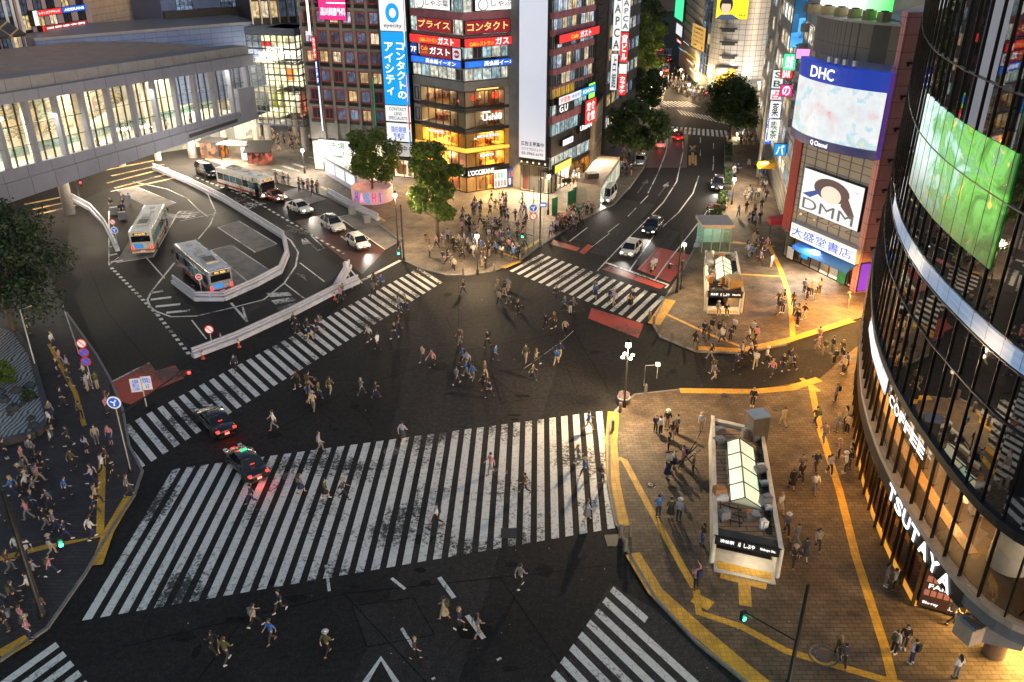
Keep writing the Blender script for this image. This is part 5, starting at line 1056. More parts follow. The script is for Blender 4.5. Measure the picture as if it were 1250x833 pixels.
def arc3(a, m, b, n=16):
    ax, ay, bx, by, cx, cy_ = a.x, a.y, m.x, m.y, b.x, b.y; d = 2*(ax*(by-cy_)+bx*(cy_-ay)+cx*(ay-by))
    ux = ((ax*ax+ay*ay)*(by-cy_)+(bx*bx+by*by)*(cy_-ay)+(cx*cx+cy_*cy_)*(ay-by))/d; uy = ((ax*ax+ay*ay)*(cx-bx)+(bx*bx+by*by)*(ax-cx)+(cx*cx+cy_*cy_)*(bx-ax))/d
    o = Vector((ux,uy,0)); r = (Vector((ax,ay,0))-o).length; t0 = math.atan2(ay-uy,ax-ux); t1 = math.atan2(cy_-uy,cx-ux)
    while t1-t0 > PI: t1 -= 2*PI
    while t1-t0 < -PI: t1 += 2*PI
    return [o+Vector((r*math.cos(t0+(t1-t0)*k/n), r*math.sin(t0+(t1-t0)*k/n),0)) for k in range(n+1)]
chord = Fac(Lg, Rg); mid = chord.pt(chord.L*.45, 0, max(1.6, min(3.2, (Mg-Lg).dot(chord.n))))
AC = Arc(arc3(Lg, mid, Rg))
zq = lambda y: zat(Rg, y)
t = scr = empty('screen_building', chord.pt(chord.L/2,0,-4), 'corner building with a huge curved screen over a poster wall and a lit bookshop', 'building')
zS0, zS1, zN1, zN0 = zq(184), zq(114), zq(90), zq(196)
CW = Fac(chord.pt(.3,0,-.6), chord.pt(chord.L,0,-.6))
MB().prism([CW.pt(0,0,-1.2),CW.pt(CW.L,0,-1.2),CW.pt(CW.L+6,0,-9),CW.pt(6,0,-14)], 0, zq(30)).build('wall', M_GREYW, t)
dr = MB(); AC.band(dr, .2, AC.L, zN1+.6, zq(34), -1.4, -.9); dr.build('drum_wall', tiles('drum_cladding',(.17,.165,.16),(.15,.145,.14),(.06,.06,.06),.3,3.,.5,.03,True,.4,0.,.2), t)
dr = MB(); AC.band(dr, 0, AC.L, zq(34)+.003, zq(31), -4, -.7); dr.build('roof_edge', M_ALU, t)
mb = MB(); mb.prism([AC.pt(AC.L*k/12,0,-1.0) for k in range(13)] + [CW.pt(CW.L,0,-3), CW.pt(0,0,-3)], zS0-1.2, zS0-.6, bottom=True); mb.build('soffit', M_DARK, t)
# curved LED screen
def screenmat(name, stops, scale, es=1.15, dist=1.5, lines=True, blob=None):
    m, nt, b, out = newmat(name); L = nt.links; tc = N(nt,'ShaderNodeTexCoord'); mp = N(nt,'ShaderNodeMapping'); mp.inputs['Scale'].default_value = scale; L.new(tc.outputs['Object'], mp.inputs[0])
    no = N(nt,'ShaderNodeTexNoise', i_Scale=1., i_Detail=6, i_Roughness=.6, i_Distortion=dist); L.new(mp.outputs[0], no.inputs['Vector']); r = N(nt,'ShaderNodeValToRGB'); e = r.color_ramp.elements
    e[0].position, e[0].color = stops[0][0], c4(stops[0][1]); e[1].position, e[1].color = stops[-1][0], c4(stops[-1][1])
    for p, c in stops[1:-1]: x = e.new(p); x.color = c4(c)
    L.new(no.outputs[0], r.inputs[0]); col = r.outputs[0]
    if lines:
        sp = N(nt,'ShaderNodeSeparateXYZ'); L.new(tc.outputs['Object'], sp.inputs[0]); mu = N(nt,'ShaderNodeMath',operation='MULTIPLY'); mu.inputs[1].default_value = 15.; L.new(sp.outputs[2], mu.inputs[0]); si = N(nt,'ShaderNodeMath',operation='SINE'); L.new(mu.outputs[0], si.inputs[0])
        mr = N(nt,'ShaderNodeMapRange', i_From_Min=-1., i_From_Max=1., i_To_Min=es*.72*EK, i_To_Max=es*EK); L.new(si.outputs[0], mr.inputs['Value']); L.new(mr.outputs[0], b.inputs['Emission Strength'])
    else: b.inputs['Emission Strength'].default_value = es*EK
    L.new(col, b.inputs['Emission Color']); b.inputs['Base Color'].default_value = (.02,.02,.02,1); b.inputs['Roughness'].default_value = .3; return m
s = empty('curved_screen', AC.pt(AC.L/2, zN0, 0), 'huge curved white lit screen with a navy band on top, above the poster wall', 'screen')
mb = AC.band(MB(), 0, AC.L, zS1, zN1, -.9, .12); mb.build('top_band', E_NAVY, s); mb = AC.band(MB(), 0, AC.L, zN0, zS0-.1, -.9, .1); mb.build('bottom_band', mat('navy_trim',(.03,.035,.12),.4,emis=(.02,.03,.12),es=.5), s)
mb = AC.band(MB(), .08, AC.L-.08, zS0-.05, zS1-.03, -.8, .08); mb.build('display', screenmat('screen_pale', [(.3,(.9,.25,.3)),(.37,(.95,.75,.75)),(.46,(.85,.93,.97)),(.54,(1.,1.,1.)),(.6,(.5,.82,.95)),(.66,(.95,.88,.6))], (.35,.35,.4), .78, .2, False), s)
for u, w_ in ((0,.08),(AC.L-.08,.08)): mb = AC.band(MB(), u, u+w_, zS0-.05, zS1-.03, -.8, .14); mb.build('bezel', M_DARK, s)
ud0, ud1 = AC.uv(992,92)[0], AC.uv(1022,96)[0]; Fd = Fac(AC.pt(ud0,0,.06), AC.pt(ud1,0,.06))
lettering('DHC', Fd, .1, Fd.L-.1, zS1+(zN1-zS1)*.2, zS1+(zN1-zS1)*.82, .3, T_WHITE, s)
ud0, ud1 = AC.uv(990,178)[0], AC.uv(1012,184)[0]; Fd = Fac(AC.pt(ud0,0,.06), AC.pt(ud1,0,.06)); lettering('Q Channel', Fd, .1, Fd.L-.1, zN0+.15, zS0-.25, .2, T_WHITE, s)
FPs = Fac(AC.pt(AC.L,0,.1), AC.pt(AC.L,0,.1)+Vector((1.6,.9,0))); mb = MB(); mb.fbox(FPs, 0, FPs.L, zN0, zN1, -.4, 0); mb.build('purple_end', mat('purple_trim',(.16,.07,.36),.5,emis=(.2,.07,.5),es=.35), s)
for k, f in enumerate((.45,.53,.61,.7)):
    p = AC.pt(AC.L*f, zN1+.1, -.2); q = empty('floodlight', p, 'pale floodlight box standing on the curved navy band', 'floodlight', 'floodlights on the curved screen'); mb = MB(); mb.box(p+Vector((0,0,.35)),(.35,.35,.5),.5); mb.build('housing', M_WHITEP, q); MB().tube([p+Vector((0,0,-.1)), p+Vector((0,0,.12))],.06,6).build('bracket', M_STEEL, q)
# poster wall
F5 = Fac(CW.pt(.6,0,-.5), CW.pt(CW.L,0,-.5)); zp = lambda x,y: F5.uv(x,y)[1]
mb = MB(); mb.fbox(F5, 0, F5.L, 3.2, zN0-.2, -.6, 0); mb.build('tile_wall', tiles('poster_wall_tiles',(.42,.41,.39),(.38,.37,.36),(.13,.13,.13),.8,.8,.5,.05,True,.3,0.,.2), t)
(pu0,pz1),(pu1,pz0) = F5.uv(983,205,.5), F5.uv(1046,283,.5); 
s = board('billboard', F5, pu0, pu1, pz0, pz1, .05, .5, E_PALE, 'pale square poster with brown and blue shapes and big grey capitals', 'billboard', M_DARK)
pw, ph = pu1-pu0, pz1-pz0
mb = MB(); ell(mb, F5, pu0+pw*.5, pz0+ph*.68, pw*.3, ph*.26, .52, mi=0); ell(mb, F5, pu0+pw*.5, pz0+ph*.58, pw*.17, ph*.2, .523, mi=1)
mb.add([F5.pt(pu0+pw*a, pz0+ph*b_, .521) for a,b_ in ((.02,.4),(.16,.36),(.3,.52),(.3,.62))],[(0,1,2,3)],2); mb.add([F5.pt(pu0+pw*a, pz0+ph*b_, .522) for a,b_ in ((.7,.75),(.68,.42),(.86,.2),(.92,.3),(.8,.6))],[(0,1,2,3,4)],0)
mb.add([F5.pt(pu0+pw*a, pz0+ph*b_, .5245) for a,b_ in ((.86,.86),(.94,.84),(.9,.8))],[(0,1,2)],3)
mb.build('shapes', [emat('ink_brown',(.1,.06,.06),.8), emat('ink_peach',(.85,.62,.52),.95), emat('ink_deepblue',(.04,.08,.3),.8), E_LPINK], s)
lettering('DMM', F5, pu0+pw*.05, pu0+pw*.92, pz0+ph*.06, pz0+ph*.32, .55, emat('ink_grey',(.11,.11,.115),.9), s, bold=0)
for k in range(4):
    p = F5.pt(pu0+pw*(k+.5)/4, pz0-.25, 1.2); q = empty('poster_lamp', p, 'small arm lamp lighting the square poster from below', 'lamp', 'arm lamps of the square poster'); MB().tube([F5.pt(pu0+pw*(k+.5)/4, pz0-.3, 0), p],.03,5).build('arm', M_STEEL, q); MB().box(p,(.3,.2,.12)).build('head', M_ALU, q)
mb = MB(); mb.fbox(F5, -1.3, -.05, 3.2, zN0-.2, -3, .2); mb.build('red_pier', mat('red_wall',(.36,.06,.055),.6,var=.2), t); lettering('DMM', F5, -1.1, -.3, zp(985,250), zp(985,225), .22, T_WHITE, t, rot=1) if False else None
# bookshop
(su0,sz1),(su1,sz0) = F5.uv(972,289,1.3), F5.uv(1041,316,1.3)
FSg = Fac(F5.pt(max(-1.2,F5.uv(964,290,1.2)[0]),0,1.2), F5.pt(F5.L-.2,0,1.2)); zb1, zb0 = FSg.uv(1032,299)[1], FSg.uv(1032,318)[1]; print('bookshop sign', zb0, zb1); zb0 = max(zb0, 2.9); zb1 = max(zb1-.3, zb0+1.5)
s = board('shop_sign', FSg, 0, FSg.L, zb0, zb1, -1.1, 0, E_WHITE, 'white lit bookshop sign with big blue kanji and an orange outline', 'shop sign', M_WHITEP)
lettering('大盛堂書店', FSg, FSg.L*.02, FSg.L*.95, zb0+(zb1-zb0)*.15, zb1-(zb1-zb0)*.15, .02, T_BLUE, s)
mb = MB(); a0, a1, b0, b1 = FSg.L*.03, FSg.L*.75, zb0+(zb1-zb0)*.06, zb1-(zb1-zb0)*.06
for x0,x1,y0,y1 in ((a0,a1,b0,b0+.08),(a0,a1,b1-.08,b1),(a0,a0+.08,b0+.08,b1-.08),(a1-.08,a1,b0+.08,b1-.08)): mb.fbox(FSg,x0,x1,y0,y1,.016,.03)
mb.build('outline', E_ORANGE, s)
s = empty('shop_awning', FSg.pt(FSg.L*.55, zb0-.4, .4), 'long blue awning over the lit bookshop front', 'awning'); mb = MB(); P = FSg.pt
mb.hexa([P(FSg.L*.15,zb0-.75,.75),P(FSg.L,zb0-.75,.75),P(FSg.L,zb0-.2,-.5),P(FSg.L*.15,zb0-.2,-.5)],[P(FSg.L*.15,zb0-.55,.75),P(FSg.L,zb0-.55,.75),P(FSg.L,zb0-.08,-.5),P(FSg.L*.15,zb0-.08,-.5)]); mb.build('canvas', mat('canvas_blue',(.02,.13,.5),.6,var=.1), s); mb = MB(); mb.fbox(FSg, FSg.L*.15, FSg.L, zb0-.98, zb0-.76, .72, .76); mb.build('valance', mat('canvas_blue'), s)
shop(t, F5, -.6, F5.L-.3, .12, zb0-.3, 4, W_SHOP, ceil=E_CEILC, lux=22, dens=3)
for k, (m, lab) in enumerate([(E_CYAN,'blue and white notice board in front of the bookshop'),(M_WHITEP,'white magazine rack left of the bookshop door'),(M_GREEN,'green magazine rack right of the bookshop door')]):
    u = F5.L*(.28,.08,.8)[k]; board('notice_board', F5, u-.5, u+.5, .35 if k else 1.1, 1.7 if k else 2.2, .2, .4, m, lab, 'board')
area('bookshop_light', F5.pt(F5.L*.5, 3.2, 1.6), F5.n*.5+Vector((0,0,-1)), 6, .8, 700, (1.,.9,.75))
# pink flank
Rp = CW.pt(CW.L,0,.1); FPk = Fac(Rp, Rp+Vector((7,1.2,0))); t2 = empty('pink_flank', FPk.pt(3,0), 'pink panelled flank wall beside the curved screen, running behind the glass building', 'wall'); MB().prism([FPk.pt(.02,0),FPk.pt(FPk.L,0),FPk.pt(FPk.L,0,-8),FPk.pt(.02,0,-1)], 0, zq(30)+1).build('panels', tiles('pink_panels',(.62,.3,.3),(.58,.27,.28),(.2,.1,.1),1.6,1.5,.6,.03,True,.2,0.,.15), t2)
for k in range(7): z = 5+k*3.0; mb = MB(); mb.fbox(FPk, .8, 2.0, z, z+.12, .0, .25); mb.fbox(FPk, .9, 1.0, z-.25, z, .0, .2); mb.fbox(FPk, 1.8, 1.9, z-.25, z, .0, .2); mb.build('wall_bracket', M_DARK, t2)
b = board('blade_sign', FPk, 1.6, 2.3, zat(FPk.pt(1.6,0),300), zat(FPk.pt(1.6,0),262), .1, .9, E_BLUE, 'small blue blade sign with white characters on the pink flank', 'sign'); z0_ = zat(FPk.pt(1.6,0),300); lettering('本\nマ\nン\nガ', FPk, 1.7, 2.2, z0_+.15, zat(FPk.pt(1.6,0),262)-.15, .9, T_WHITE, b)
b = board('poster_board', FPk, .1, 1.2, .4, 3.4, .1, .25, E_PURP, 'purple poster panel standing at the foot of the pink flank', 'poster')
# roof screen
Zr = zq(31); FRs = Fac(AC.pt(AC.L*.15,0,-2.5), AC.pt(AC.L,0,-2.5)); 
s = empty('roof_screen', FRs.pt(FRs.L/2, Zr), 'white and green lit screen standing on the roof of the curved screen building', 'screen')
(ru0,_),(ru1,_) = FRs.uv(1003,10), FRs.uv(1090,10); zr1 = FRs.uv(1040,18)[1]
def gsplit():
    m, nt, b, out = newmat('roof_screen_light'); L = nt.links; tc = N(nt,'ShaderNodeTexCoord'); sp = N(nt,'ShaderNodeSeparateXYZ'); L.new(tc.outputs['Generated'], sp.inputs[0]); r = N(nt,'ShaderNodeValToRGB'); e = r.color_ramp.elements; e[0].position=.0; e[0].color=(.8,.85,1,1); e[1].position=1; e[1].color=(.02,.75,.05,1)
    for p,c in ((.35,(.85,.9,.88)),(.6,(.95,.95,.95)),(.68,(.4,.8,.42))): x = e.new(p); x.color = c4(c)
    iv = N(nt,'ShaderNodeMath',operation='SUBTRACT'); iv.inputs[0].default_value = 1.; L.new(sp.outputs[1], iv.inputs[1]); L.new(iv.outputs[0], r.inputs[0]); L.new(r.outputs[0], b.inputs['Emission Color']); b.inputs['Emission Strength'].default_value = 1.3*EK; return m
mb = MB(); mb.fbox(FRs, ru0, ru1, zr1, 36, 0, .3); mb.build('display', gsplit(), s)
mb = MB(); mb.fbox(FRs, ru0-.1, ru1+.1, zr1-.5, zr1-.02, -.6, .4)
for k in range(6): u = ru0+(ru1-ru0)*k/5; mb.tube([FRs.pt(u,Zr,-1.5), FRs.pt(u,zr1-.2,-.2)],.08,6); mb.tube([FRs.pt(u,Zr,.8), FRs.pt(u,zr1-.2,-.2)],.06,6)
mb.build('steel_frame', mat('green_steel',(.05,.12,.08),.5,.4), s)
for k in range(6): p = FRs.pt(ru0+(ru1-ru0)*k/5, Zr, 1.0); q = empty('roof_unit', p, 'ochre lit plant box on the screen building roof edge', 'roof unit', 'roof plant boxes under the roof screen'); mb = MB(); mb.box(p+Vector((0,0,.4)),(1.1,.7,.8),.4); mb.build('casing', mat('ochre_metal',(.42,.33,.16),.5,.3), q); MB().box(p+Vector((0,0,.86)),(.5,.5,.1),.4).build('fan', M_DARK, q)
# ================================================================== the curved glass building
CQ = Arc([(36.2,81),(34.0,76),(32.0,71.5),(29.2,65),(27.4,60.5),(25.8,56),(24.7,52.5),(23.85,49),(23.2,45.5),(22.8,42),(22.6,38.5),(22.55,36.5),(22.58,34.8),(22.7,33.4),(22.95,32.3),(23.4,31.3),(24.0,30.6),(24.8,30.0),(26,29.6),(28.5,29.1),(34,28.4)])
qz = lambda *p: sum(CQ.uv(x,y)[1] for x,y in p)/len(p); qu = lambda x,y: CQ.uv(x,y)[0]
uK = min(range(200), key=lambda k: (CQ.fr(CQ.L*k/200)[0]-Vector((22.58,37.4,0))).length)*CQ.L/200     # where the street front stops and the porch begins
t = qf = empty('glass_building', CQ.pt(CQ.L*.5, 0, -4), 'tall curved dark glass building with a lit cafe floor and white capitals', 'building')
def dglass(name, c, rough=.02):
    m, nt, b, out = newmat(name); b.inputs['Base Color'].default_value = c4(c); b.inputs['Roughness'].default_value = rough; b.inputs['Specular IOR Level'].default_value = .9; b.inputs['IOR'].default_value = 2.3
    L = nt.links; tc = N(nt,'ShaderNodeTexCoord'); no = N(nt,'ShaderNodeTexNoise', i_Scale=.35, i_Detail=1); L.new(tc.outputs['Object'], no.inputs['Vector']); bp = N(nt,'ShaderNodeBump', i_Strength=.04, i_Distance=.05); L.new(no.outputs[0], bp.inputs['Height']); L.new(bp.outputs[0], b.inputs['Normal']); return m
M_DG = dglass('dark_glass', (.006,.007,.009)); M_DG2 = mat('bronze_glass', (.03,.018,.01), .05, var=.3, scale=.6, spec=.8, emis=(.5,.2,.05), es=.05)
M_MULL = mat('mullion_metal', (.055,.047,.045), .35, .8, var=.15); M_LEDGE = mat('ledge_stone', (.42,.34,.27), .6, var=.2)
Z_b0, Z_b1, Z_l1, Z_c1, Z_d1 = 3.95, 5.0, 5.35, qz((1110,494),(1150,556)), qz((1108,480),(1150,540))
Z_c1 = min(max(Z_c1, 8.0), 9.6); Z_d1 = Z_c1 + .45
zr3, zbl0, zbl1, zr2, zgt, zr1 = qz((1140,425),(1120,395)), qz((1150,365),(1200,420)), qz((1140,330),(1200,385)), qz((1180,215),(1220,243)), qz((1160,143),(1220,172)), qz((1150,72),(1185,85))
print('QF z', uK, Z_c1, zr3, zbl0, zbl1, zr2, zgt, zr1)
lv = sorted([Z_d1, zr3, zbl0, zbl1, zr2, zr1, 36.5])
for i, (a, b_) in enumerate(zip(lv, lv[1:])):
    mb = CQ.band(MB(), 0, CQ.L, a, b_, -.12, -.05, n=60); mb.build('glass_band', M_DG, t)
    mb = CQ.band(MB(), 0, CQ.L, a-.03, a+.03, -.04, .06, n=60); mb.build('floor_ring', M_MULL, t)
mb = MB(); us_ = [1.5*k for k in range(int(CQ.L/1.5)+1)]
def mull(mb, z0, z1, dep=.035, w=.018, us=None):
    for u in (us or us_):
        p, nn = CQ.pt(u,0,0), CQ.nrm(u); tt = Vector((-nn.y,nn.x,0))
        a, b_, c, d = p-tt*w-nn*.1, p+tt*w-nn*.1, p+tt*w+nn*dep, p-tt*w+nn*dep
        V = lambda q, z: Vector((q.x,q.y,z)); mb.hexa([V(a,z0),V(b_,z0),V(c,z0),V(d,z0)], [V(a,z1),V(b_,z1),V(c,z1),V(d,z1)])
mull(mb, Z_d1, 36.5); mb.build('mullion', M_MULL, t)
mb = MB(); mull(mb, Z_l1, Z_c1, .08, .035, [u for k, u in enumerate(us_) ]); CQ.band(mb, 0, CQ.L, Z_c1-.12, Z_c1-.03, -.05, .06, n=60); mb.build('cafe_mullion', M_MULL, t)
mb = CQ.band(MB(), 0, CQ.L, Z_c1, Z_d1, -.9, .14, n=60); mb.build('dark_band', M_DARK, t)
uE = uK+4.2
mb = CQ.band(MB(), 0, uE, Z_b0, Z_b1, -.9, .16, n=50); mb.build('sign_band', M_DARK, t); mb = CQ.band(MB(), uE, CQ.L, Z_b0+.35, Z_b1, -.9, .12, n=20); mb.build('soffit_ring', M_GREYW, t); mb = CQ.band(MB(), 0, CQ.L, Z_b1+.003, Z_l1, -.9, .2, n=60); mb.build('ledge', M_LEDGE, t)
# core behind the curtain
core = [CQ.pt(CQ.L*k/20, 0, -7.2) for k in range(18)] + [Vector((45,34,0)), Vector((52,82,0))]
MB().prism(core, 0, 36).build('core', mat('core_dark',(.06,.045,.035),.8), t)
mb = MB(); mb.prism([CQ.pt(CQ.L*k/40,0,-.2) for k in range(41)]+[Vector((45,34,0)),Vector((52,82,0))], Z_d1-.3, Z_d1-.05, bottom=True); mb.build('floor_slab', M_CREAM, t)
mb = MB(); mb.prism([CQ.pt(CQ.L*k/40,0,-.3) for k in range(41)]+[Vector((45,34,0)),Vector((52,82,0))], Z_b0+.1, Z_b1-.1, bottom=True); mb.build('floor_slab', mat('porch_ceiling',(.6,.45,.25),.5,var=.1), t)
# cafe floor: back wall, lights, counter, stools, shelves
mb = CQ.band(MB(), 0, CQ.L*.98, Z_l1, Z_c1, -7.1, -6.9, n=40); mb.build('cafe_wall', litwin('cafe_back',[(.8,.4,.12)],.28,1.,1.4,.95), t)
mb = CQ.band(MB(), 0, CQ.L*.98, Z_l1-.3, Z_l1+.03, -6.9, -.3, n=40); mb.build('cafe_floor', mat('oak_floor',(.07,.035,.015),.5,var=.35,scale=3), t)
for d in (-1.6,-4.2):
    mb = CQ.band(MB(), 1, CQ.L*.97, Z_c1-.16, Z_c1-.1, d-.06, d+.06, n=50); mb.build('light_line', emat('cafe_light_line',(1.,.72,.38),4.), t)
mb = CQ.band(MB(), 16, uK+3, Z_l1+.98, Z_l1+1.05, -1.05, -.45, n=40); mb.build('window_counter', mat('counter_oak',(.55,.3,.1),.4,var=.25,scale=4), t)
r_ = random.Random(3)
for k in range(16):
    p = CQ.pt(13+k*(uK-11)/16, Z_l1, -1.6-(k%3)*1.1); m_ = MB(); m_.tube([Vector((p.x,p.y,Z_c1-.1)),Vector((p.x,p.y,Z_l1+2.5))],.015,4); m_.lathe((p.x,p.y,Z_l1+2.2),[(.2,0),(.05,.3)],10); m_.build('pendant_lamp', emat('pendant_amber',(1.,.6,.2),3.), t)  # pendants and their point lights added for warm pools in the cafe
    if k % 2: point('pendant_light', (p.x,p.y,Z_l1+2.0), 40, (1.,.6,.25), .15, t)
for k in range(34):
    u = 14 + k*(uK-8)/34; p = CQ.pt(u, Z_l1+.03, -r_.uniform(2.5,6)); w = r_.uniform(.5,1.1); h = r_.uniform(.7,1.6)
    mb = MB(); mb.box(p+Vector((0,0,h/2)), (w,.6,h), r_.uniform(0,3)); mb.box(p+Vector((0,0,h+.12)), (w*.7,.3,.22), r_.uniform(0,3)); mb.build('cafe_furniture', r_.choice([mat('goods_brown'),mat('goods_pale'),mat('counter_oak'),M_DARK]), t)
for k in range(18):
    p = CQ.pt(17+k*1.7, Z_l1+.03, -1.5); mb = MB(); mb.lathe(p, [(.2,0),(.2,.03),(.03,.05),(.03,.66),(.19,.68),(.19,.74)], 10); mb.build('stool', M_DARK, t)
mb = CQ.band(MB(), 0, CQ.L, Z_l1+.02, Z_c1-.02, -.08, -.06, n=60); mb.build('cafe_glass', glass('cafe_pane',(.95,.93,.9),.03), t)
for q in (G(1230,690,Z_l1), CQ.pt(uK-9, Z_l1, -2.6), CQ.pt(uK-20, Z_l1, -2.6)): MB().lathe((q.x,q.y,Z_l1), [(1.0,0),(1.0,1.0),(.96,1.02),(.96,Z_c1-Z_l1)], 28).build('column', mat('white_column',(.6,.56,.5),.4,var=.05), t)
# backlit cafe letters
uc0, uc1 = qu(1060,415), qu(1130,560)
s = empty('cafe_sign', CQ.pt((uc0+uc1)/2, Z_c1-.9, .1), 'row of backlit white cafe letters running along the curved glass above the street', 'sign')
def curved_letters(txt, u0, u1, z0, z1, d, m, parent, ch=None):
    n = len(txt); w = (u1-u0)/n
    for i, c in enumerate(txt):
        if c == ' ': continue
        F = Fac(CQ.pt(u0+w*i, 0, d), CQ.pt(u0+w*(i+1), 0, d)); f = .33 if c == 'I' else .06
        lettering(c, F, F.L*f, F.L*(1-f), z0, z1, .0, m, parent, bold=.03, name='letter')
curved_letters('STARBUCKS COFFEE', uc0, uc1, Z_c1-1.05, Z_c1-.35, .12, emat('letter_glow',(1.,1.,1.),1.8), s)
mb = CQ.band(MB(), uc0-.4, uc0+(uc1-uc0)*.55, Z_c1-1.3, Z_c1-.15, .04, .08, n=20); mb.build('backing', emat('backing_glow',(.75,.85,1.),.55), s)
ut0, ut1 = qu(1090,590), qu(1167,712)
s = empty('shop_name', CQ.pt((ut0+ut1)/2, Z_b0, .2), 'big white lit capitals on the dark band over the street glass of the curved building', 'sign')
curved_letters('TSUTAYA', ut0, ut1, Z_b0+.06, Z_b1-.05, .2, emat('letter_glow'), s); mb = CQ.band(MB(), ut0, ut1, Z_b0+.02, Z_b0+.05, .165, .2, n=14); mb.build('rail', M_STEEL, s)
# street floor
uS = [uK*k/26 for k in range(27)]
mb = CQ.band(MB(), 0, uK, .5, Z_b0, -.42, -.36, n=50); mb.build('street_glass', glass('bronze_pane', (.3,.2,.11), .6), t)
mb = MB(); mull(mb, .12, Z_b0, -.3, .035, uS); mb.build('street_mullion', mat('bronze',(.07,.045,.025),.4,.6,var=.1), t)
mb = CQ.band(MB(), uK*.55, uK, .12, .48, -.5, -.3, n=20); mb.build('plinth_light', emat('plinth_gold',(1.,.45,.06),.6), t)
mb = CQ.band(MB(), 0, uK*.55, .12, .48, -.5, -.3, n=20); mb.build('plinth', M_LEDGE, t)
mb = CQ.band(MB(), 0, uK, .13, Z_b0-.1, -5.2, -5.0, n=30); mb.build('street_shop_wall', litwin('street_back',[(1.,.5,.1)],.5,1.,.9,.95), t)
for k in range(22):
    u = 1+k*(uK-2)/22; p = CQ.pt(u, .12, -r_.uniform(1.4,3.8)); h = r_.uniform(.9,2.2); mb = MB(); mb.box(p+Vector((0,0,h/2)), (.9,.5,h), r_.uniform(0,3)); mb.box(p+Vector((0,0,h+.1)), (.5,.3,.2), r_.uniform(0,3)); mb.build('shop_fitting', r_.choice([mat('goods_brown'),mat('goods_pale'),mat('counter_oak'),mat('goods_red')]), t)
FPo = Fac(CQ.pt(uK,0,-.36), Vector((25.2,36.3,0)))
mb = MB(); mb.fbox(FPo, 0, FPo.L, .12, Z_b0, -.2, -.1); mb.build('porch_wall', M_DARK, t)
b = board('poster_board', FPo, .12, FPo.L-.1, .3, 3.1, -.1, .05, emat('poster_night',(.05,.02,.012),.8), 'dark poster with rows of brown covers at the porch corner of the glass building', 'poster')
for k in range(2):
    mb = MB()
    for j in range(7): mb.fbox(FPo, .25+j*.34, .52+j*.34, 1.15+k*.95, 1.55+k*.95, .068, .08)
    mb.build('cover_row', [emat('covers',(.35,.13,.08),.8)], b)
lettering('FAINT', FPo, .4, 2.0, 1.68, 2.0, .07, T_WHITE, b); lettering('Blu-ray', FPo, .3, 1.1, .5, .75, .07, T_WHITE, b); lettering('5.26', FPo, 1.6, 2.1, .5, .75, .07, T_WHITE, b)
# porch column, slatted light box and beam
q = G(1212,800); MB().lathe((q.x,q.y,.12), [(.55,0),(.55,Z_b0)], 24).build('porch_column', mat('brown_column',(.2,.13,.08),.5), t)
bx = G(1186,768,3.0); mb = MB(); mb.box((bx.x,bx.y,3.05),(1.25,1.1,1.15),.35); o = bevel(mb.build('light_box', M_LEDGE, t), .03, 1)
mb = MB()
for k in range(8): mb.box((bx.x-.55*math.cos(.35)+k*.16*math.cos(.35), bx.y-.55*math.sin(.35)+k*.16*math.sin(.35)-.2, 3.72),(.05,1.0,.14),.35)
mb.box((bx.x,bx.y-.2,3.655),(1.35,.9,.02),.35); mb.build('slats', M_ALU, o)
b2 = G(1235,775,3.2); mb = MB(); d_ = (b2-bx).normalized(); mb.box(((bx.x+b2.x)/2+.5,(bx.y+b2.y)/2,3.0),((b2-bx).length+.2,.9,1.0),math.atan2(d_.y,d_.x)); o = bevel(mb.build('beam', M_GREYW, t), .03, 1)
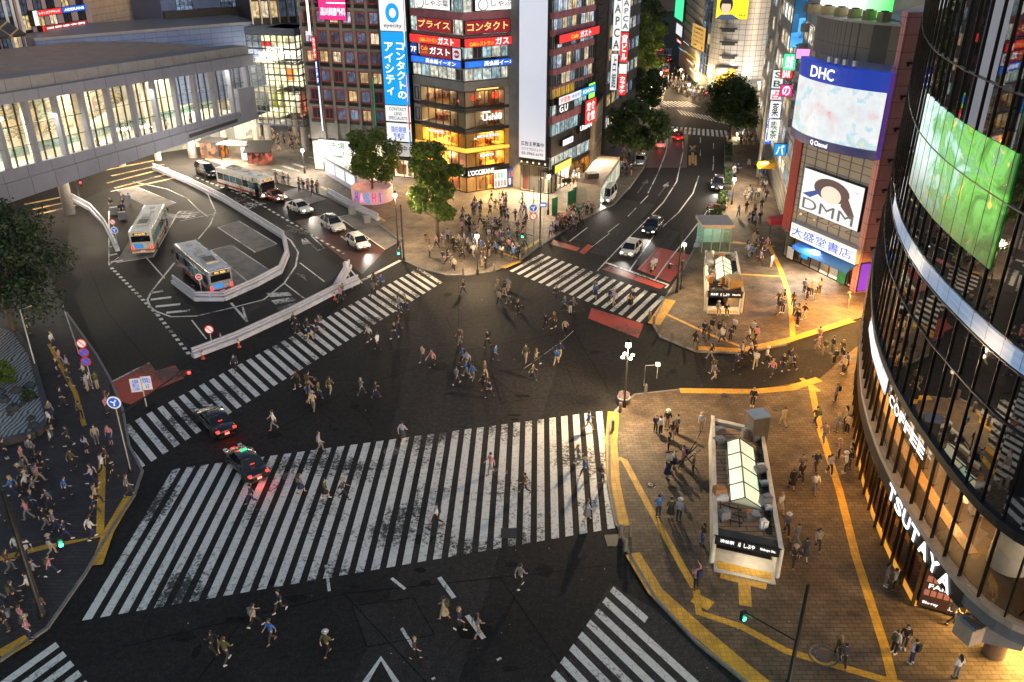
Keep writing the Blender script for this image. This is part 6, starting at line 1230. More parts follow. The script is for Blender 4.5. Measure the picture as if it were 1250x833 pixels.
# green reflection put in as a glowing panel, and the ticker on the glass
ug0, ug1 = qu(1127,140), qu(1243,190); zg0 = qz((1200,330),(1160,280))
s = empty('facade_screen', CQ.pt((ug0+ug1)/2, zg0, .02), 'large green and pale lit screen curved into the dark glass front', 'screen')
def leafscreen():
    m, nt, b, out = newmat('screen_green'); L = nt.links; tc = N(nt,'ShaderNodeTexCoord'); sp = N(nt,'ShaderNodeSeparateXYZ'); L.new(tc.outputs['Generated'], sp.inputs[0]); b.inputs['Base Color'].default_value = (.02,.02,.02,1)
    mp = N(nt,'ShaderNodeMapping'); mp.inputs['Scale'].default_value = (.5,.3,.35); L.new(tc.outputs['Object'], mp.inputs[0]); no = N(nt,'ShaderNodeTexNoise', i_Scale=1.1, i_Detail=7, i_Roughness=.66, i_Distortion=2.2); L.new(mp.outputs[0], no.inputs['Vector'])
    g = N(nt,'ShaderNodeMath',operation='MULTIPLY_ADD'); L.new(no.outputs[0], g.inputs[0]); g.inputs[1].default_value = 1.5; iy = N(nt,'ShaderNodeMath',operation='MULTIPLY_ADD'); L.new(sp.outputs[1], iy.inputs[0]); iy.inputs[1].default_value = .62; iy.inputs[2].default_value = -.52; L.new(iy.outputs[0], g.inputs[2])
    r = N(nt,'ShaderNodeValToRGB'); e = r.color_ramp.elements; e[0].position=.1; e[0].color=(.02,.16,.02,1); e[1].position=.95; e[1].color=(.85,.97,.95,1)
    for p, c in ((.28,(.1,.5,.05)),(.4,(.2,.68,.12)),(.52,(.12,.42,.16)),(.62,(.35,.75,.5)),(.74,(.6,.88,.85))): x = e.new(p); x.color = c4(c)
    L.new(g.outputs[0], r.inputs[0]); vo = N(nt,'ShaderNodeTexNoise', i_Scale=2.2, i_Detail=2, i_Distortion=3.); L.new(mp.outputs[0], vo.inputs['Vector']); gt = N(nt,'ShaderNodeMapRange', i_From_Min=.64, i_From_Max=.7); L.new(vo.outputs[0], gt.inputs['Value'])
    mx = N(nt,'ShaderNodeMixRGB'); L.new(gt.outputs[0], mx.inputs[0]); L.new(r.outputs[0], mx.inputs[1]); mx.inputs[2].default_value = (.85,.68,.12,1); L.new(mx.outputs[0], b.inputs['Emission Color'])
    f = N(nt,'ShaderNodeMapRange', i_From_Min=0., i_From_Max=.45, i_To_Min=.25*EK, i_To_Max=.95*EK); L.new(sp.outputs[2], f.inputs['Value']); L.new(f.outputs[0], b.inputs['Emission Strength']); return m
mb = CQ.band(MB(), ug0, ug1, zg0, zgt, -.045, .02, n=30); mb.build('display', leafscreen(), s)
ub0, ub1 = qu(1087,268), CQ.L*.93
s = empty('ticker_strip', CQ.pt((ub0+ub1)/2, zbl0, .02), 'pale blue lit ticker strip running round the dark glass front', 'screen')
mb = CQ.band(MB(), ub0, ub1, zbl0+.1, zbl1-.1, -.045, .03, n=50); mb.build('display', screenmat('screen_blue_lines', [(.3,(.05,.2,.5)),(.45,(.25,.5,.85)),(.6,(.22,.48,.9)),(.7,(.5,.72,1.))], (.2,.2,3.), .5, .4), s)
# lamps inside
for k in range(5):
    p = CQ.pt(10+k*(uK-4)/5, Z_c1-.25, -3.4); n_ = CQ.nrm(10+k*(uK-4)/5); a = area('cafe_light', p, (0,0,-1), 6, 4, 190, (1.,.62,.25), t)
    p = CQ.pt(5+k*(uK-6)/5, Z_b0-.15, -2.4); area('shop_light', p, (0,0,-1), 6, 2.5, 120, (1.,.6,.2), t)
    p = CQ.pt(4+k*(uK-5)/5, Z_b0-.12, -.1); area('soffit_light', p, CQ.nrm(4+k*(uK-5)/5)*.8+Vector((0,0,-1)), 6, .3, (2600,1400,520,240,200)[k], (1.,.5,.12), t)
area('porch_light', (26.5,33.8,Z_b0-.1), (-.35,-.1,-1), 5, 3, 1500, (1.,.6,.17), t)
# ================================================================== subway entrances
M_KIOSK = mat('kiosk_white', (.62,.58,.5), .55, var=.2, scale=1.5); M_PLANK = tiles('kiosk_planks', (.46,.29,.16), (.38,.23,.12), (.12,.07,.04), 3., .45, .7, .04, False, .4, .3, .5)
M_SKY = emat('skylight_pane', (.85,.85,.6), .62, base=(.6,.6,.5)); M_SKYG = emat('skylight_green', (.45,.85,.6), .62, base=(.5,.6,.5))
def kiosk(TL, TR, BR, BL, z, label, sgn, lit=True, seed=1):
    c = (TL+TR+BR+BL)/4; c.z = .12
    t = empty('subway_entrance', c, label, 'subway entrance')
    V = lambda p, zz: Vector((p[0],p[1],zz)); L4 = [TL,TR,BR,BL]
    P = lambda u, v, zz: V(TL.lerp(TR,u).lerp(BL.lerp(BR,u), v), zz)     # u across, v from far to near
    def blk(mb, u0,u1,v0,v1,z0,z1,mi=0): mb.hexa([P(u0,v1,z0),P(u1,v1,z0),P(u1,v0,z0),P(u0,v0,z0)],[P(u0,v1,z1),P(u1,v1,z1),P(u1,v0,z1),P(u0,v0,z1)],mi)
    for nm, a in (('side_wall',(0,.05,0,1.0)),('side_wall',(.95,1,0,1.0)),('end_wall',(.05,.95,0,.03))):
        mb = MB(); blk(mb,*a,.12,z); mb.build(nm, M_KIOSK, t)
    mb = MB(); blk(mb,.05,.95,.03,.95,z-.4,z-.22); mb.build('roof_deck', M_PLANK, t)
    mb = MB(); blk(mb,.05,.95,.95,1.,z-.62,z+.0); mb.build('front_fascia', M_DARK, t)
    mb = MB(); blk(mb,-.01,.06,-.01,1.01,z+.003,z+.1); mb.build('coping', M_KIOSK, t); mb = MB(); blk(mb,.94,1.01,-.01,1.01,z+.003,z+.1); mb.build('coping', M_KIOSK, t)
    # skylight: ridge with panes
    u0,um,u1,v0,v1 = .28,.5,.78,.2,.72
    for k in range(4):
        a, b_ = v0+(v1-v0)*k/4+.006, v0+(v1-v0)*(k+1)/4-.006
        for (p0,p1,z0,z1) in ((u0,um,z-.1,z+.42),(um,u1,z+.42,z-.1)):
            mb = MB(); q = [P(p0,b_,z0),P(p1,b_,z1),P(p1,a,z1),P(p0,a,z0)]; mb.hexa([v-Vector((0,0,.04)) for v in q], q); mb.build('skylight_pane', M_SKYG if (k==2 and p0==um and lit) else M_SKY, t)
    mb = MB(); mb.tube([P(um,v0,z+.43),P(um,v1,z+.43)],.05,6)
    for k in range(5): a = v0+(v1-v0)*k/4; mb.tube([P(u0,a,z-.1),P(um,a,z+.43)],.035,5); mb.tube([P(um,a,z+.43),P(u1,a,z-.1)],.035,5)
    mb.tube([P(u0,v0,z-.1),P(u0,v1,z-.1)],.05,6); mb.tube([P(u1,v0,z-.1),P(u1,v1,z-.1)],.05,6); mb.build('skylight_frame', M_STEEL, t)
    mb = MB(); blk(mb,u0,u1,v0,v1,z-.5,z-.13); mb.build('skylight_kerb', M_CREAM, t)
    # plant on the roof
    r = random.Random(seed)
    for k in range(18):
        u, v = (r.choice((.1,.14,.84,.88)), r.uniform(.06,.9)) if k < 11 else (r.uniform(.15,.8), r.choice((.1,.8,.86)))
        mb = MB(); w = r.uniform(.3,.8); p = P(u,v,z-.22); hh = r.uniform(.3,.8); mb.box(p+Vector((0,0,hh/2)),(w,w*.7,hh),r.uniform(0,.5)); mb.box(p+Vector((0,0,hh+.04)),(w*.6,w*.5,.06),r.uniform(0,.5)); mb.build('roof_unit', r.choice([M_GREYW,M_WHITEP,mat('rust_box',(.38,.18,.07),.7),M_ALU]), t)
    mb = MB()
    for k in range(5): u = .84+.02*k; mb.tube([P(u,.06,z-.14),P(u+.01,.5,z-.16),P(u-.04,.9,z-.14)],.035,5)
    for k in range(10): v = .08+k*.085; mb.tube([P(.82,v,z-.1),P(.93,v,z-.1)],.03,5)
    mb.build('pipework', M_STEEL, t)
    mb = MB()
    for k in range(3): v = .76+k*.05; mb.tube([P(.1,v,z-.1),P(.45,v+.01,z-.1)],.04,5); mb.tube([P(.12+k*.14,.74,z-.1),P(.12+k*.14,.9,z-.1)],.04,5)
    mb.build('roof_ladder', M_STEEL, t)
    # open front: floor, tactile strip, the dark of the stair well as a black slab
    fl = MB(); fl.hexa([P(.05,1.06,.125),P(.95,1.06,.125),P(.95,.9,.125),P(.05,.9,.125)],[P(.05,1.06,.2),P(.95,1.06,.2),P(.95,.9,.2),P(.05,.9,.2)]); fl.build('landing', mat('landing_stone',(.5,.46,.4),.5,var=.2), t)
    ys = MB(); ys.hexa([P(.1,1.04,.201),P(.9,1.04,.201),P(.9,.99,.201),P(.1,.99,.201)],[P(.1,1.04,.21),P(.9,1.04,.21),P(.9,.99,.21),P(.1,.99,.21)]); ys.build('tactile_strip', M_YEL, t)
    mb = MB(); blk(mb,.08,.92,.06,.9,.13,.16); mb.build('stair_well', M_BLACK, t)
    F = Fac(P(.03,1.0,0), P(.97,1.0,0)); h0, h1 = z-.55, z+.02
    bd = board('station_sign', F, 0, F.L, h0, h1, .01, .16, M_DARK, sgn, 'station sign')
    lettering('渋谷駅', F, F.L*.08, F.L*.3, h0+.2, h1-.12, .17, T_WHITE, bd); lettering('A3', F, F.L*.36, F.L*.4, h0+.15, h1-.1, .17, T_WHITE, bd); lettering('しぶや', F, F.L*.45, F.L*.62, h0+.15, h1-.1, .17, T_WHITE, bd); lettering('Shibuya Sta.', F, F.L*.7, F.L*.94, h0+.2, h1-.15, .17, T_WHITE, bd)
    for u in (.0,.97): mb = MB(); mb.lathe(P(u+.015,1.0,.12), [(.16,0),(.16,z-.15)], 10); mb.build('front_post', M_KIOSK, t)
    area('stair_light', P(.5,.94,z-.62), (P(.5,1.1,0)-P(.5,.9,0)).normalized()*.6+Vector((0,0,-1)), F.L*.7, .3, 30, (1.,.85,.6), t)
    return t, P, V
kz = 2.25
kt, KP, KV = kiosk(G(868.5,509.5,kz), G(931,524,kz), G(955.5,670,kz), G(871.5,652,kz), kz, 'near subway entrance with a lit ridge skylight on a planked roof', 'black station sign over the mouth of the near subway entrance', True, 5)
p = G(921,530,2.2); mb = MB(); mb.box((p.x+.1,p.y,2.0),(1.25,1.2,3.7),.25); o = bevel(mb.build('shaft_tower', mat('shaft_grey',(.12,.11,.1),.6,.2,var=.3), kt), .03, 1); MB().box((p.x+.1,p.y,3.89),(1.32,1.27,.06),.25).build('shaft_cap', M_ALU, kt)
kt2, KP2, KV2 = kiosk(G(861,307,kz), G(899,308.5,kz), G(908,357,kz), G(862.7,355.6,kz), kz, 'far subway entrance with a cream ridge skylight, beside the glass lift house', 'black station sign over the mouth of the far subway entrance', False, 9)
p = G(898,352,2.2); mb = MB(); mb.box((p.x,p.y+.8,1.6),(1.3,1.7,2.9),.05); bevel(mb.build('shaft_tower', mat('shaft_brown',(.3,.2,.1),.6,var=.25), kt2), .03, 1)
s = empty('lift_house', G(871,306,.12), 'glass lift house with a pale roof and green-lit walls behind the far subway entrance', 'lift'); c = G(871,306); c.y += .8
for (dx,dy,w,d) in ((0,-1.6,3.2,.06),(-1.6,0,.06,3.2),(1.6,0,.06,3.2)): MB().box((c.x+dx,c.y+dy,1.65),(w,d,2.9)).build('glass_wall', emat('lift_green',(.5,.85,.6),.55) if False else glass('green_pane',(.7,.85,.78),.3), s)
MB().box((c.x,c.y+1.5,1.65),(3.2,.06,2.9)).build('back_wall', emat('lift_back',(.7,.85,.75),.35), s); mb = MB(); mb.box((c.x,c.y,3.3),(3.8,3.8,.35)); bevel(mb.build('roof', mat('lift_roof',(.5,.42,.36),.6,var=.2), s),.05,2)
mb = MB()
for dx in (-1.6,-.5,.5,1.6): mb.box((c.x+dx,c.y-1.62,1.6),(.1,.1,3.0))
mb.box((c.x,c.y-1.62,3.05),(3.3,.1,.12)); mb.build('frame', M_ALU, s); point('lift_light', (c.x,c.y,2.8), 70, (.85,1.,.9), .2, s)
# ================================================================== vehicles
M_TYRE = mat('tyre', (.015,.015,.016), .8, var=.2, scale=8); M_RIM = mat('rim', (.35,.36,.38), .3, .9, var=.1); M_CGLASS = mat('car_glass', (.008,.009,.011), .05, var=0, spec=.8); M_PLAST = mat('black_plastic', (.02,.02,.022), .5, var=.15)
E_HEAD = emat('headlight_on', (1.,.93,.8), 7.); E_TAIL = emat('tail_light_on', (1.,.03,.02), 3.2, base=(.3,.01,.01)); M_TAILOFF = mat('tail_light_off', (.25,.012,.012), .25, var=0, coat=.6); M_HEADOFF = mat('headlight_off', (.7,.72,.75), .1, var=0, coat=1.); M_PLATE = mat('plate_white', (.7,.72,.7), .5, var=0)
def carpaint(n, c=(.5,.5,.5), metal=.2): return mat('paint_'+n, c, .28, metal, var=.08, scale=2., coat=.8)
def wheel(root, x, y, r, w=.2):
    s = 1 if y > 0 else -1
    o = MB(); ws = empty('wheel', (x, y, r)); setpar(ws, root)
    prof = [(r*.62,-w/2),(r*.93,-w/2),(r,-w*.35),(r,w*.35),(r*.93,w/2),(r*.62,w/2)]
    def lat(prof, n=16):
        mb = MB(); mb.lathe((0,0,0), prof, n); mb.v = [(v[0], v[2], v[1]) for v in mb.v]; mb.f = [f[::-1] for f in mb.f]; return mb
    lat(prof).build('tyre', M_TYRE, ws, local=True); lat([(.03,-w*.3),(r*.6,-w*.42),(r*.6,w*.42),(.03,w*.3)]).build('rim', M_RIM, ws, local=True)
def loft(mb, secs, mi=0, smooth=True, caps=True):
    n = len(secs[0]); vs = [p for s in secs for p in s]; fs = []
    for i in range(len(secs)-1):
        for k in range(n): fs.append((i*n+k, i*n+(k+1)%n, (i+1)*n+(k+1)%n, (i+1)*n+k))
    if caps: fs += [tuple(reversed(range(n))), tuple((len(secs)-1)*n+k for k in range(n))]
    mb.add(vs, fs, mi, smooth); return mb
CARN = {}
def car(kind, paint, lights='off', name='car', roof=None):
    """x forward, on the ground; kind = sedan, hatch, suv, van, taxi"""
    L_, W, Hh, zb, hood, cab = {'sedan':(4.6,1.76,1.45,.9,(-1.9,1.05),(-1.45,-.75,.35,1.05)),'taxi':(4.7,1.7,1.52,.92,(-1.75,1.05),(-1.5,-1.0,.35,.95)),'hatch':(3.9,1.69,1.52,.92,(-1.9,1.0),(-1.85,-1.35,.35,1.05)),'suv':(4.5,1.82,1.62,1.0,(-2.1,1.0),(-2.1,-1.55,.25,1.0)),'van':(4.7,1.7,1.98,1.05,(-2.3,1.75),(-2.3,-2.1,.9,1.75))}[kind]
    root = empty(name, (0,0,0)); h = L_/2; hw = W/2
    st = [(-h,.42,.72,.84),(-h+.12,.26,zb-.06,.93),(-h+.7,.2,zb,.985),(-h*.3,.19,zb,1.),(h*.25,.19,zb-.01,1.),(h*.52,.2,zb-.06 if kind!='van' else zb,.985),(h-.45,.22,zb-.15 if kind!='van' else zb-.08,.95),(h-.1,.28,zb-.27,.86),(h,.42,.6,.76)]
    secs = []
    for x, z0, z1, f in st:
        w = hw*f; zm_ = z0+(z1-z0)*.55
        secs.append([(x,-w*.9,z0),(x,-w,z0+.1),(x,-w*1.0,zm_),(x,-w*.97,z1-.06),(x,-w*.86,z1),(x,0,z1+.025),(x,w*.86,z1),(x,w*.97,z1-.06),(x,w,zm_),(x,w,z0+.1),(x,w*.9,z0)][::-1])
    b = MB(); loft(b, secs)
    c0,c1,c2,c3 = cab; z0 = zb-.02; wb, wt = hw*.93, hw*.74
    def ring(x, z, w): return [(x,-w,z),(x,w,z)]
    # roof and pillars
    rs = []
    for x, dz, f in ((c1-.02,-.05,.96),(c1+.25,.0,1.),((c1+c2)/2,.025,1.),(c2-.25,.0,1.),(c2+.02,-.06,.96)):
        z = Hh+dz; w = wt*f; rs.append([(x,-w,z-.07),(x,-w*.97,z-.02),(x,0,z+.02),(x,w*.97,z-.02),(x,w,z-.07),(x,0,z-.05)][::-1])
    loft(b, rs)
    for s in (-1, 1):
        def P(x, w, z): return Vector((x, s*w, z))
        for (a, bb) in ((P(c0,wb,z0),P(c1,wt,Hh-.08)),(P(c3,wb,z0),P(c2,wt,Hh-.1)),(P((c1+c2)/2-.1,wb,z0),P((c1+c2)/2-.1,wt,Hh-.06))): b.tube([a,bb],.045,5)
    b.build('body', [roof or paint] if False else [paint], root, local=True)
    if roof:
        m = MB(); loft(m, [[(p[0],p[1]*1.01,p[2]+.006) for p in r_] for r_ in rs]); m.build('roof_panel', roof, root, local=True)
    def pane(nm, q): m = MB(); m.add(q, [(0,1,2,3)]); o = m.build(nm, M_CGLASS, root, local=True); return o
    t_ = Hh-.09
    pane('windscreen', [(c3,-wb*.95,z0),(c3,wb*.95,z0),(c2,wt*.95,t_),(c2,-wt*.95,t_)]); pane('rear_window', [(c0,wb*.93,z0+.02),(c0,-wb*.93,z0+.02),(c1,-wt*.93,t_),(c1,wt*.93,t_)])
    for s in (-1,1): q = [(c0+.04,s*wb,z0),(c3-.04,s*wb,z0),(c2-.02,s*wt,t_),(c1+.02,s*wt,t_)]; pane('side_window', q if s < 0 else q[::-1])
    r = .32
    for x in (-h+.85, h-.85):
        for s in (-1,1): wheel(root, x, s*(hw-.08), r, .21)
    for s in (-1,1):
        m = MB(); m.box((h-.1,s*hw*.64,.66),(.2,hw*.34,.14)); bevel(m.build('headlight', E_HEAD if 'h' in lights else M_HEADOFF, root, local=True), .03, 1)
        m = MB(); m.box((-h+.09,s*hw*.74,.8),(.16,hw*.3,.17)); bevel(m.build('tail_light', E_TAIL if 't' in lights else M_TAILOFF, root, local=True), .03, 1)
        m = MB(); m.box((c3-.15,s*(hw+.08),zb+.04),(.12,.2,.13)); bevel(m.build('mirror', paint, root, local=True), .03, 1)
    for x, nm in ((h+.005,'number_plate'),(-h-.005,'number_plate')): m = MB(); m.box((x,0,.52),(.02,.34,.17)); m.build(nm, M_PLATE, root, local=True)
    m = MB(); m.box((h-.02,0,.42),(.06,W*.6,.16)); m.box((h-.03,0,.62),(.05,W*.3,.1)); m.build('grille', M_PLAST, root, local=True); m = MB(); m.box((-h+.02,0,.36),(.1,W*.74,.12)); m.build('bumper', M_PLAST, root, local=True)
    if 't' in lights: m = MB(); m.box((c0*.6+c1*.4-.03,0,zb+.2),(.03,.3,.04)); m.build('brake_light', E_TAIL, root, local=True)
    if 'h' in lights:
        l = bpy.data.lights.new('beam', 'SPOT'); l.energy = 350; l.color = (1.,.92,.8); l.spot_size = 1.3; l.spot_blend = .7; l.shadow_soft_size = .1; o = link(bpy.data.objects.new('beam', l)); o.location = (h+.1,0,.66); o.rotation_euler = (0,-math.radians(80),0); o.rotation_euler = Vector((1,0,-.12)).to_track_quat('-Z','Y').to_euler(); o.parent = root
    if 't' in lights:
        l = bpy.data.lights.new('tail_glow', 'POINT'); l.energy = 12; l.color = (1.,.05,.03); l.shadow_soft_size = .3; o = link(bpy.data.objects.new('tail_glow', l)); o.location = (-h-.3,0,.7); o.parent = root
    if kind == 'taxi': m = MB(); m.box((.0,0,Hh+.09),(.22,.5,.13)); bevel(m.build('roof_sign', emat('taxi_sign',(.1,.85,.35),.9), root, local=True), .03, 1)
    return root
def put(o, tail, nose, label, cat='car', group=None):
    a, b_ = G(*tail), G(*nose); o.location = (a+b_)/2 + Vector((0,0,.01)); o.rotation_euler = (0,0,math.atan2(b_.y-a.y, b_.x-a.x)); return tag(o, label, cat, group)
PW, PB, PR, PS = carpaint('white',(.72,.72,.72)), carpaint('black',(.012,.012,.014)), carpaint('red',(.4,.02,.02)), carpaint('silver',(.42,.44,.46),.7)
put(car('sedan', PB, 't'), (283,541), (246,502), 'black saloon with red tail lights, first of the two at the left zebra crossing', 'car')
put(car('taxi', PB, 't', name='taxi'), (320,593), (283,553), 'black taxi with a green roof sign braking on the big zebra crossing', 'taxi')
put(car('sedan', PW, 'h'), (352,252), (380,264), 'white saloon behind the red fronted taxi on the bus street', 'car')
put(car('sedan', carpaint('maroon',(.25,.04,.035)), 'h', name='taxi'), (324,239), (346,248), 'dark red taxi right in front of the cream bus', 'taxi')
put(car('suv', PW, 'off', roof=PB), (394,271), (420,288), 'white car with a black roof on the bus street', 'car')
put(car('hatch', PW, 'h'), (424,292), (452,311), 'white hatchback nearest the left zebra crossing on the bus street', 'car')
put(car('van', PB, 'off', name='van'), (243,210), (262,219), 'black van hidden behind the cream bus by the footbridge', 'van')
put(car('hatch', PW, 'h'), (777,302), (762,318), 'white hatchback waiting behind the stop line of the right road', 'car')
put(car('suv', PB, 'h'), (803,274), (789,291), 'black estate car queueing behind the white hatchback', 'car')
put(car('van', PW, 'h', name='van'), (747,238), (736,251), 'white van parked beside the grey container on the right road', 'van')
put(car('sedan', PS, 'off'), (783,195), (779,205), 'silver car under the roadside trees on the right road', 'car')
put(car('van', PW, 't', name='van'), (805,186), (808,172), 'white van with red tail lights stopped at the far crossing', 'van')
put(car('sedan', PR, 't'), (827,175), (829,165), 'red car with lit tail lights at the far crossing', 'car')
put(car('suv', PB, 'h'), (878,222), (874,237), 'black car driving along the right kerb by the planters', 'car')
for i, (x, y, x2, y2, k, p, l, lab) in enumerate([(800,82,801,74,'hatch',PW,'t','white hatchback in the far queue beyond the trees'),(806,78,807,70,'sedan',PB,'t','black saloon in the far queue beside the crowd'),(812,92,813,84,'van',PW,'t','white van in the far queue before the round tower'),(806,66,807,60,'van',PS,'t','silver van high up the far road'),(799,64,800,57,'sedan',PW,'h','white saloon coming down the far road'),(815,79,816,71,'suv',PB,'t','black car right of the queue on the far road')]):
    put(car(k, p, l), (x,y), (x2,y2), lab, 'van' if k == 'van' else 'car', 'cars in the far road queue')
for x, y, x2, y2, p, lab in [(930,128,938,133,PS,'silver car parked in the side street right of the round tower'),(940,122,948,126,PW,'white car parked in the side street right of the round tower'),(925,138,933,143,PB,'dark car parked nearest in the side street right of the round tower')]: put(car('hatch', p), (x,y), (x2,y2), lab)
for x, y in ((838,172),): pass
def bus(paint, stripe, dest, name='bus', lights='t', roofc=None):
    L_, W, Hh = 10.4, 2.48, 3.0; h, w = L_/2, W/2; root = empty(name, (0,0,0))
    m = MB(); m.box((0,0,(Hh+.35)/2),(L_,W,Hh-.35)); bevel(m.build('body', paint, root, local=True), .14, 3)
    m = MB(); m.box((0,0,Hh+.006),(L_-.5,W-.4,.05)); bevel(m.build('roof_panel', roofc or mat('bus_roof',(.55,.56,.58),.45,var=.25,scale=.8), root, local=True), .02, 1)
    m = MB(); m.box((0,0,.75),(L_+.012,W+.012,.26)); m.build('stripe', stripe, root, local=True)
    for s in (-1,1):
        for k in range(6):
            m = MB(); m.box((-h+1.1+k*1.46,s*(w+.004),1.85),(1.34,.03,.95)); m.build('side_window', litwin('bus_window',[(.1,.2,.2),(.2,.28,.24),(.06,.12,.14)],.45,.7,1.2,.8) if k % 5 != 4 else M_CGLASS, root, local=True)
        m = MB(); m.box((-h+.6+8.9,s*(w+.002),1.4),(.95,.03,1.95)) if s < 0 else m.box((-h+1.1+5*1.46+1.2,s*(w+.004),1.85),(.8,.03,.95)); m.build('door' if s < 0 else 'side_window', M_CGLASS, root, local=True)
    m = MB(); m.box((h+.004,0,1.75),(.03,W*.88,1.35)); m.build('windscreen', M_CGLASS, root, local=True); m = MB(); m.box((-h-.004,0,2.1),(.03,W*.82,.72)); m.build('rear_window', M_CGLASS, root, local=True)
    for x, s in ((h+.01,1),(-h-.01,-1)): 
        m = MB(); m.box((x,0,2.68),(.05,1.5,.26)); o = m.build('destination_sign', M_BLACK, root, local=True); me = text_mesh(dest, 0, 1, .02); mm = max(v.co.x for v in me.vertices)
        for v in me.vertices: v.co = Vector((x+s*.03, s*v.co.x*.6/mm, 2.6+v.co.y*.2))
        me.materials.append(emat('dest_amber',(1.,.55,.1),1.6)); setpar(link(bpy.data.objects.new('lettering', me)), o)
    m = MB(); m.box((-h-.008,.35,1.25),(.03,1.0,.55)); m.build('rear_advert', emat('advert_blue',(.05,.3,.75),.5), root, local=True)
    for x in (-h+2.2, h-2.4):
        for s in (-1,1): wheel(root, x, s*(w-.12), .48, .27)
    for s in (-1,1):
        m = MB(); m.box((h-.0,s*w*.78,.72),(.1,.36,.2)); m.build('headlight', E_HEAD if 'h' in lights else M_HEADOFF, root, local=True); m = MB(); m.box((-h-.0,s*w*.84,1.1),(.08,.2,.42)); m.build('tail_light', E_TAIL if 't' in lights else M_TAILOFF, root, local=True)
        m = MB(); m.tube([(h-.05,s*w*.95,2.4),(h+.3,s*(w+.15),2.35)],.03,5); m.box((h+.3,s*(w+.15),2.1),(.1,.2,.4)); m.build('mirror', M_BLACK, root, local=True)
    for x, y, a, b_, c in ((-2.4,0,2.0,1.3,.26),(.2,.1,1.2,.9,.2),(1.9,-.3,.5,.5,.12),(3.6,0,.6,.6,.1)): m = MB(); m.box((x,y,Hh+.03+c/2),(a,b_,c)); bevel(m.build('roof_unit', mat('bus_unit',(.42,.4,.34),.5,var=.2), root, local=True), .06, 2)
    m = MB()
    for k in range(8): m.box((-3.1+k*.2,0,Hh+.3),(.05,1.1,.02))
    m.build('roof_grille', M_PLAST, root, local=True)
    m = MB(); m.box((-h-.01,0,.62),(.03,.5,.2)); m.build('number_plate', M_PLATE, root, local=True)
    if 'h' in lights:
        l = bpy.data.lights.new('beam', 'SPOT'); l.energy = 350; l.color = (1.,.8,.7); l.spot_size = 1.3; l.spot_blend = .7; o = link(bpy.data.objects.new('beam', l)); o.location = (h+.15,0,.75); o.rotation_euler = Vector((1,0,-.12)).to_track_quat('-Z','Y').to_euler(); o.parent = root
    return root
def putr(o, tail, nose, z, label):     # placed by the middle of its roof ends
    a, b_ = G(*tail, z), G(*nose, z); c = (a+b_)/2; o.location = (c.x,c.y,.01); o.rotation_euler = (0,0,math.atan2(b_.y-a.y,b_.x-a.x)); return tag(o, label, 'bus', 'city buses')
putr(bus(carpaint('bus_cream',(.62,.6,.55)), carpaint('bus_orange',(.5,.17,.04)), '渋谷駅'), (168,286), (190,247), 3.0, 'city bus with a pale ribbed roof standing left in the bus terminal')
putr(bus(carpaint('bus_silver',(.4,.41,.46),.5), carpaint('bus_red',(.4,.03,.03)), '新橋'), (269,330), (224,294), 3.0, 'silver city bus with a red stripe parked inside the white barrier loop')
putr(bus(PW, carpaint('bus_red'), '恵比寿', lights='h'), (272,202), (325,217), 3.0, 'cream city bus with red lower panels on the far bus street')

# ================================================================== scooters and bicycles
def scooter(paint):
    t = empty('scooter', (0,0,0)); m = MB()
    for x in (-.62,.62): wheel(t, x, 0.0001, .25, .1)
    m.tube([(-.55,0,.55),(-.2,0,.6),(.1,0,.35),(.35,0,.35),(.5,0,.75),(.55,0,.95)],[.16,.17,.12,.12,.1,.06],8); m.build('body', paint, t, local=True)
    m = MB(); m.box((-.3,0,.76),(.7,.26,.1)); bevel(m.build('seat', M_PLAST, t, local=True), .04, 2); m = MB(); m.tube([(.5,-.32,1.0),(.55,0,.98),(.5,.32,1.0)],.025,6); m.tube([(.55,0,.9),(.64,0,.25)],.035,6); m.build('handlebar', M_STEEL, t, local=True)
    m = MB(); m.box((-.72,0,.98),(.42,.42,.36)); bevel(m.build('top_box', paint, t, local=True), .05, 2); m = MB(); m.box((.62,0,.82),(.08,.16,.14)); m.build('headlight', M_HEADOFF, t, local=True)
    return t
def bicycle(paint):
    t = empty('bicycle', (0,0,0)); m = MB()
    for x in (-.52,.52):
        pts = [(x+.33*math.cos(2*PI*k/14),0,.34+.33*math.sin(2*PI*k/14)) for k in range(15)]; w = MB(); w.tube(pts,.022,5,cap=False)
        for k in range(5): a = PI*k/5; w.tube([(x+.32*math.cos(a),0,.34+.32*math.sin(a)),(x-.32*math.cos(a),0,.34-.32*math.sin(a))],.004,3)
        w.build('wheel', M_TYRE, t, local=True)
    m.tube([(-.52,0,.34),(-.08,0,.3),(-.2,0,.85),(-.52,0,.34)],.018,5); m.tube([(-.08,0,.3),(.38,0,.78),(-.16,0,.7)],.018,5); m.tube([(.52,0,.34),(.36,0,.95)],.018,5); m.build('frame', paint, t, local=True)
    m = MB(); m.box((-.2,0,.9),(.26,.15,.06)); m.build('saddle', M_PLAST, t, local=True); m = MB(); m.tube([(.3,-.27,1.0),(.37,0,.97),(.3,.27,1.0)],.014,5); m.build('handlebar', M_STEEL, t, local=True); m = MB(); m.box((.6,0,.86),(.3,.3,.22)); m.build('basket', M_STEEL, t, local=True)
    return t
sc = scooter(PW); p = G(797,331); sc.location = p; sc.rotation_euler = (0,0,math.radians(-118)); tag(sc, 'white delivery scooter with a top box on the red waiting box', 'scooter')
SCP = [carpaint('blue',(.03,.08,.3)), PB, PR, PS, carpaint('teal',(.03,.2,.2))]
protos = [scooter(c) for c in SCP]; bproto = [bicycle(c) for c in SCP[:3]]
spots = [(676,283),(683,280),(690,277),(697,274),(704,270),(711,266),(679,276),(687,272),(695,267),(703,262),(885,246),(884,254),(868,258),(866,264),(881,262),(540,297),(552,300),(522,298)]
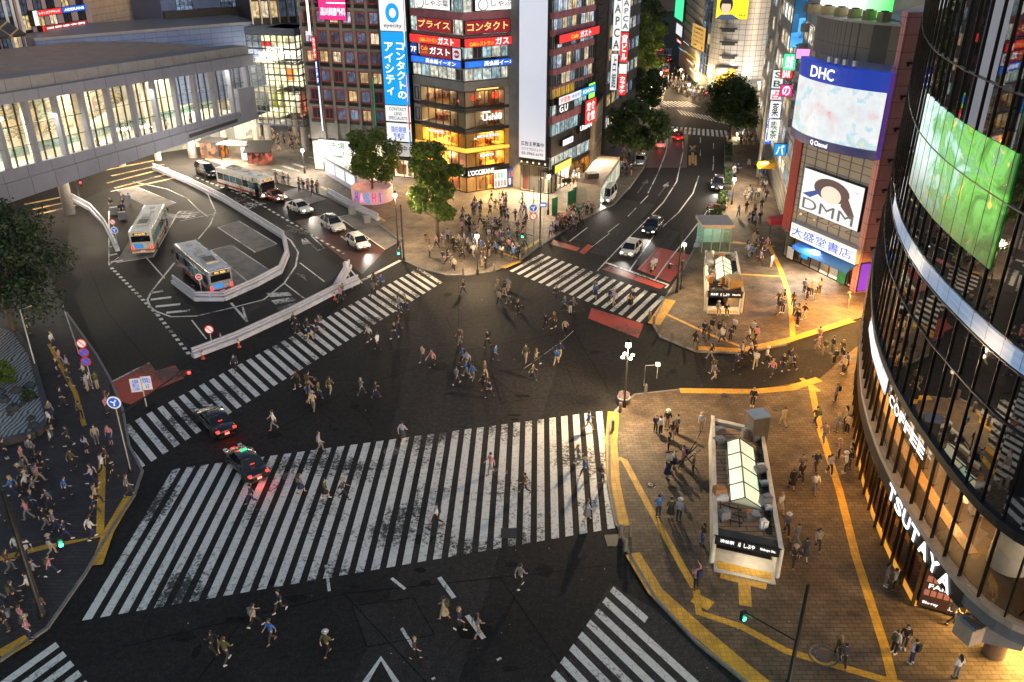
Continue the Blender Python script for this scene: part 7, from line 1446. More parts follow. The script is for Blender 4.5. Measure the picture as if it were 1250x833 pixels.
wh = ['nearest the signal pole in the parking at the crossing corner','second from the signal pole in the corner parking','in the middle of the corner parking','right of the middle in the corner parking','near the green hoarding in the corner parking','at the road end of the corner parking','behind the first scooter of the corner parking','in the back row of the corner parking','in the back row near the green hoarding','at the far end of the back row','by the first kerb planter on the right road','by the second kerb planter on the right road','beside the lift house kerb on the right road','next to the lift house corner','between planters on the right road','under the corner tree','on the right under the corner tree','on the left under the corner tree']
cn = ['blue','black','red','silver','teal']; used_s = set()
for i, ((x, y), w_) in enumerate(zip(spots, wh)):
    k = i % 5; bi = i % 3 == 2
    key = ('b', k%3) if bi else ('s', k); src = bproto[k%3] if bi else protos[k]
    o = src if key not in used_s else copy_tree(src); used_s.add(key)
    q = G(x,y); o.location = (q.x,q.y,.12 if x < 860 or x > 880 else .01); o.rotation_euler = (0,0,R.uniform(1.6,2.4))
    tag(o, '%s %s parked %s' % (cn[k%3] if bi else cn[k], 'bicycle' if bi else 'scooter', w_), 'bicycle' if bi else 'scooter', 'parked two-wheelers')

# ================================================================== trees
M_BARK = mat('bark', (.09,.065,.045), .9, var=.5, scale=6, bump=.4)
def tree(base, h, cr, ch, seed, lm, label, name='tree', n=5200, leaf=.3, z=.12, group='street trees', lobes=13, squash=1.):
    r = random.Random(seed); base = Vector((base[0],base[1],z)); t = empty(name, base, label, 'tree', group)
    m = MB(); cz = h-ch; tips = []
    top = base+Vector((r.uniform(-.3,.3),r.uniform(-.3,.3),cz+ch*.45)); m.tube([base-Vector((0,0,.1)), base+Vector((.05,.03,cz*.5)), base+Vector((r.uniform(-.15,.15),.1,cz)), top],[h*.022+.05,h*.017+.03,h*.013+.02,.04],8)
    cl = []
    for k in range(lobes):
        a = 2.4*k+r.uniform(-.4,.4); f = (k+.5)/lobes; zz = cz+ch*(.08+.84*f); rad = cr*math.sqrt(max(.1,1-((f-.42)/.64)**2))*r.uniform(.45,.95)
        c = base+Vector((math.cos(a)*rad,math.sin(a)*rad*squash,zz)); cl.append((c, r.uniform(.28,.5)*cr)); s = base+Vector((0,0,cz*r.uniform(.75,1.)+ch*f*.35)); m.tube([s,(s+c)/2+Vector((0,0,-.2)),c],[.09,.055,.02],5)
    m.build('trunk', M_BARK, t)
    lf = MB()
    for k in range(n):
        c, rr = cl[r.randrange(len(cl))]; d = Vector((r.gauss(0,1),r.gauss(0,1),r.gauss(0,1))).normalized(); p = c+Vector((d.x,d.y,d.z*.75))*rr*(r.random()**.45)*(1.25 if r.random()<.12 else 1)
        nn = (d*.6+Vector((r.gauss(0,.6),r.gauss(0,.6),r.uniform(.1,1)))).normalized(); u = nn.orthogonal().normalized(); u.rotate(Matrix.Rotation(r.uniform(0,6.28),3,nn)); w = nn.cross(u); s_ = leaf*r.uniform(.6,1.3)
        lf.add([p-u*s_*.55, p+w*s_*.34+nn*.03, p+u*s_*.55, p-w*s_*.34+nn*.03], [(0,1,2,3)])
    lf.build('crown', lm, t); return t
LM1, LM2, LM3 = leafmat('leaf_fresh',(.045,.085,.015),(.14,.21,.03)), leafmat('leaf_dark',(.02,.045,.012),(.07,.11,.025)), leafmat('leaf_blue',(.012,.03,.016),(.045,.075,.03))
def T(px, py, ytop, crpx, chf, *a, **k):
    b_ = G(px,py,.12); h = zat(b_, ytop); s = (G(px+1,py)-G(px,py)).length*1.12; return tree(b_, h, crpx*s, h*chf, *a, **k)
T(455,243,160,26,.72,11,LM1,'bright green tree growing out of the round pink planter', n=9500, leaf=.34)
T(534,296,172,30,.78,12,LM1,'bright green tree on the corner before the golden cafe building', n=12000, leaf=.36)
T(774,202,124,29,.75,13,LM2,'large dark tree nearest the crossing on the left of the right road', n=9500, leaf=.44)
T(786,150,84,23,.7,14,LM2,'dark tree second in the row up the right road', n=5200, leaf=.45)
T(778,112,36,21,.8,15,LM1,'green tree third in the row beside the paired white blade signs', n=4500, leaf=.5); T(789,100,14,20,.8,16,LM1,'green tree farthest up the row on the far road', n=4500, leaf=.5); T(778,90,-10,26,.7,17,LM2,'dark tall tree at the top edge beyond the row', n=4000, leaf=.55)
T(891,170,95,30,.76,18,LM2,'dark round-headed tree standing in front of the round tower', n=9500, leaf=.44)
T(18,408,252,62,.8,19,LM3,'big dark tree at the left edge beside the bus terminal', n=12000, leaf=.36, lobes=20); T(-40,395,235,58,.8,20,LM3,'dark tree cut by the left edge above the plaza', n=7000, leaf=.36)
def shrub(px, py, rpx, label, lm=LM1, n=1200, name='shrub'):
    b_ = G(px,py,.3); s = (G(px+1,py)-G(px,py)).length*rpx; return tree(b_, s*1.7, s, s*1.45, px, lm, label, name, n=n, leaf=.22, z=.2, group='shrubs', lobes=7)
shrub(8,470,18,'bright green bush in the patterned fountain garden'); shrub(36,490,9,'small dark bush in the patterned fountain garden',LM2,600)
# planters on the right kerb
def planter(px, py, px2, py2, label):
    a, b_ = G(px,py,.12), G(px2,py2,.12); c = (a+b_)/2; t = empty('planter', c, label, 'planter', 'kerb planters on the right road'); d = b_-a; m = MB(); m.box((c.x,c.y,.4),(d.length,1.3,.56),math.atan2(d.y,d.x)); bevel(m.build('trough', M_CON, t), .03, 1)
    lf = MB(); r = random.Random(px); u = d.normalized(); w = Vector((-u.y,u.x,0))
    for k in range(500):
        p = c+u*r.uniform(-.48,.48)*d.length+w*r.uniform(-.55,.55)+Vector((0,0,.6+r.random()*.5)); n_ = Vector((r.gauss(0,1),r.gauss(0,1),1)).normalized(); q = n_.orthogonal()*.14; v = n_.cross(q); lf.add([p-q,p+v*.6,p+q,p-v*.6],[(0,1,2,3)])
    lf.build('foliage', LM2, t)
planter(889,212,887,232,'long kerb planter with low green leaves by the sign street'); planter(889,180,889,204,'far kerb planter with low green leaves'); planter(883,240,880,256,'short kerb planter behind the lift house'); planter(876,262,873,272,'small planter touching the lift house')
# round planter with big letters
c = G(455,243,.12); s_ = (G(456,243)-G(455,243)).length; rp = 25*s_; zt_ = zat(G(455,249), 233)
t = empty('round_planter', c, 'round pink planter drum with big coloured letters around the bright tree', 'planter'); MB().lathe((c.x,c.y,.12),[(rp,0),(rp,zt_),(rp-.25,zt_),(rp-.25,zt_-.5),(.1,zt_-.45)],40).build('drum', mat('drum_pink',(.6,.36,.38),.6,var=.2,scale=2,emis=(1.,.5,.5),es=.12), t)
for i, ch_ in enumerate('HASHI'):
    a = math.radians(-128+i*17); F = Fac((c.x+(rp+.02)*math.cos(a-.1), c.y+(rp+.02)*math.sin(a-.1)), (c.x+(rp+.02)*math.cos(a+.1), c.y+(rp+.02)*math.sin(a+.1))); lettering(ch_, F, .02 if ch_!='I' else F.L*.35, F.L-.02 if ch_!='I' else F.L*.65, .12+zt_*.15, .12+zt_*.9, .03, [E_PURP,E_LPINK,E_CYAN,E_PINK,E_PURP][i], t, bold=.03)
# fountain garden
def wave():
    m, nt, b, out = newmat('wave_garden'); L = nt.links; tc = N(nt,'ShaderNodeTexCoord'); wv = N(nt,'ShaderNodeTexWave', i_Scale=.9, i_Distortion=9., i_Detail=2.); wv.inputs['Detail Scale'].default_value = .6; L.new(tc.outputs['Object'], wv.inputs['Vector']); r = N(nt,'ShaderNodeValToRGB'); r.color_ramp.elements[0].position=.25; r.color_ramp.elements[0].color=(.06,.055,.06,1); r.color_ramp.elements[1].position=.42; r.color_ramp.elements[1].color=(.36,.35,.34,1); L.new(wv.outputs[0], r.inputs[0]); L.new(r.outputs[0], b.inputs['Base Color']); b.inputs['Roughness'].default_value=.7; return m
gl_ = gp((22,412),(40,440),(58,505),(62,520),(45,535),(5,545),(-60,540),(-90,420),(-20,400)); c = sum(gl_, Vector((0,0,0)))/len(gl_)
t = empty('fountain_garden', c, 'raised garden of pale and dark wavy stone bands at the left edge', 'garden'); MB().prism(gl_,.12,.5).build('wave_bed', wave(), t); m = MB()
for a, b_ in zip(gl_[:6], gl_[1:7]): u = (b_-a).normalized(); w = Vector((-u.y,u.x,0))*.22; m.hexa([x+Vector((0,0,.12)) for x in (a-w,b_-w,b_+w,a+w)],[x+Vector((0,0,.62)) for x in (a-w,b_-w,b_+w,a+w)])
m.build('rim', mat('rim_stone',(.07,.065,.07),.5,var=.3), t)
r = random.Random(4)
for k in range(16):
    q = gl_[0].lerp(gl_[4], r.random()).lerp(c, r.uniform(.1,.9)); q = G(r.uniform(0,52), r.uniform(470,528), .5); ro = MB(); s_ = r.uniform(.25,.6); ro.lathe((q.x,q.y,.4),[(s_*.9,0),(s_,s_*.4),(s_*.7,s_*.8),(.02,s_)],9); o = ro.build('rock', mat('rock_dark',(.05,.05,.055),.8,var=.5,scale=3,bump=.5), t)
    for v in o.data.vertices: v.co += Vector((r.gauss(0,1),r.gauss(0,1),r.gauss(0,1)))*.06*s_
SKY_STRENGTH, EXPOSURE = .08, 1.4
# ================================================================== street furniture
M_POLE = mat('pole_dark', (.02,.02,.022), .45, .5, var=.2); M_POLEW = mat('pole_white', (.5,.5,.48), .5, .2, var=.2); M_BARR = mat('barrier_white', (.5,.51,.6), .5, var=.2, scale=2); E_LAMP = emat('lamp_glow', (1.,.82,.5), 14.); E_SRED = emat('signal_red', (1.,.02,.02), 9.); E_SGRN = emat('signal_green', (.05,1.,.45), 6.); M_SOFF = mat('signal_off', (.02,.02,.02), .3, var=0)
def lamp(px, py, ytop, power, label, col=(1.,.72,.4), kind='lantern', z=.12):
    b_ = G(px,py,z); h = zat(b_, ytop)-z; t = empty('street_lamp', b_, label, 'street lamp', 'street lamps')
    m = MB(); m.lathe(b_, [(.16,0),(.16,.5),(.08,.6),(.06,h-.6),(.05,h-.45)],10); m.build('pole', M_POLE, t)
    if kind == 'cluster':
        for k in range(4): a = k*PI/2+.4; p = b_+Vector((math.cos(a)*.45,math.sin(a)*.45,h-1.2)); m = MB(); m.tube([b_+Vector((0,0,h-1.5)), p-Vector((0,0,.12))],.025,5); m.build('arm', M_POLE, t); MB().lathe(p,[(.02,-.14),(.13,-.06),(.14,.03),(.02,.14)],10).build('globe', E_LAMP, t)
    MB().lathe(b_+Vector((0,0,h-.45)),[(.1,0),(.22,.1),(.2,.4),(.05,.48)],12).build('lantern', E_LAMP, t); MB().lathe(b_+Vector((0,0,h+.04)),[(.25,0),(.16,.14),(.02,.3)],12).build('cap', M_POLE, t)
    point('lamp_light', b_+Vector((0,-.35,h-.5)), power, col, .2, t); return t
lamp(762,497,418,2600,'tall lamp with a lantern and four globes at the tip of the near plaza',kind='cluster'); lamp(583,335,286,1500,'lamp standing at the kerb point between the two roads'); lamp(486,300,236,1300,'lamp with a lantern beside the bus street bays'); lamp(669,262,213,1000,'lamp beside the grey container'); lamp(893,250,217,1100,'lamp by the kerb planters in front of the sign street')
lamp(414,200,171,700,'small lamp at the street crossing under the red window building',(1.,.9,.75)); lamp(372,212,182,700,'small lamp next to the bus street shelters',(1.,.9,.75)); lamp(824,166,158,500,'lamp glowing beside the round-headed tree'); lamp(900,168,162,400,'short bright lamp at the foot of the round-headed tree')
for i, (x,y,yt) in enumerate([(806,104,88),(830,100,84),(840,118,102),(795,120,104)]): lamp(x,y,yt,1400,['lamp in the far crowd left of the queue','lamp in the far crowd near the ribbed wing','lamp at the far crossing under the ribbed wing','lamp behind the second roadside tree'][i])
def signal_head(t, p, rz, lit, horiz=True):
    m = MB(); m.box(p, (1.05,.22,.38) if horiz else (.36,.24,.62), rz); hd = bevel(m.build('signal_head', M_POLE, t), .05, 1); c, s = math.cos(rz), math.sin(rz)
    for k, cl in enumerate('gyr' if horiz else 'rg'):
        off = Vector((c*(-.33+.33*k),s*(-.33+.33*k),0)) if horiz else Vector((0,0,.15-.3*k)); q = p+off+Vector((s,-c,0))*.13; m = MB(); m.disc(q,(s,-c,0),.12,.03,12); m.build('lens', (E_SRED if cl=='r' else E_SGRN) if cl==lit else M_SOFF, hd)
        if cl == lit: point('signal_glow', p+off+Vector((s,-c,0))*.35, 8, (1.,.05,.03) if cl=='r' else (.1,1.,.5), .1, t)
def signal(px, py, ytop, arms, label, r=.12, z=.12):
    b_ = G(px,py,z); h = zat(b_,ytop)-z; t = empty('traffic_signal', b_, label, 'traffic signal'); m = MB(); m.lathe(b_,[(r*1.5,0),(r*1.5,.3),(r,.35),(r*.75,h)],10); m.build('pole', M_POLE, t)
    for (ax,ay,ahead,rz,lit,hz) in arms:
        # arm end is found at the height of the arm on the pole
        zc_ = zat(b_, ahead); e = G(ax,ay,zc_+.1); a = b_.copy(); a.z = zc_; m = MB(); m.tube([a,e],.05,6); m.build('arm', M_POLE, t); signal_head(t, e-Vector((0,0,.25)), rz, lit, hz)
    return t
signal(962,838,714,[(908,747,783,.5,'g',False)],'tall dark signal pole with a green light on a long arm, near plaza'); signal(52,752,598,[(72,657,665,.6,'g',False)],'thick dark signal pole with a green walk light at the lower left corner',.16)
signal(659,299,207,[(692,218,209,.1,'',True)],'signal pole with a long arm at the corner parking',.1); signal(651,300,228,[(638,285,288,-.3,'g',False)],'thin sign pole with a green walk light at the corner parking',.06); signal(826,357,282,[(818,322,325,.3,'',False),(834,318,322,.3,'',False)],'dark signal pole left of the far subway entrance'); signal(493,318,250,[(486,305,290,.3,'g',False)],'dark signal pole at the bus street stop line')
signal(97,244,214,[(98,222,220,.2,'r',False)],'signal with a red light beside the footbridge'); signal(160,576,470,[(224,452,508,.5,'r',True)],'dark signal pole with a red light on its arm at the left zebra crossing',.1); signal(190,205,172,[],'plain grey pole holding the footbridge sign',.08)
for x,y,yt,l_,lab in [(830,95,84,'r','far signal with a red light by the ribbed wing'),(858,125,112,'r','far signal with a red light before the round-headed tree'),(847,110,100,'g','far signal with a green light in the crowd'),(782,100,84,'r','far signal with a red light behind the trees')]: signal(x,y,yt,[(x+4,yt+1,yt+1,0.,l_,False)],lab,.08)
b_ = G(827,354,.12); point('lamp_light', b_+Vector((.3,-.3,5.0)), 1000, (1.,.75,.42)); s = empty('street_lamp', b_+Vector((.3,0,0)), 'bright bulb lamp on a short bracket beside the far subway entrance', 'street lamp'); zz = 5.0; MB().lathe(b_+Vector((.3,0,zz)),[(.02,-.2),(.2,-.1),(.2,.1),(.02,.2)],10).build('globe', E_LAMP, s); MB().tube([b_+Vector((.3,0,0)),b_+Vector((.3,0,zz-.18))],.05,6).build('pole', M_POLE, s)
def roundsign(px, py, signs, label, z=.12, r=.34, pole=M_POLEW):
    b_ = G(px,py,z); t = empty('road_sign', b_, label, 'road sign', 'road signs'); top = max(zat(b_, s_[1]) for s_ in signs); MB().tube([b_,b_+Vector((0,0,top-z+.1))],.04,6).build('pole', pole, t)
    for (kind, yy) in signs:
        zc_ = zat(b_,yy); p = Vector((b_.x,b_.y-.07,zc_)); n_ = Vector((-b_.x*.5,-30,14)).normalized(); F = Fac((p.x-.5,p.y-.02),(p.x+.5,p.y-.02))
        rim, fld = {'park':('r','b'),'noentry':('w','r'),'ban':('r','w'),'arrow':('w','b'),'board':('b','b')}[kind]; cm = {'r':mat('sign_face_red',(.5,.02,.02),.35,var=0,emis=(.6,.02,.02),es=.25),'b':mat('sign_face_blue',(.02,.1,.5),.35,var=0,emis=(.03,.12,.6),es=.35),'w':mat('sign_face_white',(.75,.75,.75),.35,var=0,emis=(.7,.7,.7),es=.25)}
        rr = r*(1.25 if kind=='arrow' else 1)
        if kind == 'board': m = MB(); m.box(p,(.8,.05,.55)); o = m.build('board', cm['b'], t); lettering('渋谷', F, .2,.8, zc_-.15, zc_+.15, .03, T_WHITE, o); continue
        m = MB(); m.disc(p,(0,-1,0),rr,.04,20,0); m.disc(p-Vector((0,.022,0)),(0,-1,0),rr*.8,.02,20,1)
        if kind in ('park','ban'): m.tube([p+Vector((-rr*.55,-.04,rr*.55)),p+Vector((rr*.55,-.04,-rr*.55))],.04,4,0)
        if kind == 'noentry': m.box(p-Vector((0,.04,0)),(rr*1.1,.02,rr*.25),mi=0)
        if kind == 'arrow': m.tube([p+Vector((0,-.04,-rr*.5)),p+Vector((0,-.04,0)),p+Vector((-rr*.45,-.04,rr*.2))],.06,4,0); m.tube([p+Vector((0,-.04,0)),p+Vector((rr*.35,-.04,rr*.45))],.06,4,0)
        m.build('disc', [cm[rim], cm[fld]], t)
roundsign(160,577,[('arrow',491)],'round blue sign with white arrows at the left zebra crossing',r=.38); roundsign(113,472,[('ban',419),('park',430),('park',441)],'stack of three round red and blue signs on the plaza kerb',r=.42); roundsign(247,362,[('noentry',338)],'red no entry sign inside the barrier loop behind the silver bus',.01); roundsign(260,428,[('ban',402)],'round red rimmed sign at the end of the long white barrier',.01,.42); roundsign(144,300,[('ban',271),('arrow',281)],'pair of round signs left of the pale roofed bus',.01); roundsign(650.6,301,[('arrow',254),('ban',264)],'blue arrow sign over a red rimmed sign at the corner parking',r=.42); roundsign(662,301,[('board',250)],'blue rectangular sign at the corner parking')
b_ = G(172,520,.12); zc_ = 2.6; t = empty('notice_sign', G(165,520,.12), 'pair of white notice boards with blue letters before the red road surface', 'sign'); p = G(172,474,1.9); F = Fac((p.x-.8,p.y),(p.x+.8,p.y+.35))
m = MB(); m.fbox(F,0,.8,1.5,2.7,-.04,0); o = m.build('board', M_WHITEP, t); lettering('大型車\n通行止\nバス除く', F,.08,.72,1.6,2.6,.01,T_BLUE,o); m = MB(); m.fbox(F,.9,1.6,1.6,2.8,-.04,0); o = m.build('board', M_WHITEP, t); lettering('駐車禁止\n8-20', F,.97,1.53,1.75,2.7,.01,T_BLUE,o); m = MB(); m.tube([F.pt(.85,.1,-.06),F.pt(.85,2.8,-.06)],.05,6); m.build('post', M_POLEW, t)
# barriers
def barrier(pts, label, h=.95, gap=2.4, z=.0):
    P = gp(*pts); c = sum(P,Vector((0,0,0)))/len(P); t = empty('crash_barrier', c, label, 'barrier'); a = MB(); b = MB()
    def ribbon(mb, w, z0, z1):
        for p, q in zip(P, P[1:]):
            u = (q-p).normalized(); n_ = Vector((-u.y,u.x,0))*w/2; e = u*.03; V = lambda v, zz: Vector((v.x,v.y,zz)); mb.hexa([V(p-e-n_,z0),V(q+e-n_,z0),V(q+e+n_,z0),V(p-e+n_,z0)],[V(p-e-n_,z1),V(q+e-n_,z1),V(q+e+n_,z1),V(p-e+n_,z1)])
    ribbon(a,.5,.01,.42); a.build('base_block', M_BARR, t); ribbon(b,.14,.55,.72); b.build('lower_rail', M_BARR, t); d = MB(); ribbon(d,.18,.82,.98); d.build('upper_rail', M_BARR, t)
    for p, q in zip(P, P[1:]):
        n_ = max(1,int((q-p).length/gap))
        for k in range(n_): v = p.lerp(q,(k+.5)/n_); m = MB(); m.box((v.x,v.y,.66),(.1,.1,.5)); m.build('post', M_BARR, t)
barrier([(188,207),(230,224),(274,246),(319,274),(338,286),(347,292),(351,313),(342,334),(312,350),(274,367),(240,367),(212,346)],'white double-railed barrier looping round the parked silver bus'); barrier([(236,437),(289,417),(356,386),(410,358),(437,346)],'long white barrier along the left zebra crossing'); barrier([(80,240),(111,257),(129,277),(144,307)],'short white barrier along the island left of the buses'); barrier([(411,356),(420,340),(427,327)],'short white barrier turning into the bus street')
barrier([(401,238),(430,254),(462,270)],'white guard rail along the kerb before the round planter',z=.12); barrier([(868,275),(858,290),(849,303)],'white guard rail on the kerb beside the lift house')
t = empty('barrier_frame', G(424,345), 'white triangular frame at the tip of the long barrier', 'frame'); m = MB(); q = G(425,328,2.2); q = G(424,346,0)+Vector((0,0,2.2)); m.tube([G(404,353),q],.07,6); m.tube([G(442,346),q],.07,6); m.tube([G(430,352),q],.07,6); m.build('legs', M_BARR, t); MB().lathe(q,[(.3,-.3),(.3,.1),(.1,.3)],10).build('cap', M_BARR, t)
for x,y,lab in [(270,416,'red traffic post at the barrier end beside the round sign'),(248,438,'red traffic post at the tip of the long barrier'),(292,424,'red traffic post by the first zebra stripes along the barrier'),(409,366,'red traffic post at the bend of the long barrier')]:
    p = G(x,y); t = empty('traffic_post', p, lab, 'traffic post', 'red traffic posts'); MB().lathe(p,[(.2,0),(.2,.06),(.08,.1),(.07,.8),(.02,.84)],10).build('post', mat('post_red',(.55,.06,.03),.5,var=.1), t); MB().lathe(p,[(.085,.45),(.085,.62)],10).build('band', M_WHITEP, t)
bl = [(798,396),(804,407),(819,416),(835,424),(848,428),(793,390),(757,503),(748,525),(763,672),(757,655),(788,480),(566,336),(603,331),(635,318),(645,311)]
bw = ['by the red patch beside the right zebra crossing','second along the kerb from the red patch','third along the kerb from the red patch','fourth along the kerb from the red patch','at the mouth of the side street','nearest the right zebra crossing','beside the wrapped foot of the tall lamp','on the yellow strip right of the big zebra crossing','at the kerb grate below the big zebra crossing','just above the kerb grate by the big zebra crossing','between the tall lamp and the side street','at the left of the kerb point lamp','at the right of the kerb point lamp','at the corner of the right zebra crossing','beside the corner parking kerb']
for (x,y), w_ in zip(bl, bw): p = G(x,y,.12); MB().lathe(p,[(.13,0),(.13,.75),(.09,.85),(.01,.87)],10).build('bollard', mat('bollard_grey',(.16,.14,.12),.6,var=.3), loc=p, label='short grey bollard '+w_, cat='bollard', group='kerb bollards')
p = G(761,492,.12); t = empty('wrapped_bundle', p, 'pink and white wrapped bundle tied round the foot of the tall lamp', 'bundle'); MB().lathe(p,[(.45,0),(.52,.4),(.45,.9),(.22,1.0)],12).build('bundle', mat('wrap_pink',(.2,.13,.13),.8,var=.5,scale=5), t); MB().lathe(p,[(.525,.5),(.51,.62)],12,).build('strap', M_WHITEP, t)
p = G(765,655,.12); t = empty('barricade', p, 'square iron kerb grate with two small posts, right of the big zebra crossing', 'grate'); m = MB(); q = G(750,660,.01); m.box((q.x,q.y,.02),(1.1,1.1,.03),.1); m.build('grate', M_IRON, t)
for dx in (-.35,.2): MB().lathe(p+Vector((dx,.1*dx,0)),[(.09,0),(.09,.9),(.02,.95)],8).build('post', mat('bollard_grey'), t)
t = empty('white_frame', G(786,471), 'thin white goal-shaped frame with a lamp box between the plazas', 'frame'); a, b__ = G(786,471), G(801,470); m = MB(); m.tube([a,a+Vector((0,0,1.9)),b__+Vector((0,0,1.9)),b__+Vector((0,0,.6))],.035,6); m.build('tube', M_POLEW, t); MB().box(b__+Vector((0,0,1.95)),(.35,.3,.25)).build('lamp_box', E_WARMW, t)
# stalls, shelters, container
def rectbox(nm, TLp, z0, z1, m, root, k=1.): pass
g = G(263,192); t = empty('ticket_booth', g, 'orange printed booth under the footbridge end', 'booth'); m = MB(); m.box((g.x,g.y,1.4),(3.2,3.,2.5),-.2); m.build('booth', litwin('booth_print',[(1.,.3,.05)],.8,1.,1.5,.9), t); m = MB(); m.box((g.x,g.y,2.75),(3.5,3.3,.2),-.2); m.build('roof', M_DARK, t)
g = G(290,196); t = empty('bus_shelter', g, 'grey glazed bus shelter with a lit panel next to the orange booth', 'bus shelter'); m = MB(); m.box((g.x,g.y,2.75),(5.2,2.6,.15),-.2); m.build('roof', M_GREYW, t)
for dx in (-2.3,2.3):
    for dy in (-1.1,1.1): MB().box((g.x+dx,g.y+dy-dx*.2,1.4),(.12,.12,2.6)).build('post', M_STEEL, t)
m = MB(); m.box((g.x+1.8,g.y-1.4,1.4),(1.2,.15,1.9),-.2); m.build('lit_panel', E_WHITE, t)
g = G(318,199); t = empty('news_stall', g, 'red fronted stall with a slanted black roof next to the bus street', 'stall'); m = MB(); m.box((g.x,g.y,1.2),(3.,2.6,2.1),-.15); m.build('booth', litwin('stall_print',[(.9,.2,.1)],.6,1.,1.6,.9), t); m = MB(); V = Vector; m.hexa([g+V((-2,-2,2.0)),g+V((2.1,-2,2.0)),g+V((2.1,1.6,3.1)),g+V((-2,1.6,3.1))],[g+V((-2,-2,2.12)),g+V((2.1,-2,2.12)),g+V((2.1,1.6,3.22)),g+V((-2,1.6,3.22))]); m.build('roof', M_DARK, t)
A_, B_ = G(397,214,.12), G(437,238,.12); F = Fac(A_,B_); t = empty('display_carriage', F.pt(F.L/2,.12), 'pale long kiosk like a tram carriage with lit window panels, beside the round planter', 'kiosk'); m = MB(); m.prism(fprism(F,0,F.L,2.6),.3,3.0); bevel(m.build('body', mat('carriage_lilac',(.5,.5,.62),.5,var=.1), t),.15,2); m = MB(); m.prism(fprism(F,-.2,F.L+.2,3.,.4),3.02,3.2); m.build('roof', mat('carriage_roof',(.16,.2,.17),.5,var=.3), t)
for k in range(3): m = MB(); m.fbox(F,F.L*(.08+.3*k),F.L*(.33+.3*k),1.0,2.5,.0,.04); m.build('window_panel', emat('carriage_panel',(.75,.85,.9),.9), t)
TL,TR,BR,BL = G(731,191,3.1),G(757,193,3.1),G(733,228,3.1),G(704,223,3.1); c = (TL+TR+BR+BL)/4; c.z=.12; t = empty('site_container', c, 'long grey site container with a lit panel side next to the parked white van', 'container'); m = MB(); m.prism([TL,TR,BR,BL],.14,3.1); m.build('body', mat('container_grey',(.26,.24,.22),.6,.2,var=.25), t); m = MB(); m.prism([TL,TR,BR,BL],3.103,3.2); m.build('roof', mat('container_roof',(.3,.2,.14),.7,var=.35), t)
F = Fac(BR,TR)
for k in range(9): m = MB(); m.fbox(F,F.L*(k+.08)/9,F.L*(k+.92)/9,.5,2.7,.003,.06); m.build('lit_panel', litwin('container_lit',[(.95,.95,.7)],.6,1.,.8,.5), t)
m = MB(); q = BL.lerp(BR,.55).lerp(TL,.2); m.box((q.x,q.y,3.55),(1.6,1.2,.7),.3); m.build('roof_unit', M_DARK, t); m = MB(); m.fbox(Fac(BL,BR),.2,1.6,.2,2.6,.003,.05); m.build('door', M_ALU, t)
for k,(x,y,w_) in enumerate([(697,253,1.6),(703,248,1.6),(677,262,1.2)]): p = G(x,y,.12); m = MB(); m.box((p.x,p.y,1.25),(w_,.08,2.2),.9); m.box((p.x,p.y,2.38),(w_,.12,.08),.9); m.build('hoarding_panel', M_GREEN, loc=p, label=['green hoarding panel in front of the grey container','green hoarding panel touching the grey container','small green hoarding panel inside the corner parking'][k], cat='hoarding', group='green hoarding panels')
for k,(x,y) in enumerate([(430,262),(448,272),(140,262),(150,268)]): p = G(x,y,.12); m = MB(); m.box(p+Vector((0,0,.5)),(.9,.5,1.0),.5); bevel(m.build('street_cabinet', M_GREYW, loc=p, label=['low grey cabinet on the guard rail before the round planter','second low grey cabinet before the round planter','low grey cabinet on the island left of the pale roofed bus','second cabinet on the island left of the pale roofed bus'][k], cat='cabinet'),.04,1)
t = empty('rail_fence', G(94,425), 'thin white rail fence slanting on the plaza kerb above the sign stack', 'fence'); a, b__ = G(80,385,.12), G(96,432,.12); m = MB()
for z_ in (.4,.75,1.05): m.tube([a+Vector((0,0,z_)),b__+Vector((0,0,z_))],.03,5)
for k in range(6): q = a.lerp(b__,k/5); m.tube([q,q+Vector((0,0,1.08))],.035,5)
m.build('rails', M_POLEW, t)
t = empty('lamp_arm', G(44,450,.12), 'slim white lamp post bending over the fountain garden', 'lamp post'); q = G(44,450,.12); m = MB(); m.tube([q,q+Vector((0,0,5.6)),q+Vector((.9,.3,5.8))],.06,6); m.build('post', M_POLEW, t)
p = G(828,572,.12); t = empty('banner_stand', p, 'dark folding steel stand leaning by the left wall of the near subway entrance', 'stand'); m = MB(); q = p+Vector((.4,0,0)); 
for a, b__ in (((0,0,0),(1.2,.6,1.9)),((1.3,-.2,0),(-.1,.5,1.6)),((0,.5,0),(1.4,.4,1.8)),((.3,-.3,.8),(1.6,.7,1.1)),((1.2,.6,1.9),(1.7,1.5,2.2))): m.tube([p+Vector(a),p+Vector(b__)],.04,5)
m.build('tubes', M_POLE, t)
# wires of light on the right plaza come from the shop fronts
# ================================================================== people
def skin_mesh(name, V, E_, root=0, sub=1):
    """grow one continuous surface round a skeleton: V = [(x,y,z,rx,ry)]"""
    me = bpy.data.meshes.new(name); me.from_pydata([v[:3] for v in V], E_, []); o = bpy.data.objects.new(name, me); COL.objects.link(o)
    o.modifiers.new('skin', 'SKIN')
    if not me.skin_vertices: me.attributes.new('x','FLOAT','POINT')
    sv = me.skin_vertices[0].data
    for i, v in enumerate(V): sv[i].radius = (v[3], v[4] if len(v) > 4 else v[3]); sv[i].use_root = (i == root)
    md = o.modifiers.new('sub', 'SUBSURF'); md.levels = sub; md.render_levels = sub
    dg = bpy.context.evaluated_depsgraph_get(); ev = o.evaluated_get(dg); r = bpy.data.meshes.new_from_object(ev, depsgraph=dg); r.name = name
    bpy.data.objects.remove(o); bpy.data.meshes.remove(me)
    r.polygons.foreach_set('use_smooth', [True]*len(r.polygons)); r.materials.clear(); return r
SKIN = [mat('skin_light',(.55,.36,.27),.55,var=.06), mat('skin_tan',(.42,.26,.18),.55,var=.06)]
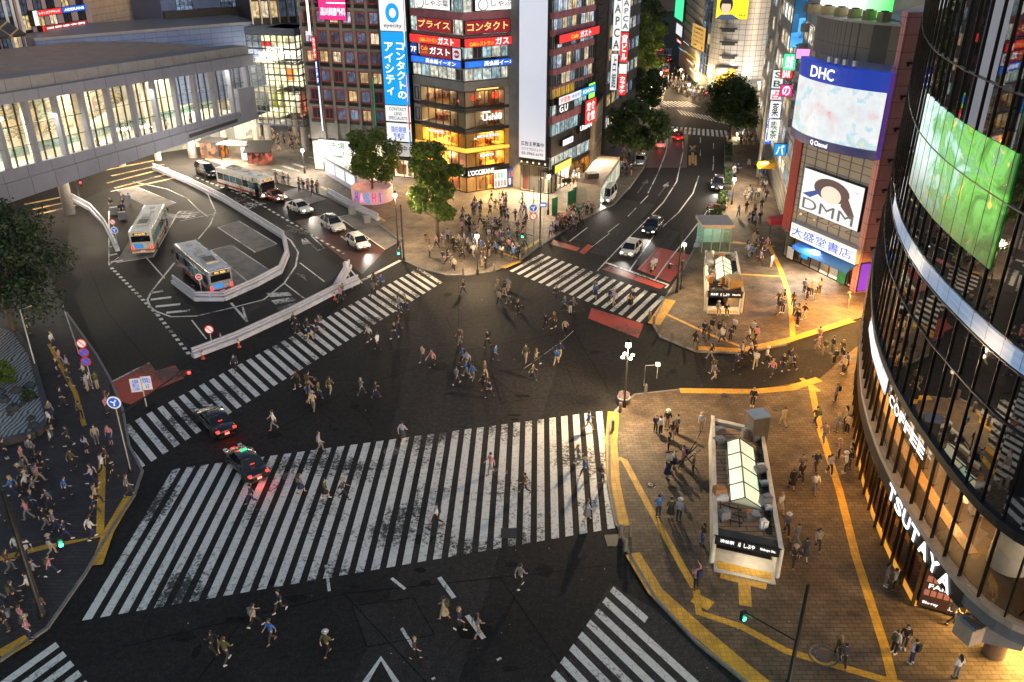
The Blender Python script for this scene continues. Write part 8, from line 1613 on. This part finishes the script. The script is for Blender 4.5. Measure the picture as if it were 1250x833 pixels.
def pose(kind):
    """joints; the figure looks along +y"""
    J = dict(pel=(0,0,.93), wai=(0,.01,1.08), che=(0,.02,1.28), nec=(0,.02,1.45), chin=(0,.045,1.53), hea=(0,.04,1.61), top=(0,.03,1.70))
    for s, n in ((-1,'l'),(1,'r')):
        J['hip'+n] = (.09*s,0,.9); J['kne'+n] = (.1*s,.02,.5); J['ank'+n] = (.1*s,-.02,.09); J['toe'+n] = (.11*s,.15,.035)
        J['sho'+n] = (.18*s,.01,1.4); J['elb'+n] = (.25*s,-.02,1.14); J['wri'+n] = (.25*s,.07,.91); J['han'+n] = (.245*s,.1,.83)
    if kind == 'walk':
        J.update(knel=(-.09,.2,.52), ankl=(-.09,.24,.11), toel=(-.1,.4,.08), kner=(.09,.03,.5), ankr=(.09,-.3,.17), toer=(.1,-.18,.05), elbl=(-.24,-.14,1.15), wril=(-.22,-.2,.92), hanl=(-.21,-.19,.84), elbr=(.24,.1,1.15), wrir=(.22,.26,.99), hanr=(.21,.33,.95))
    if kind == 'stride':
        J.update(kner=(.09,.24,.54), ankr=(.09,.36,.13), toer=(.1,.52,.13), knel=(-.09,-.06,.49), ankl=(-.09,-.38,.2), toel=(-.1,-.28,.05), elbr=(.25,-.18,1.16), wrir=(.22,-.26,.95), hanr=(.21,-.27,.87), elbl=(-.24,.12,1.16), wril=(-.2,.28,1.06), hanl=(-.19,.35,1.05))
    if kind == 'phone': J.update(elbr=(.24,.06,1.15), wrir=(.1,.28,1.22), hanr=(.06,.34,1.28), chin=(0,.07,1.52), hea=(0,.09,1.59), top=(0,.1,1.685))
    if kind == 'raise': J.update(elbr=(.26,.1,1.52), wrir=(.16,.18,1.74), hanr=(.13,.2,1.83), elbl=(-.25,.08,1.2), wril=(-.14,.27,1.2), hanl=(-.08,.32,1.23))
    if kind == 'sit':
        for k in ('pel','wai','che','nec','chin','hea','top'): J[k] = (J[k][0], J[k][1], J[k][2]-.45)
        for s, n in ((-1,'l'),(1,'r')): J['hip'+n] = (.09*s,0,.46); J['kne'+n] = (.12*s,.42,.5); J['ank'+n] = (.12*s,.45,.1); J['toe'+n] = (.13*s,.62,.04); J['sho'+n] = (.18*s,.01,.95); J['elb'+n] = (.24*s,.08,.71); J['wri'+n] = (.13*s,.3,.63); J['han'+n] = (.08*s,.38,.63)
    return J
def body_mesh(J, nm):
    V = []; E_ = []; ix = {}
    def a(k, rx, ry=None, par=None, p=None):
        V.append((*(p or J[k]), rx, ry or rx)); ix[k] = len(V)-1
        if par: E_.append((ix[par], ix[k]))
    a('pel',.13,.1); a('wai',.115,.085,'pel'); a('che',.14,.095,'wai'); a('nec',.05,.05,'che'); a('chin',.065,.07,'nec'); a('hea',.085,.1,'chin'); a('top',.055,.065,'hea')
    h = Vector(J['hea']); a('nose',.013,.016,'hea',tuple(h+Vector((0,.115,-.015))))
    for s, n in ((-1,'l'),(1,'r')):
        a('ear'+n,.012,.02,'hea',tuple(h+Vector((.095*s,-.01,-.01))))
        a('hip'+n,.085,.085,'pel'); a('kne'+n,.056,None,'hip'+n); a('ank'+n,.038,None,'kne'+n); a('toe'+n,.035,.03,'ank'+n)
        a('sho'+n,.055,None,'che'); a('elb'+n,.04,None,'sho'+n); a('wri'+n,.026,None,'elb'+n); a('han'+n,.03,.018,'wri'+n)
        d = (Vector(J['han'+n])-Vector(J['wri'+n])).normalized(); q = d.cross(Vector((1,0,0))) if abs(d.x) < .8 else d.cross(Vector((0,0,1))); q.normalize(); hp = Vector(J['han'+n])
        for k, (o_, l_) in enumerate(((-.027,.07),(-.009,.085),(.009,.08),(.027,.062))):
            m1 = hp+d*.035+q*o_; m2 = m1+d*l_*.55-Vector((s*.012,0,0)); m3 = m2+d*l_*.4-Vector((s*.022,0,0))
            a('f%d%s'%(k,n),.009,None,'han'+n,tuple(m1)); a('g%d%s'%(k,n),.008,None,'f%d%s'%(k,n),tuple(m2)); a('t%d%s'%(k,n),.007,None,'g%d%s'%(k,n),tuple(m3))
        m1 = Vector(J['wri'+n])+d*.04-q*.03+Vector((0,.012,0)); a('th'+n,.011,None,'wri'+n,tuple(m1)); a('ti'+n,.009,None,'th'+n,tuple(m1+d*.045-q*.022))
    me = skin_mesh(nm, V, E_, 0, 1)
    bm = bmesh.new(); bm.from_mesh(me)
    for s in (-1,1):
        r_ = bmesh.ops.create_uvsphere(bm, u_segments=6, v_segments=4, radius=.014, matrix=Matrix.Translation(h+Vector((.034*s,.088,.02))))
        for v in r_['verts']:
            for f in v.link_faces: f.material_index = 1
    r_ = bmesh.ops.create_uvsphere(bm, u_segments=6, v_segments=4, radius=.014, matrix=Matrix.Translation(h+Vector((0,.088,-.055)))@Matrix.Diagonal((2,.6,.6,1)))
    for v in r_['verts']:
        for f in v.link_faces: f.material_index = 2
    bm.to_mesh(me); bm.free()
    me.materials.append(SKIN[0]); me.materials.append(M_BLACK); me.materials.append(mat('lips',(.35,.13,.11),.5,var=0)); return me
def top_mesh(J, nm):
    V = [(*J['pel'],.155,.12),(*J['wai'],.145,.112),(*J['che'],.165,.12),(*((Vector(J['che'])*.45+Vector(J['nec'])*.55)),.085,.075)]; E_ = [(0,1),(1,2),(2,3)]
    for n in 'lr':
        i = len(V); V += [(*J['sho'+n],.078,.075),(*J['elb'+n],.058,.058),(*(Vector(J['elb'+n])*.35+Vector(J['wri'+n])*.65),.045,.045)]; E_ += [(2,i),(i,i+1),(i+1,i+2)]
    return skin_mesh(nm, V, E_, 1, 1)
def leg_mesh(J, nm, skirt=False):
    if skirt:
        mb = MB(); p = J['pel']; mb.lathe((p[0],p[1],0), [(.15,p[2]+.14),(.17,p[2]+.02),(.22,p[2]-.22),(.27,p[2]-.42),(.26,p[2]-.43),(.1,p[2]-.1)], 14); me = bpy.data.meshes.new(nm); me.from_pydata(mb.v,[],mb.f); me.polygons.foreach_set('use_smooth',[True]*len(me.polygons)); return me
    V = [(*(Vector(J['pel'])+Vector((0,0,.09))),.14,.11),(*J['pel'],.145,.115)]; E_ = [(0,1)]
    for n in 'lr': i = len(V); V += [(*J['hip'+n],.1,.1),(*J['kne'+n],.075,.075),(*(Vector(J['ank'+n])+Vector((0,0,.02))),.06,.06)]; E_ += [(1,i),(i,i+1),(i+1,i+2)]
    return skin_mesh(nm, V, E_, 1, 1)
def hair_mesh(J, nm, long=False):
    mb = MB(); h = Vector(J['hea']); n = 10; pr = [(.098,-.03),(.108,.02),(.1,.075),(.06,.115),(.005,.13)]
    mb.lathe(h+Vector((0,-.018,0)), pr, n); mb.v = [(v[0], (v[1]-h.y)*1.12+h.y-.006 if v[1] < h.y else v[1]-.02, v[2]) for v in mb.v]
    if long: mb.tube([h+Vector((0,-.09,.03)),h+Vector((0,-.12,-.14)),h+Vector((0,-.13,-.34))],[.085,.09,.05],8)
    me = bpy.data.meshes.new(nm); me.from_pydata(mb.v,[],mb.f); me.polygons.foreach_set('use_smooth',[True]*len(me.polygons)); return me
def shoe_mesh(J, nm, sides='lr'):
    mb = MB()
    for n in sides:
        a, t_ = Vector(J['ank'+n]), Vector(J['toe'+n]); d = t_-a; mb.tube([a+Vector((0,-.05,-.03)), a+d*.4+Vector((0,0,-.025)), t_+d*.25*.6],[.05,.05,.032],7)
    me = bpy.data.meshes.new(nm); me.from_pydata(mb.v,[],mb.f); return me
KINDS_ = ['walk','stride','stand','phone','raise','sit']; PM = {}
for k in KINDS_:
    J = pose(k); PM[k] = dict(body=body_mesh(J,'person'), shirt=top_mesh(J,'shirt'), trousers=leg_mesh(J,'trousers'), skirt=leg_mesh(J,'skirt',True), hair=hair_mesh(J,'hair'), longhair=hair_mesh(J,'hair',True), shoes=shoe_mesh(J,'shoes'), shoel=shoe_mesh(J,'shoe','l'), shoer=shoe_mesh(J,'shoe','r'), J=J)
    c = J['che']; m = MB(); m.box((c[0],c[1]-.2,c[2]-.02),(.3,.17,.42)); me = bpy.data.meshes.new('backpack'); me.from_pydata(m.v,[],m.f); PM[k]['backpack'] = me
    h = Vector(J['hea']); m = MB(); m.lathe(h,[(.19,.05),(.19,.065),(.115,.07),(.105,.15),(.02,.17)],14); me = bpy.data.meshes.new('hat'); me.from_pydata(m.v,[],m.f); PM[k]['hat'] = me
    for p_ in ('shirt','trousers','skirt','hair','longhair','shoes','shoel','shoer','backpack','hat'): PM[k][p_].materials.append(None)
CL = {'white':(.62,.62,.62),'black':(.012,.012,.014),'navy':(.015,.025,.08),'grey':(.16,.16,.17),'blue':(.04,.14,.4),'red':(.4,.04,.04),'beige':(.4,.32,.22),'green':(.05,.2,.09),'pink':(.5,.22,.26),'brown':(.12,.06,.035),'lilac':(.36,.36,.48),'charcoal':(.035,.035,.04),'olive':(.08,.08,.03),'yellow':(.6,.45,.05)}
CM = {k: mat('cloth_'+k.replace(' ','_'), v, .8, var=.15, scale=6) for k, v in CL.items()}
HM = {'black':mat('hair_black',(.012,.01,.009),.45,var=.2,scale=12),'brown':mat('hair_brown',(.07,.035,.018),.45,var=.2,scale=12),'fair':mat('hair_fair',(.3,.2,.09),.5,var=.2,scale=12)}
USED = set(); NP = [0]
def child(nm, me, par, m):
    o = link(bpy.data.objects.new(nm, me)); o.parent = par; o.material_slots[0].link = 'OBJECT'; o.material_slots[0].material = m; return o
TOPC = ['black','charcoal','navy','grey','white','black','charcoal','grey','beige','brown','lilac','white','olive','navy','blue','pink']; BOTC = ['black','navy','charcoal','grey','beige','black','charcoal']
def person(p, face, kind, where, group, top=None, bot=None, extra=None, tries=60):
    for q in range(tries):
        tc, bc = top or R.choice(TOPC), bot or R.choice(BOTC); sk = R.random() < .14 and kind != 'sit' and kind != 'stride'; ex = extra or R.choice(['','','','backpack','','long','','long','hat','backpack']); hc = R.choice(['black','black','brown','black','fair'])
        lab = 'person in %s top, %s %s,%s %s' % (tc, bc, 'skirt' if sk else 'trousers', {'':'','backpack':' backpack,','hat':' hat,','long':' long hair,'}[ex], where)
        if len(lab.split()) > 16: print('LONG', lab)
        if lab not in USED: break
    USED.add(lab); P_ = PM[kind]; NP[0] += 1
    o = link(bpy.data.objects.new('person', P_['body'])); o.location = p; o.rotation_euler = (0,0,face-PI/2); s_ = R.uniform(.92,1.06); o.scale = (s_,)*3; tag(o, lab, 'person', group)
    if R.random() < .3: o.material_slots[0].link = 'OBJECT'; o.material_slots[0].material = SKIN[1]
    child('shirt', P_['shirt'], o, CM[tc]); child('skirt' if sk else 'trousers', P_['skirt' if sk else 'trousers'], o, CM[bc]); child('hair', P_['longhair' if ex=='long' else 'hair'], o, HM[hc]); sc_ = CM[R.choice(['black','white','brown','charcoal'])]; child('shoe', P_['shoel'], o, sc_); child('shoe', P_['shoer'], o, sc_)
    if ex == 'backpack': child('backpack', P_['backpack'], o, CM[R.choice(['black','navy','grey','olive'])])
    if ex == 'hat': child('hat', P_['hat'], o, CM[R.choice(['beige','white','black'])])
    return o
PLACED = []
def free(p, d=.5):
    for q in PLACED:
        if (q-p).length < d: return False
    PLACED.append(p.copy()); return True
def inpoly(x, y, poly):
    c = False; j = len(poly)-1
    for i in range(len(poly)):
        if (poly[i][1] > y) != (poly[j][1] > y) and x < (poly[j][0]-poly[i][0])*(y-poly[i][1])/(poly[j][1]-poly[i][1])+poly[i][0]: c = not c
        j = i
    return c
def crowd(poly, n, where, group, z=.12, kinds=('walk','stride','walk','stand'), dirs=None, gap=.6, clump=.5):
    xs = [p[0] for p in poly]; ys = [p[1] for p in poly]; last = None; k = 0; tries = 0; n = max(3, round(n*.84))
    while k < n and tries < 4000:
        tries += 1
        if last and R.random() < clump: x, y = last[0]+R.gauss(0,9), last[1]+R.gauss(0,5)
        else: x, y = R.uniform(min(xs),max(xs)), R.uniform(min(ys),max(ys))
        if not inpoly(x, y, poly): continue
        p = G(x,y,z)
        if not free(p, gap): continue
        d = R.choice(dirs)+R.gauss(0,.25) if dirs else R.uniform(0,6.28); w_ = where if isinstance(where,str) else where[min(len(where)-1,int(len(where)*(x-min(xs))/(max(xs)-min(xs)+.01)))]
        person(p, d, R.choice(kinds), w_, group); last = (x,y); k += 1
def at(px, py, face, kind, where, group, z=.12, **k): p = G(px,py,z); PLACED.append(p.copy()); return person(p, math.radians(face), kind, where, group, **k)
D2 = [math.radians(a) for a in (40,220,60,240,150,330)]
g1 = 'pedestrians crossing the open scramble'
crowd([(480,380),(560,345),(660,345),(720,400),(720,470),(640,495),(500,490),(420,470),(430,420)],44,['crossing the left part of the open scramble','crossing the middle of the open scramble','crossing the right part of the open scramble'],g1,.0,('walk','stride','walk'),D2,.7,.6)
crowd([(370,440),(470,430),(480,510),(330,535)],9,'on the dark road right of the taxis',g1,.0,('walk','stride'),D2,.8)
crowd([(300,410),(420,350),(500,345),(470,370),(340,450),(250,490),(230,480)],14,'walking over the left zebra crossing',g1,.0,('walk','stride'),[math.radians(a) for a in (60,240)],.8)
crowd([(360,560),(460,530),(640,510),(730,520),(740,640),(600,660),(420,690),(250,710),(230,640)],15,['on the left of the big zebra crossing','on the right of the big zebra crossing'],g1,.0,('walk','stride'),[math.radians(a) for a in (10,190)],1.2,.5)
crowd([(200,760),(330,720),(480,700),(640,690),(640,800),(480,820),(250,820)],13,['on dark road below the big zebra, left','on dark road below the big zebra, right'],g1,.0,('walk','stride'),D2,1.,.5)
crowd([(640,320),(700,325),(790,375),(760,380),(690,350)],7,'stepping over the right zebra crossing',g1,.0,('walk',),[1.0,4.1],.7)
crowd([(855,395),(960,360),(1000,388),(960,410),(900,425),(850,420)],26,['far plaza crowd, left of tactile line','far plaza crowd, right of tactile line'],'crowd on the far right plaza',.12,('walk','stride','stand'),D2,.55,.65)
crowd([(860,440),(1000,412),(1035,430),(985,458),(860,468)],20,['in the side street mouth, plaza side','in the side street mouth, glass side'],'crowd at the side street mouth',.0,('walk','stride'),D2,.6,.6)
crowd([(945,500),(1000,500),(1030,620),(1000,700),(955,690),(965,560)],17,'between near subway entrance and glass building','crowd on the near right plaza',.12,('walk','stride'),[1.5,4.7],.8,.5)
crowd([(1003,418),(1032,418),(1033,500),(1036,560),(1040,590),(1026,590),(1016,480)],17,['waiting along the curved glass wall','leaning by the curved glass wall'],'people along the glass building',.12,('stand','phone','stand'),[PI,3.6,2.6],.6,.4)
crowd([(790,560),(740+30,530),(830,495),(860,520),(845,600),(800,600)],6,'left of the near subway entrance','crowd on the near right plaza',.12,('walk','stand'),None,1.)
crowd([(0,620),(60,560),(140,560),(150,600),(100,680),(30,740),(0,740)],36,['deep in the lower left pavement crowd','at the kerb of the lower left pavement'],'crowd on the lower left pavement',.12,('walk','stride'),[.3,3.4,1.],.8,.5)
crowd([(64,400),(84,395),(140,520),(145,555),(90,560),(60,520),(66,460)],17,'on the dim plaza beside the bus terminal','crowd on the dim left plaza',.12,('walk','stand','phone'),None,.7,.4)
crowd([(60,535),(5,555),(0,600),(120,560),(130,540)],10,'in front of the wavy fountain garden','crowd on the dim left plaza',.12,('walk','stand'),None,.8)
crowd([(125,240),(160,250),(150,268),(122,255)],6,'on the island left of the bus','people on the bus island',.01,('stand',),None,.7)
for a_ in [(800,528,60,'stand','in small group above near subway entrance'),(806,531,120,'phone','in small group above near subway entrance'),(814,524,250,'stand','in small group above near subway entrance'),(826,530,200,'stand','in small group above near subway entrance'),(820,538,90,'stand','in small group above near subway entrance'),(822,572,0,'phone','beside the folding steel stand'),(833,569,180,'stand','beside the folding steel stand')]: at(*a_,'group by the near subway entrance')
at(803,632,100,'raise','photographing the big zebra crossing','people by the lower tactile line',top='blue',bot='charcoal'); at(818,634,90,'stand','next to the photographer on the plaza','people by the lower tactile line',top='olive'); at(828,636,60,'stand','next to the photographer on the plaza','people by the lower tactile line',top='lilac'); at(857,664,200,'stand','at left wall of near subway entrance','people by the lower tactile line',top='brown',bot='blue',extra='long'); at(849,720,120,'raise','below the near subway entrance mouth','people by the lower tactile line',top='pink',bot='black')
at(951,628,300,'walk','at right wall of near subway entrance','people by the lower tactile line',top='white',bot='beige'); at(918,496,250,'stand','behind the grey subway shaft','people by the lower tactile line',top='black')
at(1080,715,330,'stand','in the pair at the street glass','pair at the glass wall',top='grey',extra='long'); at(1090,721,150,'phone','in the pair at the street glass','pair at the glass wall',top='white',bot='black',extra='backpack')
at(1090,798,30,'stand','in the trio at the lower right','trio at the lower right',top='white',bot='black',extra='backpack'); at(1102,792,250,'stand','in the trio at the lower right','trio at the lower right',top='black',bot='charcoal'); at(1112,810,120,'stand','in the trio at the lower right','trio at the lower right',top='lilac',bot='navy',extra='backpack'); at(1166,828,100,'stand','at the porch of the glass building','trio at the lower right',top='white',bot='grey'); at(1160,762,0,'walk','by the dark poster at the porch','trio at the lower right',top='beige',bot='charcoal'); at(1022,805,90,'walk','walking beside the pale ringed manhole','trio at the lower right',top='brown',bot='black'); at(1028,815,80,'walk','walking beside the pale ringed manhole','trio at the lower right',top='charcoal',bot='black')
at(973,398,200,'stand','on the far plaza tactile line','people on the far plaza',top='black',bot='black'); at(990,362,250,'phone','in the group before the bookshop','people before the bookshop'); at(981,358,30,'stand','in the group before the bookshop','people before the bookshop',top='white'); at(995,368,100,'stand','in the group before the bookshop','people before the bookshop'); at(985,366,200,'stand','in the group before the bookshop','people before the bookshop',top='black'); at(1000,358,120,'stand','in the group before the bookshop','people before the bookshop',top='beige'); at(1034,376,180,'phone','right of the bookshop front','people before the bookshop'); at(848,424,60,'stand','at the bollards of the side street','people on the far plaza',top='black',bot='black'); at(905,438,0,'stand','on the side street tactile strip','people on the far plaza',top='white',bot='black'); at(876,382,270,'sit','sitting at the far subway entrance mouth','people on the far plaza',top='grey'); at(886,383,270,'sit','sitting at the far subway entrance mouth','people on the far plaza',top='black')
at(696,383,100,'stand','alone beside the scramble red patch','lone walkers',z=0,top='brown',bot='white'); at(335,525,200,'walk','just right of the black taxis','lone walkers',z=0,top='white',bot='grey'); at(383,502,90,'walk','alone above the big zebra crossing','lone walkers',z=0,top='beige'); at(492,540,60,'walk','at the big zebra upper edge','lone walkers',z=0,top='lilac')
at(797,328,260,'sit','riding the scooter in the red box','lone walkers',z=.36,top='white',bot='grey',extra='')
for a_ in [(38,782,30,'stand','in the lower left corner group'),(30,766,60,'stand','in the lower left corner group'),(12,770,200,'stand','in the lower left corner group'),(53,752,90,'stand','in the lower left corner group'),(4,756,300,'stand','in the lower left corner group')]: at(*a_,'lower left corner group')
for a_ in [(108,478,180,'phone','beside the stack of three round signs'),(36,408,0,'stand','at the head of the fountain garden'),(40,560,90,'stand','leaning on the fountain garden rim'),(72,460,0,'stand','at the dim plaza bench edge'),(8,560,45,'stand','leaning on the fountain garden rim'),(158,606,20,'walk','stepping off the dim plaza kerb')]: at(*a_,'crowd on the dim left plaza')
for k in range(9): u = 15+k*2.9; p = CQ.pt(u, Z_l1+.03, -1.75); person(p, math.atan2(CQ.nrm(u).y,CQ.nrm(u).x), 'stand', 'at the cafe counter behind glass', 'cafe guests', extra=None)
for k in range(5): u = px_u[6]+k*4.4; person(P_b(u), 1.+k, 'walk', 'walking inside the lit footbridge', 'footbridge walkers') if False else person(FW.pt(u, wz(u,*sp1)-.2, -3.+.5*(k%3)), 1.+k, 'walk', 'walking inside the lit footbridge', 'footbridge walkers')
# the far crowd: hundreds of small figures that read as one mass
import numpy as np
def arrays(me):
    v = np.empty(len(me.vertices)*3, np.float32); me.vertices.foreach_get('co', v); li = np.empty(len(me.loops), np.int32); me.loops.foreach_get('vertex_index', li); lt = np.empty(len(me.polygons), np.int32); me.polygons.foreach_get('loop_total', lt); return v.reshape(-1,3), li, lt
AR = {k: {p_: arrays(PM[k][p_]) for p_ in ('body','shirt','trousers','hair','longhair','shoes')} for k in ('walk','stride','stand','phone')}
cmats = list(CM.values()); cix = {k: i+1 for i, k in enumerate(CM)}; allm = [SKIN[0]] + cmats + [HM['black'], HM['brown']]
rf = random.Random(31)
def mass(name, zones, label):
    VV, LI, LT, MI = [], [], [], []; off = 0
    for poly, n, z, dirs in zones:
        xs = [p[0] for p in poly]; ys = [p[1] for p in poly]; k = 0; tr = 0; last = None
        while k < n and tr < 6000:
            tr += 1; x, y = (last[0]+rf.gauss(0,7), last[1]+rf.gauss(0,4)) if last and rf.random() < .6 else (rf.uniform(min(xs),max(xs)), rf.uniform(min(ys),max(ys)))
            if not inpoly(x, y, poly): continue
            p = G(x,y,z)
            if not free(p, .48): continue
            k += 1; last = (x,y); kd = rf.choice(('walk','stride','stand','phone','walk')); a = (rf.choice(dirs)+rf.gauss(0,.3) if dirs else rf.uniform(0,6.28))-PI/2; s_ = rf.uniform(.9,1.06); M_ = np.array([[math.cos(a),math.sin(a),0],[-math.sin(a),math.cos(a),0],[0,0,1]], np.float32)*s_
            for pt_, mi in (('body',0),('shirt',cix[rf.choice(TOPC)]),('trousers',cix[rf.choice(BOTC)]),(rf.choice(('hair','longhair')),len(allm)-1-(rf.random()<.7)),('shoes',cix['black'])):
                v, li, lt_ = AR[kd][pt_]; VV.append(v@M_+np.array(p, np.float32)); LI.append(li+off); LT.append(lt_); MI.append(np.full(len(lt_), mi, np.int32)); off += len(v)
    V_ = np.concatenate(VV); li = np.concatenate(LI); lt_ = np.concatenate(LT); mi = np.concatenate(MI); me = bpy.data.meshes.new(name); me.vertices.add(len(V_)); me.vertices.foreach_set('co', V_.ravel()); me.loops.add(len(li)); me.loops.foreach_set('vertex_index', li.astype(np.int32)); me.polygons.add(len(lt_)); st = np.concatenate([[0], np.cumsum(lt_)[:-1]]).astype(np.int32); me.polygons.foreach_set('loop_start', st); me.polygons.foreach_set('material_index', mi); me.polygons.foreach_set('use_smooth', np.ones(len(lt_), bool))
    for m in allm: me.materials.append(m)
    me.update(calc_edges=True); me.validate(); o = link(bpy.data.objects.new(name, me)); tag(o, label, 'crowd', kind='stuff'); return o
mass('crowd', [([(512,318),(545,285),(590,280),(645,288),(642,312),(604,328),(566,333),(530,330)],66,.12,D2),([(545,255),(640,243),(655,262),(640,288),(560,285)],46,.12,None),([(664,290),(704,256),(724,260),(712,277),(676,294)],30,.12,[4.2,4.6]),([(905,290),(940,300),(955,355),(915,355)],12,.12,None),([(892,190),(930,190),(948,280),(900,280)],34,.12,[1.3,4.4]),([(888,148),(912,150),(924,178),(892,180)],22,.12,None),([(790,60),(808,62),(840,100),(862,116),(856,128),(812,112)],80,.12,None),([(866,104),(910,118),(885,130),(855,124)],20,.12,None),([(318,162),(400,165),(392,182),(325,187)],34,.12,None),([(335,222),(372,228),(400,238),(440,256),(430,258),(380,240)],14,.12,[4.2]),([(735,205),(770,175),(785,190),(765,225)],26,.12,None),([(690,236),(722,222),(735,200),(700,215)],16,.12,None)], 'dense far crowd on the corner pavements and along the roads beyond')
print('people', NP[0])
# ================================================================== light
w = bpy.data.worlds.new('World'); SC.world = w; w.use_nodes = True; nt = w.node_tree
bg = nt.nodes['Background']; sky = nt.nodes.new('ShaderNodeTexSky'); sky.sky_type = 'NISHITA'; sky.sun_disc = False
SUN_EL, SUN_AZ = math.radians(9.0), math.radians(150)
sky.sun_elevation = SUN_EL; sky.sun_rotation = SUN_AZ; nt.links.new(sky.outputs[0], bg.inputs[0]); bg.inputs[1].default_value = SKY_STRENGTH
sl = bpy.data.lights.new('sun', 'SUN'); sl.energy = .3; sl.angle = math.radians(20); sl.color = (.88,.87,1.); so = link(bpy.data.objects.new('sun', sl))
dirn = Vector((math.sin(SUN_AZ)*math.cos(SUN_EL), math.cos(SUN_AZ)*math.cos(SUN_EL), math.sin(SUN_EL)))
so.rotation_euler = (-dirn).to_track_quat('-Z', 'Y').to_euler(); so.location = (0, 0, 120)
vs = SC.view_settings; SC.display_settings.display_device = 'sRGB'; vs.view_transform = 'Standard'; vs.look = 'None'; vs.exposure = EXPOSURE; vs.gamma = 1
SC.render.engine = 'CYCLES'; cy = SC.cycles
cy.max_bounces = 6; cy.diffuse_bounces = 2; cy.glossy_bounces = 3; cy.transmission_bounces = 3; cy.transparent_max_bounces = 12; cy.caustics_reflective = False; cy.caustics_refractive = False
cy.sample_clamp_indirect = 4; cy.sample_clamp_direct = 0; cy.use_denoising = True; cy.use_light_tree = True; cy.use_adaptive_sampling = True; cy.adaptive_threshold = .015
